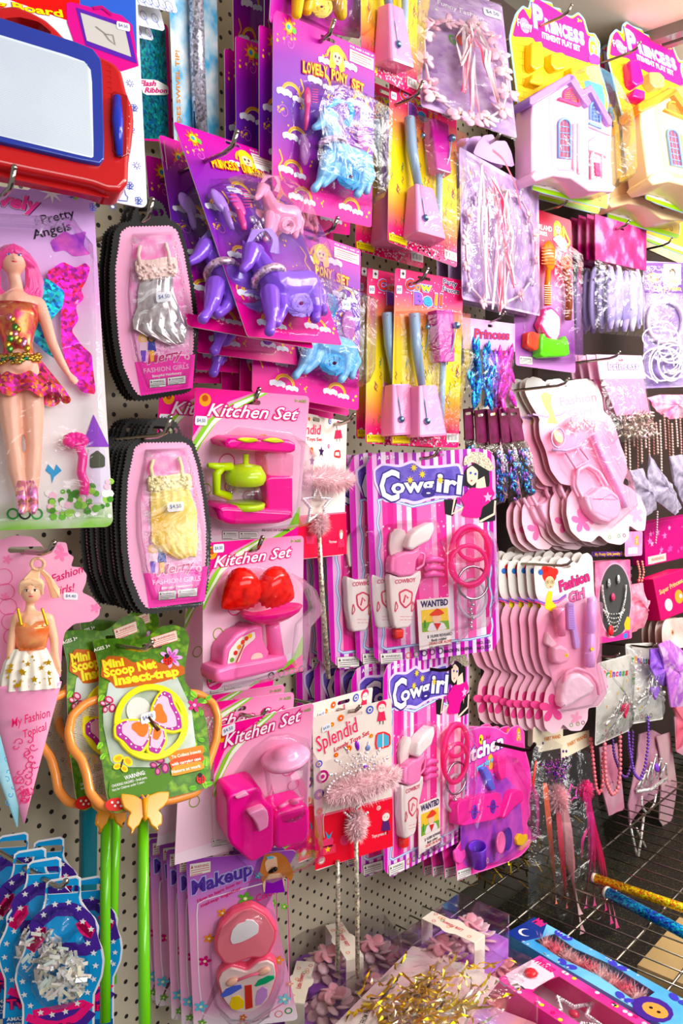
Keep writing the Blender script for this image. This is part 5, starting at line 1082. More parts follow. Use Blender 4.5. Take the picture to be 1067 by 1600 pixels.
for x, y, c1, c2, c3, r_ in ((196, 332, 'f08020', 'e8302a', 'f4e4dc', 14), (320, 297, '4a60b8', 'f3e6dc', '4a60b8', 17), (103, 528, '3a4ab0', 'f3e6dc', 'c04890', 15), (118, 582, 'b01878', 'f3e6dc', 'c83090', 27), (103, 658, '3a3aa0', 'c03888', 'f3e6dc', 22), (230, 462, 'f08020', 'e8302a', 'f4d020', 14), (105, 730, 'f08020', 'e8302a', 'f4d020', 15), (176, 490, 'e87020', 'e8302a', 'f4d020', 10), (130, 385, 'e8502a', 'e8302a', 'f4d020', 7), (326, 408, 'f0a020', 'e8302a', 'f4d020', 9), (158, 360, 'f0a020', 'd8302a', 'f4d020', 10), (358, 716, 'f4e4dc', 'e21a38', 'f4e4dc', 10)):
    q = c.q(x, y); b.circ(q, r_*c.s, .0015, M(c1, 'ink'), 14); b.circ(q, r_*.62*c.s, .0017, M(c2, 'ink'), 12); b.circ(q, r_*.34*c.s, .0019, M(c3, 'ink'), 10)
P_ = smooth_pts(c.P([(345, 440), (350, 400), (380, 393), (405, 405), (405, 450), (350, 465)]), 1); b.stroke(P_, .003, .0016, M('e23a40', 'ink'), True); b.flat(P_, .0015, M('5ab0d0', 'ink')); b.stroke(c.P([(376, 396), (376, 458)]), .002, .0017, M('f3e6dc', 'ink'))
def dollprint(x, y, s_, hat):
    b.circ(c.q(x, y), 26*s_*c.s, .0016, M(hat, 'ink'), 14); b.circ(c.q(x, y+10*s_), 20*s_*c.s, .0019, M('f7e8e0', 'ink'), 14); b.flat(c.P([(x-14*s_, y+28*s_), (x+14*s_, y+26*s_), (x+22*s_, y+72*s_), (x-22*s_, y+78*s_)]), .0018, M('e23a60' if hat != 'e23a48' else '5a2a6a', 'ink'))
    for e in (-7, 7): b.circ(c.q(x+e*s_, y+10*s_), 2.5*s_*c.s, .0022, M('2a2030', 'ink'), 6)
    for e in (-8, 8): b.stroke(c.P([(x+e*s_, y+74*s_), (x+e*s_, y+92*s_)]), .0012, .0018, M('3a2030', 'ink'))
dollprint(370, 280, .85, 'f03a6a'); dollprint(388, 745, .9, 'e23a48')
b.flat(c.P([(110, 860), (150, 835), (165, 850), (160, 880), (120, 885)]), .0016, M('f04878', 'ink')); b.flat(c.P([(105, 885), (172, 868), (175, 905), (108, 922)]), .0016, M('f04868', 'ink')); b.star(c.q(140, 893), .005, .0019, M('f4d020', 'ink')); b.flat(c.P([(130, 815), (145, 835), (160, 815), (150, 845), (138, 848)]), .0017, M('3aa0c0', 'ink')); b.circ(c.q(215, 850), .009, .0016, M('f04878', 'ink')); b.circ(c.q(113, 941), .006, .0016, M('f4e4dc', 'ink')); b.ring(c.q(113, 941), .005, .001, .0018, M('c02030', 'ink'))
b.text('Toys present', c.q(328, 845), c.q(390, 828), 14*c.s, .0016, M('fbe4e8', 'ink'), bold=.02); sticker(b, c, 134, 372, 34, 26, .0022, .2); b.build('card', c.root)
def fluff(b, A, B, R_, n, mt, seed=0, ln=.012):
    r = random.Random(seed); A = Vector(A); B = Vector(B); ax = (B-A); V = []; Fc = []
    for i in range(n):
        t_ = r.random(); P = A+ax*t_; taper = (1-abs(2*t_-1)**3)*.7+.3; d = Vector((r.gauss(0, 1), r.gauss(0, 1), r.gauss(0, 1))).normalized()*taper; o = P+d*R_*r.uniform(.1, .55); e = P+d*(R_*r.uniform(.75, 1.05)+ln*r.random()*.6)+Vector((0, -.002*r.random(), 0))
        sd = d.cross(Vector((r.random(), r.random(), r.random()))).normalized()*.0006; md = (o+e)/2+Vector((r.uniform(-1, 1), r.uniform(-1, 1), r.uniform(-1, 1)))*.0018
        j = len(V); V += [tuple(o-sd), tuple(o+sd), tuple(md-sd*.9), tuple(md+sd*.9), tuple(e)]; Fc += [(j, j+1, j+3, j+2), (j+2, j+3, j+4)]
    b.add(V, Fc, mt)
    b.tube([tuple(A), tuple(A+ax*.25), tuple(A+ax*.5), tuple(A+ax*.75), tuple(B)], [R_*.3, R_*.5, R_*.55, R_*.5, R_*.3], mt, 10)
flm = M('ffdbe0', 'velvet'); spk = M('e4dfe2', 'sparkle')
# tiara wand
b = MB(); h = .014
cx, cy = 300, 610
for i, (ex, ey) in enumerate(((150, 575), (175, 515), (215, 460), (262, 445), (315, 440), (365, 465), (400, 500), (415, 545))):
    P_ = smooth_pts([(cx, cy, h), ((cx+ex)/2+(8 if i < 4 else -8), (cy+ey)/2-26, h+.004), (ex, ey, h)], 2, False)
    for q in P_: b.ell(c.p(*q), .0022, spk, 6)
    for j in range(7): a = j/6; b.ell(c.p(cx+(ex-cx)*(.35+.6*a), cy+(ey-cy)*(.35+.6*a), h), .002, spk, 6)
for i in range(26): a = PI*i/25; b.ell(c.p(cx-12-150*math.cos(a), cy+22-78*math.sin(a)-(i/25-.5)*60, h+.003), .0025, spk, 6)
b.build('tiara', c.root)
b = MB(); b.ell(c.p(268, 452, .017), (.0035, .008, .003), M('8a2ac0', 'plastic'), 10, (0, 0, .2)); b.ell(c.p(302, 540, .018), (.003, .003, .002), M('8a2ac0', 'plastic'), 8); b.ell(c.p(313, 462, .017), (.0045, .0045, .002), M('7a8ab8', 'plastic'), 10); b.build('gems', c.root)
b = MB(); fluff(b, c.p(150, 670, .018), c.p(440, 565, .022), .024, 4200, flm, 3, .018); b.build('feather_trim', c.root)
b = MB(); fluff(b, c.p(270, 745, .014), c.p(262, 840, .014), .016, 1800, flm, 5, .014)
for i in range(26): b.ell(c.p(215+(i % 13)*8, 720+(60 if i > 12 else 0)-abs(i % 13-6)*7, .014), .0024, spk, 6)
b.build('feather_tuft', c.root)
b = MB(); tw = M('cfc6b4', 'sparkle'); b.tube(c.P3([(262, 830, .012), (268, 1100, .012), (270, 1445, .006)]), .0034, tw, 10); b.build('wand_stick', c.root)
b = MB(); b.tube(c.P3([(184, 945, .006), (186, 1100, .004), (184, 1430, -.004)]), .0034, tw, 10); b.build('wand_stick', c.root)
b = MB(); b.tube(c.P3(smooth_pts([(140, 710, .01), (122, 760, .014), (125, 830, .012), (128, 845, .01)], 2, False)), .0007, M('d8d0d0', 'plastic'), 5); b.build('tie_wire', c.root)
sp_.at([(486, 1106), (581, 1080), (560, 1300), (467, 1342)], .165, 'cream splendid card directly behind the tiara wand card', None, ('card',), (8, 10, 12), 1)
hook(562, 1104, .215, 'chrome hook through the tiara wand card', .012, dark=False)
hook(430, 1093, .15, 'short dark hook between the strawberry and mixer packs', .01, dark=True)
# upper splendid card with a star wand
c = Pack('wand_card', 'splendid card with a pink feathered star wand, right of the coffee maker pack', 'toy wand', [(70, 10), (250, 56), (262, 652), (30, 678)], .12, zf=ZI, quadz=True)
b = MB(); plate(c, M('f3e6dc'), slot=c.slot(125, 45, .022, .006), mb=b, r=.003); b.flat(c.P([(40, 478), (258, 460), (262, 650), (30, 676)]), .0012, M('e21a48', 'ink')); b.stroke(c.P([(40, 482), (258, 464)]), .0022, .0014, M('f07a98', 'ink'))
b.text('Splendid', c.q(0, 108), c.q(145, 112), 44*c.s, .0014, M('e83a60', 'ink'), M('fbeef0', 'ink'), .03, .02, .15); b.text('Lovely Toys Set', c.q(20, 138), c.q(150, 142), 16*c.s, .0014, M('c83050', 'ink'), bold=.02)
for x, y, c1, c2, c3, r_ in ((102, 186, 'e87020', 'e8302a', 'f4d020', 17), (185, 52, '4a60b8', 'f3e6dc', '4a60b8', 14), (180, 165, 'c83090', 'f3e6dc', 'c83090', 10), (92, 42, 'e87020', 'e8302a', 'f4d020', 8)):
    q = c.q(x, y); b.circ(q, r_*c.s, .0015, M(c1, 'ink'), 14); b.circ(q, r_*.62*c.s, .0017, M(c2, 'ink'), 12); b.circ(q, r_*.34*c.s, .0019, M(c3, 'ink'), 10)
dollprint(222, 70, .8, 'f03a6a'); dollprint(235, 560, .8, 'f0a090'); P_ = smooth_pts(c.P([(205, 210), (208, 188), (228, 185), (232, 215)]), 1); b.stroke(P_, .003, .0016, M('e23a40', 'ink'), True); b.text('Toys present', c.q(180, 600), c.q(215, 600), 12*c.s, .0016, M('fbe4e8', 'ink')); b.flat(c.P([(75, 570), (115, 570), (112, 605), (78, 605)]), .0016, M('f04878', 'ink'))
b.build('card', c.root)
b = MB(); b.star(c.q(108, 232, .012), .008, .012, M('a030c0', 'metal')); b.star(c.q(150, 190, .012), .009, .012, M('5a2a80', 'metal')); b.build('purple_stars', c.root)
b = MB(); fluff(b, c.p(75, 310, .018), c.p(285, 315, .018), .022, 3000, flm, 3, .014); b.build('feather_trim', c.root)
b = MB(); 
for t_ in range(10):
    a0 = PI/2+t_*PI/5; a1 = a0+PI/5; r0, r1 = (70, 32) if t_ % 2 == 0 else (32, 70)
    for j in range(7): f_ = j/7; x = 130+(r0*math.cos(a0)*(1-f_)+r1*math.cos(a1)*f_)*.95; y = 430-(r0*math.sin(a0)*(1-f_)+r1*math.sin(a1)*f_)*1.3; b.ell(c.p(x, y, .016), .0028, spk, 6)
b.build('star', c.root)
b = MB(); fluff(b, c.p(145, 480, .018), c.p(145, 550, .018), .014, 1300, flm, 6, .012); b.build('feather_tuft', c.root)
b = MB(); b.tube(c.P3([(138, 560, .014), (155, 850, .012), (182, 1210, .01)]), .0036, tw, 10); b.build('wand_stick', c.root)
hook(553, 648, .15, 'chrome hook with an upturned end beside the lowest cow bell packs', .012)
# ================================================================ scoop nets
LEAF = [(372, 775), (470, 768), (560, 775), (600, 758), (650, 720), (700, 714), (745, 728), (764, 772), (748, 860), (742, 940), (790, 1005), (832, 1100), (846, 1250), (850, 1362), (800, 1382), (620, 1425), (450, 1480), (428, 1400), (402, 1200), (396, 1000), (400, 900), (385, 830)]
c = Pack('scoop_net', 'front butterfly scoop net with an orange rim, leafy card and green handle', 'toy net', [(372, 715), (764, 715), (850, 1440), (372, 1470)], .17, zf=ZL, quadz=True); nt_ = c
gm = mottled('5f8a1a', '8fb82e', 60, .35, '3f6a14', 4, .3, .7)
b = plate(c, gm, smooth_pts(c.P(LEAF), 1), slot=c.slot(612, 800, .024, .006)); r = random.Random(3)
def leaf(x, y, a, L_, cc, hh):
    q = Vector(c.q(x, y)); d = Vector((math.cos(a), math.sin(a)))*L_; n_ = Vector((-d.y, d.x))*.28
    b.flat([tuple(q), tuple(q+d*.3+n_), tuple(q+d*.7+n_*.8), tuple(q+d), tuple(q+d*.7-n_*.8), tuple(q+d*.3-n_)], hh, M(cc, 'ink')); b.stroke([tuple(q), tuple(q+d)], .0005, hh+.0001, M('3f6a14', 'ink'))
for i in range(60):
    x, y = r.choice([(r.uniform(680, 770), r.uniform(940, 1030)), (r.uniform(400, 440), r.uniform(960, 1360)), (r.uniform(600, 750), r.uniform(740, 800)), (r.uniform(760, 830), r.uniform(1010, 1200)), (r.uniform(790, 840), r.uniform(1280, 1370))]); leaf(x, y, r.uniform(0, 6.3), r.uniform(.006, .012), r.choice(['6ab02a', '8cc83a', '4f8f1e', 'a4d44a']), .0011+i*.00001)
b.flat(smooth_pts(c.P([(440, 930), (700, 900), (770, 1050), (790, 1220), (640, 1290), (450, 1290), (410, 1100)]), 1), .0019, mottled('9aa890', 'd0d8d4', 26))
# title
b.flat(smooth_pts(c.P([(408, 880), (430, 840), (500, 845), (540, 870), (600, 850), (640, 870), (740, 880), (745, 915), (640, 950), (470, 975), (440, 940), (405, 925)]), 1), .0020, M('b8621a', 'ink'))
for st_, p0, p1, sz in (('Mini', (415, 892), (500, 880), 34), ('Scoop Net', (420, 928), (632, 888), 36), ('Insect-trap', (462, 960), (722, 918), 38)): b.text(st_, c.q(*p0), c.q(*p1), sz*c.s, .0022, M('f8e23a', 'ink'), M('d8741a', 'ink'), .05, .05, 0, .0003)
b.text('AGES 3+', c.q(378, 825), c.q(445, 805), 14*c.s, .002, M('f4f8e0', 'ink'), bold=.03); b.text('AGES 3+', c.q(378, 825), c.q(445, 805), 14*c.s, .0018, M('3a5a10', 'ink'), bold=.1)
warn(b, c, [(606, 770), (708, 738), (716, 778), (618, 808)], .002, 'WARNING', 'd04a3a', 'f6e4d8')
b.flower(c.q(688, 848), 48*c.s, .0023, M('e8b0e0', 'ink'), None, 7); b.flower(c.q(688, 848), 30*c.s, .0024, M('c860b8', 'ink'), None, 7)
def bug(x, y, r_, h_): b.circ(c.q(x, y), r_*c.s, h_, M('d8201a', 'ink'), 14); b.stroke(c.P([(x, y-r_), (x+r_*.1, y+r_)]), .0008, h_+.0002, M(BK, 'ink')); b.circ(c.q(x-r_*.2, y-r_*.9), r_*.5*c.s, h_+.0001, M(BK, 'ink'), 10); [b.circ(c.q(x+e*r_*.45, y+f_*r_*.4), r_*.17*c.s, h_+.0002, M(BK, 'ink'), 7) for e in (-1, 1) for f_ in (-1, .4)]
bug(675, 860, 20, .0027); bug(808, 1338, 18, .0024)
def bfly(x, y, r_, cc, c2, h_, a=0.):
    for s_ in (-1, 1):
        for (u0, v0, rr) in ((.6, -.45, .62), (.45, .5, .45)):
            X = s_*u0; q = c.q(x+(X*math.cos(a)-v0*math.sin(a))*r_, y+(X*math.sin(a)+v0*math.cos(a))*r_); b.circ(q, rr*r_*c.s, h_, M(cc, 'ink'), 12, rr*.75*r_*c.s, -s_*.6-a); b.circ(q, rr*.6*r_*c.s, h_+.0002, M(c2, 'ink'), 10, rr*.4*r_*c.s, -s_*.6-a)
    b.stroke(c.P([(x+r_*.4*math.sin(a), y-r_*.5*math.cos(a)), (x-r_*.5*math.sin(a), y+r_*.5*math.cos(a))]), .0016, h_+.0004, M('3a2014', 'ink'))
bfly(490, 1275, 34, 'f4d82a', 'e8a81c', .0024, .3); bfly(432, 1040, 30, 'b02a5a', 'f0c0d0', .0024, 1.2); bfly(640, 1285, 34, '8a2a6a', 'e87aa0', .0024, 1.0); b.flower(c.q(782, 1040), 30*c.s, .0024, M('c02a7a', 'ink'), M('f4b0d0', 'ink'))
for i in range(3): b.flat(smooth_pts(c.P([(672+i*8, 1240+i*30), (700, 1225+i*30), (815-i*4, 1200+i*32), (822, 1225+i*32), (810, 1240+i*30), (690, 1268+i*30)]), 1), .0024+i*.0001, M(['e8842a', 'e05a2a', 'f09a3a'][i], 'ink')); b.text(['To Collect Insects', 'with carrying case', 'Nature at work'][i], c.q(690, 1256+i*30), c.q(808, 1230+i*30), 12*c.s, .0028, M('fbf2e6', 'ink'), bold=.03)
b.flat(c.P([(440, 1345), (500, 1320), (640, 1290), (700, 1330), (640, 1400), (460, 1450), (435, 1400)]), .0021, M('4f7a1c', 'ink')); b.text('WARNING:', c.q(502, 1342), c.q(585, 1318), 16*c.s, .0024, M(WH, 'ink'), bold=.02); b.text('CHOKING HAZARD - Small parts.', c.q(450, 1372), c.q(592, 1335), 10*c.s, .0024, M(WH, 'ink')); b.text('Not for Children under 3 years.', c.q(452, 1388), c.q(582, 1352), 9*c.s, .0024, M(WH, 'ink'))
b.circ(c.q(465, 1440), .011, .0024, M('c8302a', 'ink'), 14, .007); [b.circ(c.q(450+i*12, 1432+(i % 2)*14), .0014, .0026, M(WH, 'ink'), 7) for i in range(4)]
b.build('card', c.root); k = c.s
orange = M('f79a50', 'plastic')
rim = smooth_pts([(410, 1008), (345, 1030), (290, 1080), (276, 1150), (290, 1210), (330, 1258), (350, 1320), (362, 1390), (405, 1440), (470, 1455), (580, 1440), (700, 1418), (790, 1390), (820, 1340), (840, 1270), (872, 1180), (880, 1090), (860, 1030), (800, 990), (680, 985), (540, 990)], 2)
b = MB(); b.tube([c.p(x, y, -.007) for x, y in rim], 17*k, orange, 10, closed=True); b.build('net_rim', c.root)
net, n2, bs, out = newmat('mesh_netting'); L = n2.links.new
tr = nd(n2, 'ShaderNodeBsdfTransparent'); mx = nd(n2, 'ShaderNodeMixShader'); tc = nd(n2, 'ShaderNodeTexCoord'); vo = nd(n2, 'ShaderNodeTexVoronoi', feature='DISTANCE_TO_EDGE'); vo.inputs['Scale'].default_value = 520; vo.inputs['Randomness'].default_value = .3
lt = nd(n2, 'ShaderNodeMath', operation='LESS_THAN'); lt.inputs[1].default_value = .13; L(tc.outputs['Object'], vo.inputs['Vector']); L(vo.outputs['Distance'], lt.inputs[0]); bs.inputs['Base Color'].default_value = lin('e8e0d0'); L(lt.outputs[0], mx.inputs[0]); L(tr.outputs[0], mx.inputs[1]); L(bs.outputs[0], mx.inputs[2]); L(mx.outputs[0], out.inputs[0])
b = MB(); R0 = [c.p(x, y, -.008) for x, y in rim]; cc_ = c.p(600, 1200, -.008)
b.loft([[tuple(Vector(p).lerp(Vector(cc_), t_)+Vector((0, 0, -.045*math.sin(min(1, t_*1.4)*PI/2)+.002*math.sin(i*.9)))) for i, p in enumerate(R0)] for t_ in (0, .2, .4, .6, .8, .97)], net, cap=False); b.build('netting', c.root)
b = MB(); ye = M('f2ea2a', 'plastic'); RC = (610, 1105)
P_ = [(RC[0]+138*math.cos(t), RC[1]+142*math.sin(t)) for t in [2*PI*i/36 for i in range(36)]]; O2 = [c.q(x, y, .006) for x, y in P_]
b.prism([(q[0], q[1]) for q in inset(O2, -.0035)], .003, .007, ye, .001, [inset(O2, .0035)[::-1]])
b.circ(c.q(560, 1060, .003), .014, .0035, M('e0e0da', 'soft'), 18, .016)
WNG = [[(612, 1100), (620, 1040), (640, 1000), (660, 978), (690, 990), (700, 1030), (728, 1080), (735, 1130), (700, 1140), (660, 1130)], [(605, 1115), (560, 1100), (500, 1100), (468, 1120), (470, 1160), (500, 1180), (530, 1215), (570, 1225), (600, 1180)], [(620, 1120), (660, 1135), (668, 1180), (640, 1235), (600, 1222), (605, 1160)]]
for i, wg in enumerate(WNG):
    Q_ = smooth_pts(c.P(wg, .008), 2); b.prism(inset(Q_, -.0028) if True else Q_, .003, .0075, ye, .001); b.flat(Q_, .0078+i*.0001, M('b03a9a', 'ink')); b.flat([((x-Q_[0][0])*.82+Q_[0][0], (y-Q_[0][1])*.82+Q_[0][1]) for x, y in Q_], .0082+i*.0001, M('f4c8dc', 'ink')); b.flat([((x-Q_[0][0])*.5+Q_[0][0], (y-Q_[0][1])*.5+Q_[0][1]) for x, y in Q_], .0086+i*.0001, M('f07a2a', 'ink'))
    for j in range(0, len(Q_), 3): b.circ(((Q_[j][0]-Q_[0][0])*.9+Q_[0][0], (Q_[j][1]-Q_[0][1])*.9+Q_[0][1]), .0011, .0088+i*.0001, M('fbe8f4', 'ink'), 7)
b.tube(c.P3([(598, 1085, .009), (640, 1140, .009)]), [.0016, .0022], M('4a2a10', 'plastic'), 6); sticker(b, c, 590, 1098, 50, 40, .0095, .3); b.build('butterfly_ring', c.root)
hd_ = M('7fd01c', 'tint'); hd2 = M('6ab81c', 'plastic')
b = MB(); b.tube(c.P3([(578, 1440, -.002), (578, 1900, -.006), (585, 2420, -.010)]), 17*k*1.15, hd2, 14); b.build('handle', c.root)
ob_ = M('f9a01c', 'plastic')
b = MB(); BF = [(584, 1425), (600, 1400), (640, 1385), (684, 1384), (680, 1420), (662, 1445), (640, 1460), (655, 1480), (655, 1515), (638, 1525), (640, 1545), (625, 1530), (610, 1520), (598, 1490), (586, 1505), (575, 1490), (562, 1520), (548, 1530), (530, 1562), (530, 1535), (512, 1520), (518, 1485), (528, 1470), (500, 1450), (490, 1420), (488, 1392), (540, 1398), (572, 1415)]
b.prism(smooth_pts(c.P(BF, .012), 1), .008, .012, ob_, .0012); b.tube(c.P3([(585, 1415, .013), (586, 1500, .013)]), [.0032, .0018], ob_, 8)
for s_ in (-1, 1): b.tube(c.P3([(585, 1418, .013), (585+s_*14, 1398, .013)]), .0012, ob_, 6)
b.build('butterfly_clip', c.root)
b = MB(); b.prism(smooth_pts(c.P([(556, 1408), (600, 1400), (606, 1440), (560, 1445)], .007), 1), -.004, .008, M('5a2a9a', 'plastic'), .001); b.build('collar', c.root)
nt_.at([(99.5, 965), (225, 968), (250, 1240), (103, 1262)], .12, 'scoop net right behind the front one, its orange rim curving out on the left', None, None, (8, 10, 10), 1)
nt_.at([(128, 940), (245, 945), (262, 1220), (125, 1240)], .08, 'scoop net nearest the pegboard, leafy card top showing over the others', None, None, (8, 10, 10), 1)
hook(237, 1004, .185, 'chrome hook through the front scoop net card', .012)
c = Pack('bubble_stick', 'teal stick pack standing in shadow behind the green net handles', 'stick', [(127, 1235), (150, 1225), (150, 1640), (122, 1640)], .05); b = MB(); b.prism(rrect(-c.W/2, -c.H/2, c.W/2, c.H/2, .006), -.008, .008, M('0a6a78', 'plastic'), .003); b.build('tube', c.root)
# ================================================================ cone dolls
c = Pack('cone_doll', 'blonde doll in an orange top standing in a pink paper cone', 'doll', [(-120, 360), (400, 350), (420, 1500), (-130, 1560)], .19, zf=ZL, quadz=True)
CL = [(-120, 380), (-60, 360), (0, 372), (60, 352), (130, 358), (165, 385), (185, 420), (230, 378), (268, 382), (276, 425), (298, 440), (286, 478), (328, 482), (350, 510), (346, 545), (330, 582), (372, 602), (404, 640), (400, 675), (370, 700), (300, 708), (262, 742), (250, 800), (245, 940), (-60, 940), (-130, 800), (-150, 600)]
b = MB(); b.prism(smooth_pts(c.P(CL), 1), 0, .001, mottled('f0a0c8', 'f7bcd6', 12), holes=[c.slot(105, 410, .034, .006)], side=M('f0d0e0'))
b.text('Fashion', c.q(210, 545), c.q(338, 500), 34*c.s, .0013, M('c81a6a', 'ink'), shear=.35); b.text('Girls!', c.q(215, 595), c.q(306, 575), 34*c.s, .0013, M('c81a6a', 'ink'), shear=.35)
for x, y, r_ in ((245, 430, 30), (385, 645, 22), (240, 400, 14), (30, 450, 20), (20, 600, 18)): b.flower(c.q(x, y), r_*c.s, .0012, M('f48ab8', 'ink'))
for i in range(5): b.ring(c.q(15+i*9, 520+i*60), .008, .0007, .0012, M('e86aa0', 'ink'))
sticker(b, c, 285, 598, 50, 30, .0016, -.1, '$4.40'); b.build('card', c.root); k = c.s; H_ = .026
J = lambda x, y, r, h=H_: (*c.p(x, y, h)[:2], h, r*k)
b = MB(); limb(b, [J(125, 680, 30), J(120, 640, 18), J(122, 610, 18)]); hd = c.p(126, 578, .030); b.ell(hd, (40*k, 50*k, 40*k), SK, 18); b.ell((hd[0], hd[1]-22*k, hd[2]+5*k), (26*k, 27*k, 26*k), SK, 12); b.ell((hd[0], hd[1]-8*k, hd[2]+40*k), (5*k, 8*k, 6*k), SK, 8)
limb(b, [J(70, 690, 26), J(130, 690, 36), J(192, 690, 26)]); limb(b, [J(128, 700, 52), J(126, 780, 40), J(120, 835, 34)])
limb(b, [J(196, 690, 23), J(218, 770, 18), J(222, 840, 16), J(236, 885, 12)]); limb(b, [J(66, 690, 23), J(48, 780, 18), J(40, 850, 15), J(38, 890, 12)])
for kx, ky in ((248, 900), (242, 912), (232, 912), (224, 905)): limb(b, [J(236, 885, 7), J(kx, ky, 4)])
fuse('body', c.root, b, M('f4c0a0', 'skin'), .0013, 3); b = MB(); doll_face(b, hd, 42*k, eye='3a2a20'); b.build('face_paint', c.root)
bl = M('f6c8a0', 'satin'); b = MB(); b.ell((hd[0]+2*k, hd[1]+26*k, hd[2]-6*k), (50*k, 36*k, 42*k), bl, 16); r = random.Random(3)
for i in range(70):
    a = r.uniform(-1, 1); P_ = smooth_pts([(126+a*30, 532, H_+.008), (150+a*8, 480, H_+.004), (190+r.uniform(-6, 14), 520, H_-.002), (222+r.uniform(-12, 18), 580+r.uniform(-12, 25), H_-.008)], 2, False); b.tube(c.P3(P_), .0013, bl, 5)
    t0 = r.uniform(0, 6.28); b.tube([c.p(152+28*math.cos(t0+j*.4)*(1-.02*j), 468+24*math.sin(t0+j*.4), H_+.004+r.uniform(-.003, .003)) for j in range(10)], .0013, bl, 5)
    s_ = 1 if a > 0 else -1; P_ = smooth_pts([(126, 528, H_+.012), (126+a*46, 545, H_+.013), (126+s_*44, 580+abs(a)*10, H_+.006)], 2, False); b.tube(c.P3(P_), .0014, bl, 5)
b.build('hair', c.root)
b = MB(); rg = [[(J(cx, y, 0)[0]+wx*k*math.cos(a), J(cx, y, 0)[1], H_+wx*k*.72*math.sin(a)) for a in [2*PI*i/24 for i in range(24)]] for y, wx, cx in ((700, 66, 130), (730, 70, 130), (770, 62, 128), (815, 56, 124))]
b.loft(rg, mottled('f07a3a', 'f6b06a', 60, .15, 'f89a70', 3, metal=.35)); 
for x0, x1 in ((72, 85), (170, 190)):
    for i in range(16): f_ = i/15; b.ell(c.p(x1+(x0-x1)*(1-f_) if False else x0+(x1-x0)*f_, 650+f_*62, H_+.012), .0017, M('f0c040', 'metal'), 6)
b.build('top', c.root)
b = MB(); rg = []
for t_, y, wx in ((0, 808, 64), (.4, 860, 92), (.8, 920, 104), (1, 975, 108)): rg.append([(J(118, y, 0)[0]+(wx+9*t_*math.cos(14*a))*k*math.cos(a), J(118, y, 0)[1], H_+(wx*.45+9*t_*math.cos(14*a))*k*math.sin(a)) for a in [2*PI*i/84 for i in range(84)]])
b.loft(rg, M('f6eee0', 'soft'), cap=False); r = random.Random(5)
for i in range(26): x = 118+r.uniform(-85, 85); y = r.uniform(840, 965); z_ = H_+.45*104*k*math.sqrt(max(.05, 1-((x-118)/108)**2)); b.star((*c.q(x, y, z_),), r.uniform(.0012, .0042), z_+.002, M('d8a828', 'metal'))
b.build('skirt', c.root)
b = MB(); A = Vector(c.p(100, 950, .022)); B = Vector(c.p(96, 1515, .012)); cone = mottled('f29ac0', 'f7b6d2', 14)
b.lathe(B, A, [(0, .0008), (.25, 36*k), (.5, 70*k), (.75, 104*k), (.98, 138*k), (1.0, 140*k)], cone, 40, .42)
b.text('My Fashion', c.q(48, 1125, .04), c.q(205, 1080, .04), 34*k, .0445, M('d8206a', 'ink'), shear=.35); b.text('Topical', c.q(100, 1165, .035), c.q(195, 1130, .035), 30*k, .0415, M('d8206a', 'ink'), shear=.35)
b.build('paper_cone', c.root)
b = MB(); r = random.Random(6); fl_ = M('d8407a', 'ink')
for i in range(26):
    y = r.uniform(1180, 1440); f_ = (1515-y)/565; x = 98+r.uniform(-1, 1)*110*f_; zz = .012+.010*(1-f_)*0+.42*140*k*f_*math.sqrt(max(0, 1-((x-98)/(140*f_))**2))+.001+.010*f_; q = c.q(x, y, zz); b.stroke([(q[0]+.0006*j*math.cos(j*.8+i), q[1]+.0006*j*math.sin(j*.8+i)) for j in range(9)], .0009, zz, fl_)
b.build('cone_print', c.root)
hook(84, 848, .225, 'chrome hook over the blonde cone doll', .012)
t = Pack('cone_doll', 'pale blue paper cone tip behind the pink cone', 'doll', [(-60, 1070), (50, 1090), (50, 1300), (-60, 1295)], .09, sig=(5, 5, 5))
b = MB(); q0 = t.p(27, 1292, 0); q1 = t.p(-8, 1070, 0); b.lathe(q0, q1, [(0, .0008), (.5, .019), (1, .030)], mottled('8ad0e4', 'b8e6f2', 16), 30, .45)
for i in range(12): y = 1250-i*11; q = t.q(20-i*1.2+(i % 3)*4, y, .02); b.stroke([(q[0]+.0006*j*math.cos(j*.8+i), q[1]+.0006*j*math.sin(j*.8+i)) for j in range(8)], .0008, .012+i*.001, M('2a8ac0', 'ink'))
b.build('paper_cone', t.root)
# ================================================================ twinkling ball cards
c = Pack('light_ball_card', 'frontmost starry blue card with a clear crinkled ball, bottom left', 'light toy', [(60, 470), (560, 440), (600, 1500), (90, 1530)], .21, zf=ZQ, quadz=True, sig=(9, 10, 10)); tb = c
TB = [(258, 482), (450, 450), (450, 590), (495, 655), (530, 690), (552, 740), (545, 800), (572, 860), (582, 930), (572, 1010), (545, 1075), (525, 1120), (525, 1500), (110, 1520), (128, 1180), (100, 1100), (82, 1030), (92, 960), (125, 890), (138, 850), (135, 800), (180, 735), (192, 690), (235, 640), (250, 590)]
Po = smooth_pts(c.P(TB), 1)
b = MB(); b.prism(Po, 0, .001, M('f4f2f4'), holes=[c.slot(350, 532, .034, .008)]); b.flat(inset(Po[::-1], .002), .0012, M('1a98d0', 'card'), holes=[c.slot(350, 532, .034, .008)])
b.stroke(smooth_pts(c.P([(170, 860), (215, 770), (200, 720), (300, 640), (420, 640), (490, 700), (500, 780), (530, 860)]), 1), .014, .0014, M('4a2a8a', 'ink')); b.stroke(smooth_pts(c.P([(160, 880), (240, 780), (240, 740)]), 1), .009, .0016, M('e8207a', 'ink')); b.stroke(smooth_pts(c.P([(440, 700), (470, 760), (520, 780)]), 1), .009, .0016, M('e8207a', 'ink'))
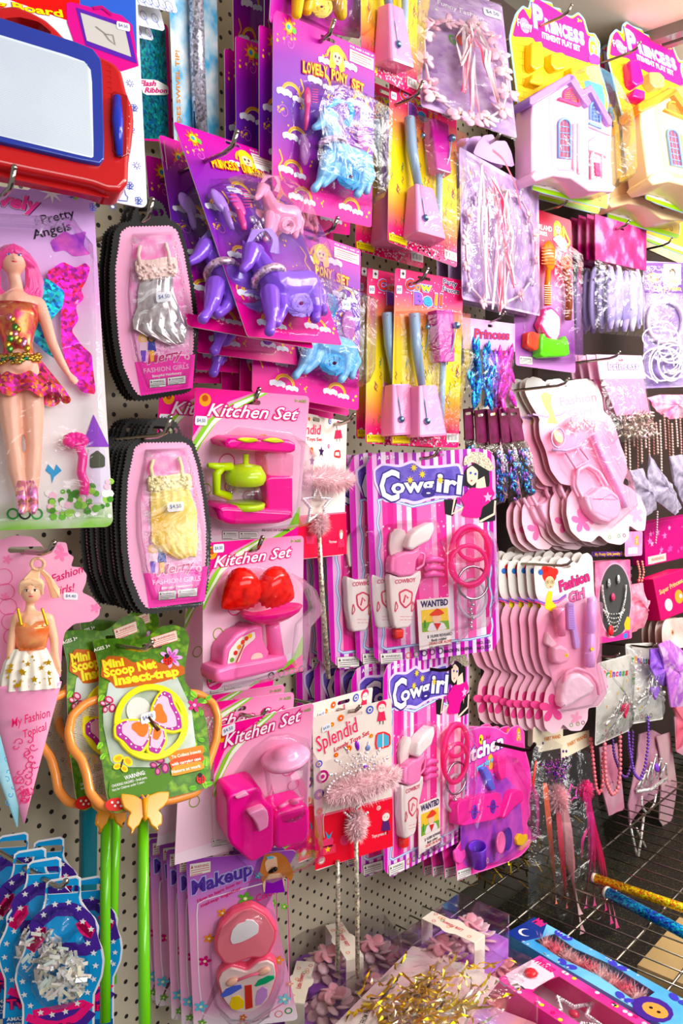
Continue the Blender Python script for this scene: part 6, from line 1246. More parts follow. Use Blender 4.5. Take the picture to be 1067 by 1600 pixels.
b.stroke(smooth_pts(c.P([(135, 1230), (250, 1275), (330, 1280), (430, 1240), (515, 1150)]), 1), .008, .0014, M('e8207a', 'ink')); b.stroke(smooth_pts(c.P([(135, 1270), (250, 1320), (330, 1320), (430, 1290), (515, 1200)]), 1), .012, .0013, M('4a2a8a', 'ink'))
sts = [(308, 610), (383, 598), (440, 632), (245, 668), (462, 705), (218, 750), (508, 748), (165, 815), (490, 825), (182, 885), (522, 880), (140, 958), (533, 950), (128, 1038), (522, 1025), (138, 1112), (488, 1098), (172, 1172), (432, 1160), (228, 1210), (292, 1222), (366, 1205)]
for i, (x, y) in enumerate(sts): b.star(c.q(x, y), 19*c.s, .0019, M(WH, 'ink'), 5, .45, PI/2+.2*math.sin(i))
b.text('Twinkling', c.q(140, 1345), c.q(500, 1320), 60*c.s, .0019, M('e8206a', 'ink'), M('3a1a5a', 'ink'), .04, .03); b.flat(c.P([(118, 1400), (520, 1380), (520, 1500), (115, 1515)]), .0016, M('14589a', 'ink'))
for i, t_ in enumerate(('AMAZING', 'TWIRLING', 'COLORS!')): b.text(t_, c.q(140, 1415+i*32), c.q(300, 1405+i*32), 22*c.s, .0019, M(WH, 'ink'), bold=.02)
b.build('card', c.root); k = c.s
iri = M('f0ece2', 'tint')
b = MB(); r = random.Random(7)
for i in range(170):
    a = r.uniform(0, 6.28); R_ = 150*math.sqrt(r.random()); x = 335+R_*math.cos(a)*.95; y = 1010+R_*math.sin(a); zz = .006+.018*math.sqrt(max(0, 1-(R_/165)**2))*r.random(); q = Vector(c.p(x, y, zz)); d = Vector((r.gauss(0, 1), r.gauss(0, 1), r.gauss(0, .4))).normalized()*.0055; n_ = Vector((-d.y, d.x, r.uniform(-.004, .004)))*.3
    b.add([tuple(q-d-n_), tuple(q+d-n_), tuple(q+d+n_), tuple(q-d+n_)], [(0, 1, 2, 3)], M(r.choice(['f6f2e8', 'f4ecd0', 'e8f4ea', 'f8e8e0', 'fbf6f0', 'e4e0d8']), 'satin' if i % 3 else 'sparkle'))
b.build('foil_shreds', c.root)
b = MB(); b.ell(c.p(335, 1005, .004), (152*k, 168*k, .028), clear(), 24); b.build('clear_ball', c.root)
b = MB(); b.ell(c.p(345, 725, .004), (82*k, 90*k, .02), clear(), 20); b.ell(c.p(228, 825, .003), (30*k, 36*k, .012), clear(), 12); b.ell(c.p(448, 790, .003), (30*k, 36*k, .012), clear(), 12); b.build('clear_head', c.root)
gq = 'starry ball cards fanned behind the front one'; s4 = (8, 8, 12)
def tq(dx, dy, s_=1.): return [(x+dx, y+dy) for x, y in [c.px(*p) for p in ((60, 470), (560, 440), (600, 1500), (90, 1530))]]
tb.at(tq(-30, -38), .185, 'starry blue card one step behind and left of the front ball card', None, None, s4, .97)
tb.at(tq(38, -22), .155, 'starry blue card leaning right behind the front ball card, beside the green handle', None, None, s4, .95)
tb.at(tq(-52, -60), .15, 'starry blue card cut by the left edge, ball half visible', None, None, s4, .95)
tb.at(tq(-22, -84), .115, 'starry blue card with its ball hidden and slot tab showing, highest of the fan', None, None, s4, .95)
tb.at(tq(-78, -92), .085, 'starry blue card farthest back in the left corner, only its tab showing', None, None, s4, .95)
hook(103, 1377, .235, 'chrome hook through the front starry ball card', .012)
# ================================================================ ribbon headband packs
def petals(b, c, x, y, r_, cc, h, n=5, mid='f4e8c0', seed=0):
    q = c.p(x, y, h); r = random.Random(seed+int(x))
    for i in range(n):
        a = 2*PI*i/n+r.random(); e = Vector((math.cos(a), math.sin(a)))*r_*c.s*.55; b.ell((q[0]+e.x, q[1]+e.y, h), (r_*c.s*.52, r_*c.s*.36, .0022), M(cc, 'satin'), 8, (r.uniform(-.4, .4), r.uniform(-.4, .4), a))
    b.ell((q[0], q[1], h+.002), .0022, M(mid, 'plastic'), 6)
def ribbons(b, c, tops, bots, h, cols, seed, n=22, w_=.0045):
    r = random.Random(seed)
    for i in range(n):
        t0 = r.choice(tops); t1 = r.choice(bots); mx_ = (t0[0]+t1[0])/2+r.uniform(-28, 28); my_ = (t0[1]+t1[1])/2; hh = h+r.uniform(0, .012)
        P_ = smooth_pts([(t0[0]+r.uniform(-8, 8), t0[1], hh), (mx_+r.uniform(-15, 15), my_*.6+t0[1]*.4, hh+.004), (mx_, my_*1.0, hh+.003*r.random()), (t1[0]+r.uniform(-8, 8), t1[1]+r.uniform(-14, 10), hh)], 3, False)
        W_ = w_*r.uniform(.6, 1.2); ph = r.uniform(0, 6); m = M(r.choice(cols), 'satin'); Q_ = [Vector(c.p(*p)) for p in P_]
        V = []; 
        for j, p in enumerate(Q_): a = ph+j*.16; V += [tuple(p+Vector((math.cos(a), 0, math.sin(a)*.6))*W_/2), tuple(p-Vector((math.cos(a), 0, math.sin(a)*.6))*W_/2)]
        b.add(V, [(2*j, 2*j+1, 2*j+3, 2*j+2) for j in range(len(Q_)-1)], m, True)
def bag(c, P, h, name='clear_bag', bulge=.5, seed=0):
    """soft clear bag: a puckered front sheet over a backing outline"""
    if sum(P[i][0]*P[(i+1) % len(P)][1]-P[(i+1) % len(P)][0]*P[i][1] for i in range(len(P))) < 0: P = P[::-1]
    b = MB(); n = len(P); cx = sum(p[0] for p in P)/n; cy = sum(p[1] for p in P)/n; r = random.Random(seed); rings = []
    for k_ in range(7):
        t_ = k_/6; z_ = h*math.sin(t_*PI/2)**.8; rings.append([(cx+(x-cx)*(1-t_*.97), cy+(y-cy)*(1-t_*.97), .0004+z_+(r.uniform(-1, 1)*.12*h if 0 < k_ < 6 else 0)) for x, y in P])
    b.loft(rings, clear('bag'), cap=False); return b.build(name, c.root)
def dense(P, n=5):
    out = []
    for i in range(len(P)):
        a, b_ = P[i], P[(i+1) % len(P)]; out += [(a[0]+(b_[0]-a[0])*j/n, a[1]+(b_[1]-a[1])*j/n) for j in range(n)]
    return out
lil = mottled('b592cc', 'd8c4e6', 34, .35, 'c8acd8')
c = Pack('ribbon_headband_pack', 'upper lilac headband pack with red, pink and white ribbons', 'hair ribbon', [(-138, -100), (246, 12), (310, 645), (-122, 470)], .15, zf=ZC, quadz=True)
b = plate(c, lil, r=.006)
for i in range(26): r = random.Random(i); b.circ(c.q(r.uniform(-120, 230), r.uniform(-20, 480)), r.uniform(.002, .008), .0012+i*.00001, M(r.choice(['d8b8e4', 'c8a0d8', 'e4d4ee', 'b08ac8']), 'ink'), 14)
b.text('Funny Fashion', c.q(-50, 22), c.q(160, 100), 24*c.s, .0016, M('f6f2fb', 'ink'), bold=.02); b.star(c.q(-60, -5), .006, .0016, M(WH, 'ink')); b.star(c.q(-55, 48), .005, .0016, M(WH, 'ink'))
for i, ch in enumerate('GIRL'): b.text(ch, c.q(10+i*38, 200+i*5), c.q(38+i*38, 206+i*5), 40*c.s, .0017, M(['5ab04a', 'e85a3a', 'e8a03a', 'e8b0d0'][i], 'ink'), bold=.04)
sticker(b, c, 200, 66, 48, 42, .002); b.build('card', c.root)
b = MB(); RG = [(75, 120), (135, 110), (195, 170), (232, 250), (262, 330), (268, 420), (245, 500), (180, 540), (110, 540), (50, 520), (-60, 440), (-85, 380), (-105, 270), (-110, 150), (-70, 110), (0, 100)]
for i, (x, y) in enumerate(RG): petals(b, c, x, y, 32, ['f4c4d8', 'f8d4e2', 'f6bcd4'][i % 3], .010, 5, seed=i)
b.tube([c.p(x, y, .008) for x, y in smooth_pts(RG, 1)], .0022, M('f4d8e4', 'satin'), 6, closed=True); b.build('flower_band', c.root)
b = MB(); ribbons(b, c, [(75, 110), (105, 105), (130, 120)], [(110, 520), (150, 545), (70, 420), (230, 470), (60, 300)], .012, ['e03a5a', 'f8e4ec', 'fbf2f6', 'f6a8c4', 'f27aa4', 'f8e8ee'], 3, 34); b.build('ribbons', c.root)
bag(c, dense([c.q(*p) for p in [(-128, -60), (240, 15), (305, 640), (-118, 465)]]), .026, seed=2)
c2 = Pack('ribbon_headband_pack', 'lower lilac headband pack in shiny film with long pale ribbons', 'hair ribbon', [(52, 665), (405, 870), (420, 1435), (58, 1360)], .16, zf=ZC, quadz=True); c = c2
b = plate(c, lil, r=.006)
for i in range(26): r = random.Random(i+50); b.circ(c.q(r.uniform(70, 390), r.uniform(760, 1350)), r.uniform(.002, .008), .0012+i*.00001, M(r.choice(['d8b8e4', 'c8a0d8', 'e4d4ee', 'b08ac8']), 'ink'), 14)
b.text('Funny', c.q(120, 800), c.q(200, 830), 24*c.s, .0016, M('f6f2fb', 'ink'), bold=.02); b.star(c.q(100, 785), .005, .0016, M('f4d870', 'ink')); sticker(b, c, 330, 840, 46, 50, .002)
b.prism(smooth_pts(c.P([(130, 650), (160, 615), (200, 610), (215, 640), (260, 640), (285, 690), (300, 760), (200, 740), (110, 700)]), 1), .0, .001, M('c8a4dc'), side=M('b088c8')); b.build('card', c.root)
b = MB(); RG = [(190, 880), (250, 870), (330, 900), (370, 980), (395, 1070), (400, 1170), (380, 1270), (330, 1340), (250, 1380), (160, 1370), (100, 1300), (85, 1200), (80, 1080), (95, 980), (130, 910)]
for i, (x, y) in enumerate(RG): petals(b, c, x, y, 36, ['f8dae6', 'f6c8da', 'd8c0e0', 'f4c0d4'][i % 4], .010, 5, seed=i)
b.tube([c.p(x, y, .008) for x, y in smooth_pts(RG, 1)], .0022, M('f4d8e4', 'satin'), 6, closed=True); b.build('flower_band', c.root)
b = MB(); ribbons(b, c, [(200, 800), (270, 860), (150, 740), (240, 900)], [(200, 1400), (260, 1380), (300, 1300), (180, 1350), (240, 1420)], .012, ['f04a74', 'fbf4f6', 'fdf8fa', 'f8bccc', 'f88aa8', 'fbeef2'], 5, 36); b.build('ribbons', c.root)
bag(c, dense([c.q(*p) for p in [(58, 690), (400, 880), (415, 1430), (64, 1350)]]), .028, seed=3)
b = MB(); b.stroke(smooth_pts([c.q(118, 700), c.q(170, 740), c.q(230, 860), c.q(250, 960)], 2, False), .005, .032, M('e83a64', 'satin')); b.build('loose_ribbon', c.root)
c.copies(2, (0, .022, .002), 'lilac headband pack edge dim behind the lower ribbon pack', .004, 4, 1, 'headband packs behind the lower one', only=('card', 'clear_bag'))
hook(783, 205, .19, 'chrome hook over the lower headband pack', .014)
# ================================================================ castle play sets
c = Pack('castle_play_set', 'castle-shaped card with a pink toy castle under purple roofs', 'toy castle', [(275, 30), (700, 180), (735, 955), (378, 860)], .16, zf=ZC, quadz=True); ct = c
CO = [(275, 172), (285, 120), (305, 60), (338, 25), (362, 40), (372, 0), (395, -20), (420, 0), (470, 12), (475, 32), (510, 40), (512, 60), (560, 75), (590, 55), (618, 85), (636, 150), (665, 152), (690, 195), (686, 300), (705, 360), (730, 450), (722, 520), (742, 560), (735, 700), (728, 930), (712, 952), (380, 866), (378, 828), (312, 590), (318, 500), (285, 250)]
def castle(c, body, roof, trim, win, inner=1):
    k = c.s; b = MB(); P_ = smooth_pts(c.P(CO), 1); b.prism(P_, 0, .001, M('9ac4dc'), side=M('d8e4ec'), holes=[c.slot(505, 66, .028, .006)])
    b.flat([(x*.972, y*.984) for x, y in P_], .0012, M('f4c83a', 'ink'))
    b.flat(smooth_pts(c.P([(290, 168), (300, 120), (320, 60), (340, 38), (372, 95), (380, 20), (395, -8), (450, 22), (512, 60), (560, 88), (590, 68), (610, 90), (628, 160), (660, 175), (672, 230), (640, 290), (560, 262), (470, 235), (400, 200), (380, 172)]), 1), .0015, M('ec2a8a', 'ink'))
    # bricks
    r = random.Random(3); br = M('c8902a', 'ink')
    for i in range(22):
        y = 200+i*30; x0 = 300+max(0, i-6)*4.2; b.stroke(c.P([(x0, y), (x0+52, y+12)]), .0008, .0015, br); b.stroke(c.P([(x0+20+(i % 2)*16, y+4), (x0+20+(i % 2)*16, y+34)]), .0008, .0015, br)
        if i > 12: b.stroke(c.P([(x0+60, y+14), (x0+90, y+22)]), .0008, .0015, br)
    b.flat(c.P([(612, 360), (700, 390), (716, 540), (640, 500)]), .0014, M('6ab0d0', 'ink'))
    b.circ(c.q(345, 118), .014, .0018, M('f4a0c8', 'ink'), 18, .014); b.text('Funny', c.q(312, 120), c.q(380, 140), 34*k, .002, M(WH, 'ink'), M('d0207a', 'ink'), .04, .02)
    b.text('P', c.q(385, 120), c.q(432, 140), 100*k, .0018, M('d4dcf6', 'ink'), M('7a5ab8', 'ink'), .04, .05, 0, .0004)
    for i, ch in enumerate('RINCESS'): b.text(ch, c.q(438+i*26, 138+i*10), c.q(461+i*26, 146+i*10), (52+(4 if i > 2 else 0))*k, .0018, M('f6f2fb', 'ink'), M('7a5ab8', 'ink'), .05, .06, 0, .0004)
    b.text('ITEMENT PLAY SET', c.q(424, 172), c.q(598, 236), 26*k, .0018, M(WH, 'ink'), bold=.04); b.text('3+', c.q(585, 100), c.q(606, 106), 16*k, .0018, M('f8e02a', 'ink'), bold=.04); q = c.q(482, 62); 
    b.circ(c.q(658, 225), .017, .0018, M('8ac0e8', 'ink'), 16, .026); q = c.q(655, 215); face(b, c, q, .009, .0021, 'f6cc2a'); b.flat(smooth_pts(c.P([(632, 260), (658, 245), (684, 262), (684, 298), (640, 290)]), 1), .0024, M('b04ab8', 'ink'))
    b.flat(c.P([(380, 845), (725, 930), (718, 950), (382, 864)]), .0016, M('9ac81c', 'ink')); b.flat(c.P([(384, 812), (600, 870), (600, 900), (384, 846)]), .0016, M('f2ece4', 'ink'))
    for i in range(3): b.stroke(c.P([(392+i*72, 826+i*19), (450+i*72, 841+i*19)]), .0008, .0018, M('6a6a6a', 'ink')); b.stroke(c.P([(392+i*72, 836+i*19), (440+i*72, 848+i*19)]), .0008, .0018, M('6a6a6a', 'ink'))
    for i in range(3): b.ring(c.q(622+i*32, 884+i*9), .0045, .0014, .0018, M('2a2a2a', 'ink'))
    b.build('card', c.root)
    def furn(pts, cc, nm='toy_furniture', h=.018): m = MB(); m.prism(smooth_pts(c.P(pts, h), 1), .002, h, M(cc, 'plastic'), .003); m.build(nm, c.root)
    a, b2 = ('f0c828', 'e8bc24') if inner else ('f22a90', 'f0b878')
    furn([(380, 190), (430, 185), (440, 300), (400, 320), (378, 300)], a); furn([(470, 240), (520, 235), (545, 260), (540, 310), (490, 320), (468, 290)], b2); furn([(390, 330), (440, 340), (430, 390), (370, 375)], a); furn([(560, 300), (620, 310), (640, 360), (600, 380), (560, 340)], b2)
    bm_ = M(body, 'plastic'); H1 = .040
    def W3(pts, h0, h1, mt, bev=.002, it=0): b.prism((smooth_pts(c.P(pts, h1), it) if it else c.P(pts, h1)), h0, h1, mt, bev)
    b = MB(); W3([(378, 540), (385, 470), (555, 352), (640, 468), (640, 830), (560, 790), (480, 770), (400, 800), (380, 800)], .002, H1, bm_, .003); W3([(620, 420), (652, 400), (740, 560), (738, 690), (752, 860), (640, 850), (625, 700)], .002, H1-.006, bm_, .003)
    W3([(378, 800), (400, 770), (480, 745), (560, 762), (600, 800), (640, 815), (700, 805), (764, 848), (750, 872), (640, 868), (560, 812), (480, 800), (400, 825)], .002, H1+.006, bm_, .003)
    W3([(640, 640), (680, 615), (722, 655), (740, 700), (732, 712), (640, 680)], H1-.008, H1+.002, bm_, .002); W3([(635, 540), (700, 560), (740, 600), (740, 615), (640, 575)], H1-.008, H1-.002, bm_, .002)
    for s0 in ((585, 560), (605, 560)): W3([(s0[0]-14, s0[1]), (s0[0], s0[1]-4), (s0[0], 790), (s0[0]-14, 785)], H1-.002, H1+.005, bm_, .002)
    b.build('castle_walls', c.root)
    b = MB(); rf_ = M(roof, 'plastic')
    W3([(372, 440), (550, 334), (572, 340), (572, 365), (385, 478), (372, 470)], .01, H1+.010, rf_, .002); W3([(550, 336), (575, 342), (648, 460), (640, 485), (618, 462), (552, 360)], .01, H1+.010, rf_, .002); W3([(615, 408), (650, 384), (748, 545), (745, 570), (728, 562), (652, 418), (622, 432)], .01, H1+.004, rf_, .002)
    b.build('roofs', c.root)
    def wind(x0, y0, x1, y1, fr, pane, nm, h=H1, sk_=.09, bars=3):
        m = MB(); n = 8; arch = [(x0, y1), (x0, y0+(x1-x0)*.45)]+[((x0+x1)/2-(x1-x0)/2*math.cos(PI*i/n), y0+(x1-x0)*.45-(x1-x0)*.6*math.sin(PI*i/n)) for i in range(1, n)]+[(x1, y0+(x1-x0)*.45), (x1, y1)]
        arch = [(x, y+(x-x0)*sk_) for x, y in arch]; m.flat(c.P(arch, h+.0006), h+.0006, M(pane, 'plastic')); m.tube([c.p(x, y, h+.002) for x, y in arch], .0026, M(fr, 'plastic'), 6, closed=True)
        for i in range(1, bars): x = x0+(x1-x0)*i/bars; m.tube([c.p(x, y0, h+.001), c.p(x, y1, h+.001)], .001, M(fr, 'plastic'), 5)
        for i in range(1, 6): y = y0+(y1-y0)*i/6; m.tube([c.p(x0, y, h+.001), c.p(x1, y+5, h+.001)], .001, M(fr, 'plastic'), 5)
        m.build(nm, c.root)
    wind(502, 545, 556, 715, trim, 'c8506a', 'arched_window'); wind(645, 470, 690, 570, trim, '6a7ab0', 'gable_window', H1-.006); wind(524, 405, 592, 458, win, 'd88a5a', 'attic_window', H1, .25, 2)
    m = MB(); m.prism(c.P([(505, 450), (510, 440), (600, 468), (605, 482)], H1+.006), H1, H1+.006, M(win, 'plastic'), .001); m.build('sill', c.root); m = MB(); m.prism(c.P([(638, 562), (645, 552), (696, 572), (696, 586)], H1), H1-.006, H1+.002, M(trim, 'plastic'), .001); m.build('sill', c.root)
    wind(650, 690, 700, 810, 'f8d8e4' if inner else 'f8d8a8', 'f6c8d8' if inner else 'f8c8b0', 'door', H1-.004, .15, 2)
    b = MB(); b.prism(c.P([(668, 735), (690, 740), (694, 800), (672, 795)], H1), H1-.004, H1, M('e8307a', 'plastic'), .001); b.build('door_figure', c.root)
    blister(c, inset(smooth_pts(c.P([(372, 520), (380, 440), (560, 320), (660, 380), (755, 550), (770, 850), (640, 885), (560, 830), (390, 830)], .002), 1), -.001), H1+.016, draft=.006)
castle(c, 'f7c4da', 'b488d8', '8ab4e8', 'f0308e')
c2 = Pack('castle_play_set', 'castle card with a cream toy castle under orange roofs, cut by the right edge', 'toy castle', [(938, 52), (1088, 112), (1128, 350), (1003, 300)], .19, like=ct, sig=(14, 16, 40)); castle(c2, 'f8dcae', 'f0922a', '8ab4e8', 'f2a03a', 0)
c2.root['label'] = 'castle card with a cream toy castle under orange roofs, cut by the right edge'
def recopy(src, quad, d, label, only=None, k=1.):
    m, W, H, rot = fit(quad, d, (9, 12, 15)); cc = copy_tree(src.root, None, only); kk = (W/src.W+H/src.H)/2; cc.matrix_world = m @ Matrix.Scale(kk*k, 4); cc['label'] = label; return cc
recopy(c2, [(905, 95), (1050, 150), (1072, 362), (935, 322)], .13, 'cream toy castle card half hidden between the two front castle cards')
recopy(ct, [(795, 35), (935, 75), (930, 348), (832, 314)], .12, 'castle card directly behind the pink castle, only its foot showing', ('card',))
recopy(c2, [(1000, 200), (1100, 240), (1110, 415), (1000, 375)], .12, 'castle card low at the right edge above the fairy halo pack', ('card',))
hook(893, 8, .20, 'chrome hook through the pink castle card', .014); hook(1000, 66, .22, 'chrome hook through the cream castle card', .014); hook(889, 308, .15, 'chrome hook under the pink castle card', .014); hook(1050, 372, .15, 'chrome hook at the right edge under the castle cards', .014)
# ================================================================ accessories card
c = Pack('accessory_pack', 'red and purple accessories card with orange brush and star-shaped mirror stand', 'toy set', [(280, 40), (560, 128), (575, 825), (308, 785)], .12, zf=ZG, quadz=True)
bg = ramp(((0, 'c08ac0'), (.15, '8a3a98'), (.5, 'c898c8'), (.62, 'd82a5a'), (1, 'e0184a')), -c.H/2, c.H/2, 1, .03, 9); b = plate(c, bg)
b.text('GIRLAND', c.q(392, 165), c.q(470, 182), 24*c.s, .0014, M(WH, 'ink'), bold=.02); b.text('SERIES', c.q(398, 190), c.q(448, 202), 18*c.s, .0014, M(WH, 'ink'), bold=.02)
q = c.q(495, 165); face(b, c, q, .012, .0014, 'f4cc2a'); b.flat(smooth_pts(c.P([(470, 215), (500, 195), (535, 225), (530, 280), (495, 240)]), 1), .0022, M('f6f0f4', 'ink')); b.stroke(smooth_pts(c.P([(515, 150), (535, 200), (550, 230), (530, 260)]), 1), .006, .002, M('f4c82a', 'ink'))
warn(b, c, [(322, 745), (380, 750), (380, 785), (322, 782)], .0014); b.build('card', c.root)
og = M('f8901c', 'plastic'); b = MB(); b.ell(c.p(460, 290, .014), (48*c.s, 68*c.s, .006), og, 18); b.tube(c.P3([(455, 355, .014), (450, 420, .014), (452, 515, .014)]), [.005, .006, .007], og, 10)
for i in range(6): b.stroke([c.q(425, 255+i*14, .0205), c.q(495, 258+i*14, .0205)], .0016, .0206, M('c86a10', 'ink'))
for i in range(9): b.stroke([c.q(436, 425+i*10, .0205), c.q(470, 427+i*10, .0205)], .0014, .0215, M('f8d8b0', 'ink'))
b.build('hair_brush', c.root)
b = MB()
for i in range(6): a = i; b.ell(c.p(535+16*math.cos(a), 320+22*math.sin(a), .014), .006, M('f28a5a', 'plastic'), 8)
b.tube(c.P3([(530, 350, .012), (545, 420, .012), (550, 500, .012), (545, 580, .012)]), .007, M('b0703a', 'tint'), 8); b.build('orange_flower_comb', c.root)
b = MB(); b.prism(smooth_pts(c.P([(425, 650), (440, 640), (450, 660), (520, 672), (535, 650), (550, 680), (556, 745), (420, 752)], .022), 1), .002, .022, M('6adc1c', 'plastic'), .004); b.build('mirror_stand', c.root)
b = MB(); ST = smooth_pts(c.P([(440, 530), (470, 520), (510, 560), (515, 600), (510, 650), (490, 690), (450, 660), (415, 600), (430, 570)], .018), 2); b.prism(ST, .004, .018, M('f2388a', 'plastic'), .003); b.flat(inset(ST, .0045) if sum(ST[i][0]*ST[(i+1) % len(ST)][1]-ST[(i+1) % len(ST)][0]*ST[i][1] for i in range(len(ST))) > 0 else inset(ST, .0045), .0185, M('d8d0e0', 'plastic')); b.build('star_mirror', c.root)
b = MB(); b.prism(smooth_pts(c.P([(362, 640), (385, 630), (420, 645), (425, 700), (400, 722), (360, 700)], .016), 1), .002, .016, M('e8503a', 'plastic'), .003); b.build('red_box', c.root)
blister(c, c.P([(345, 580), (410, 470), (415, 230), (480, 225), (570, 290), (572, 770), (420, 765), (345, 720)]), .030)
# ================================================================ header bags
def header_bag(name, label, cat, quad, d, zf, frac, hmat, fill, grp=None, text=None, textcol='f6f2f6', size=.3, logo=True):
    """clear bag stapled to a printed folded header; frac = header share of the height"""
    c = Pack(name, label, cat, quad, d, grp, zf=zf, quadz=True); b = MB(); W2, H2 = c.W/2, c.H/2; yh = H2-frac*c.H
    b.prism([(-W2, yh), (W2, yh), (W2, H2), (-W2, H2)], -.001, .0015, hmat, holes=[[(x, y+H2*.88) for x, y in rrect(-.010, -.0025, .010, .0025, .0024, 3)][::-1]])
    if text: b.text(text, (-W2*.6, H2-frac*c.H*.62), (W2*.75, H2-frac*c.H*.58), frac*c.H*size, .0018, M(textcol, 'ink'), M('6a3a9a', 'ink'), .05, .02, .1)
    b.build('header_card', c.root); fill(c, W2, H2, yh)
    bag(c, dense([(-W2, yh+.002), (-W2, -H2), (W2*.96, -H2*1.0), (W2, yh+.002)], 7), .022, seed=int(d*1000)); return c
def puffs(c, W2, H2, yh):
    b = MB(); r = random.Random(3)
    for i in range(5): b.ell((W2*(-.55+i*.27), yh-(yh+H2)*.48+r.uniform(-.006, .006), .008+r.uniform(-.002, .002)), (W2*.17, (yh+H2)*.46, .009), M(['b4a4dc', 'c8bce6', 'ac9ad8', 'd4cbec', 'bcaee0'][i], 'satin'), 14, (0, 0, r.uniform(-.12, .12)))
    for i in range(14): b.ell((r.uniform(-W2, W2)*.7, r.uniform(-H2*.85, yh*.8), .016), (.004, .010, .0015), M('f2f0fa', 'satin'), 6, (0, 0, r.uniform(0, 3)))
    b.build('satin_petals', c.root)
hm = mottled('a01a6a', 'f09ac8', 22, .3, 'd0408a', 3, .4, .62); pb = header_bag('petal_bag', 'clear bag of lavender satin puffs under a magenta starry header', 'hair accessory', [(672, 100), (890, 172), (905, 660), (660, 640)], .15, ZG, .38, hm, puffs)
pb.copies(5, lambda i: (-.004*i, .017*(i+1), .002), 'purple-headed bag of lavender puffs in the row behind the magenta header', .003, 4, 1, 'puff bags behind the magenta header', only=('header_card', 'satin_petals'))
hook(983, 345, .18, 'chrome hook through the magenta headed puff bag', .012)
c = Pack('halo_pack', 'purple fairy halo card with portrait photo and white ribbons, right edge', 'halo', [(888, 318), (1070, 318), (1075, 890), (885, 888)], .14, zf=ZG, quadz=True); b = plate(c, mottled('a888c8', 'd8c8e8', 16))
b.flat(c.P([(890, 322), (1068, 322), (1068, 460), (890, 460)]), .0012, M('8a5ab0', 'ink')); b.flat(c.P([(976, 326), (1056, 328), (1056, 422), (976, 418)]), .0015, M('c8e0f0', 'ink')); b.circ(c.q(1016, 370), 22*c.s, .0018, M('6a4a30', 'ink'), 14); b.circ(c.q(1016, 374), 16*c.s, .002, M('f0c8a8', 'ink'), 12); b.flat(c.P([(990, 420), (1000, 395), (1036, 396), (1046, 421)]), .0019, M('e8b890', 'ink'))
b.circ(c.q(928, 388), 40*c.s, .0015, M('f4d81c', 'ink'), 16, 20*c.s); b.text('Party', c.q(898, 396), c.q(960, 392), 20*c.s, .0018, M('8a1a2a', 'ink'), bold=.04); b.text('Fairy Halo', c.q(932, 448), c.q(1056, 448), 22*c.s, .0015, M('f4e04a', 'ink'), bold=.03); b.build('card', c.root)
b = MB(); wr = M('f6f2f6', 'satin'); r = random.Random(2)
for i in range(16): cx = 950+r.uniform(-20, 60); cy = 720+r.uniform(-60, 80); rx = r.uniform(40, 100); ry = r.uniform(30, 90); t0 = r.uniform(0, 6); b.stroke([c.q(cx+rx*math.cos(t0+t_*.3), cy+ry*math.sin(t0+t_*.3)) for t_ in range(16)], .004, .010+i*.0006, wr)
b.build('white_ribbons', c.root)
b = MB(); b.tube([c.p(985+80*math.cos(t), 590+95*math.sin(t), .006) for t in [2*PI*i/30 for i in range(30)]], .006, M('e8d4e8', 'velvet'), 8, closed=True); b.build('halo', c.root)
bag(c, dense([c.q(*p) for p in [(890, 330), (1068, 330), (1072, 885), (888, 885)]]), .02, seed=9)
def feathers(cols):
    def f(c, W2, H2, yh):
        b = MB(); r = random.Random(6)
        for i in range(46):
            x = r.uniform(-.75, .75); y = r.uniform(-H2*.85, yh*.8); cc = cols[0] if x < -.15 else cols[1] if x < .2 else cols[2]; b.ell((x*W2, y, r.uniform(.003, .012)), (.010, .028, .004), M(cc, 'sparkle'), 8, (r.uniform(-.3, .3), 0, r.uniform(-.7, .7)))
        b.build('glitter_feathers', c.root)
    return f
lh = mottled('d8a4d4', 'ecc8e4', 14, .35)
hb = header_bag('glitter_clip_bag', 'small princess bag of blue and pink glitter clips below the lower headband pack', 'hair accessory', [(62, 568), (300, 600), (300, 968), (64, 985)], .14, ZG, .34, lh, feathers(['2a8ac8', '8a6ad8', 'e04ac0']), None, 'Princess', 'c83a4a')
hook(788, 488, .17, 'chrome hook through the glitter clip bag', .012)
def lace(c, W2, H2, yh):
    b = MB(); r = random.Random(6); b.flat([(-W2*.9, yh), (W2*.9, yh), (W2*.9, -H2*.4), (-W2*.6, -H2*.4)], .001, M('f4a8cc', 'ink'))
    for i in range(90): b.ell((r.uniform(-.5, .9)*W2, r.uniform(-H2*.95, -H2*.35), r.uniform(.003, .014)), (.003, .009, .0015), M(r.choice(['d8c8b8', 'b8a898', 'f0e4d8', 'f4c0c8']), 'sparkle'), 6, (r.uniform(-1, 1), 0, r.uniform(0, 3)))
    b.build('lace_clips', c.root)
hb2 = header_bag('lace_clip_bag', 'pink princess bag of silvery lace clips left of the halo pack', 'hair accessory', [(665, 740), (880, 742), (940, 1120), (745, 1140)], .17, ZG, .28, mottled('f0b4d4', 'f8d0e4', 14), lace, None, 'Princess', 'f6f0f6')
hb2.copies(3, lambda i: (-.006, .02*(i+1), 0), 'pink princess bag header peeping out left of the lace clip bag', .003, 5, 1, 'princess bags behind the lace clip bag', only=('header_card', 'lace_clips'))
hook(968, 550, .20, 'chrome hook through the lace clip bag', .012)
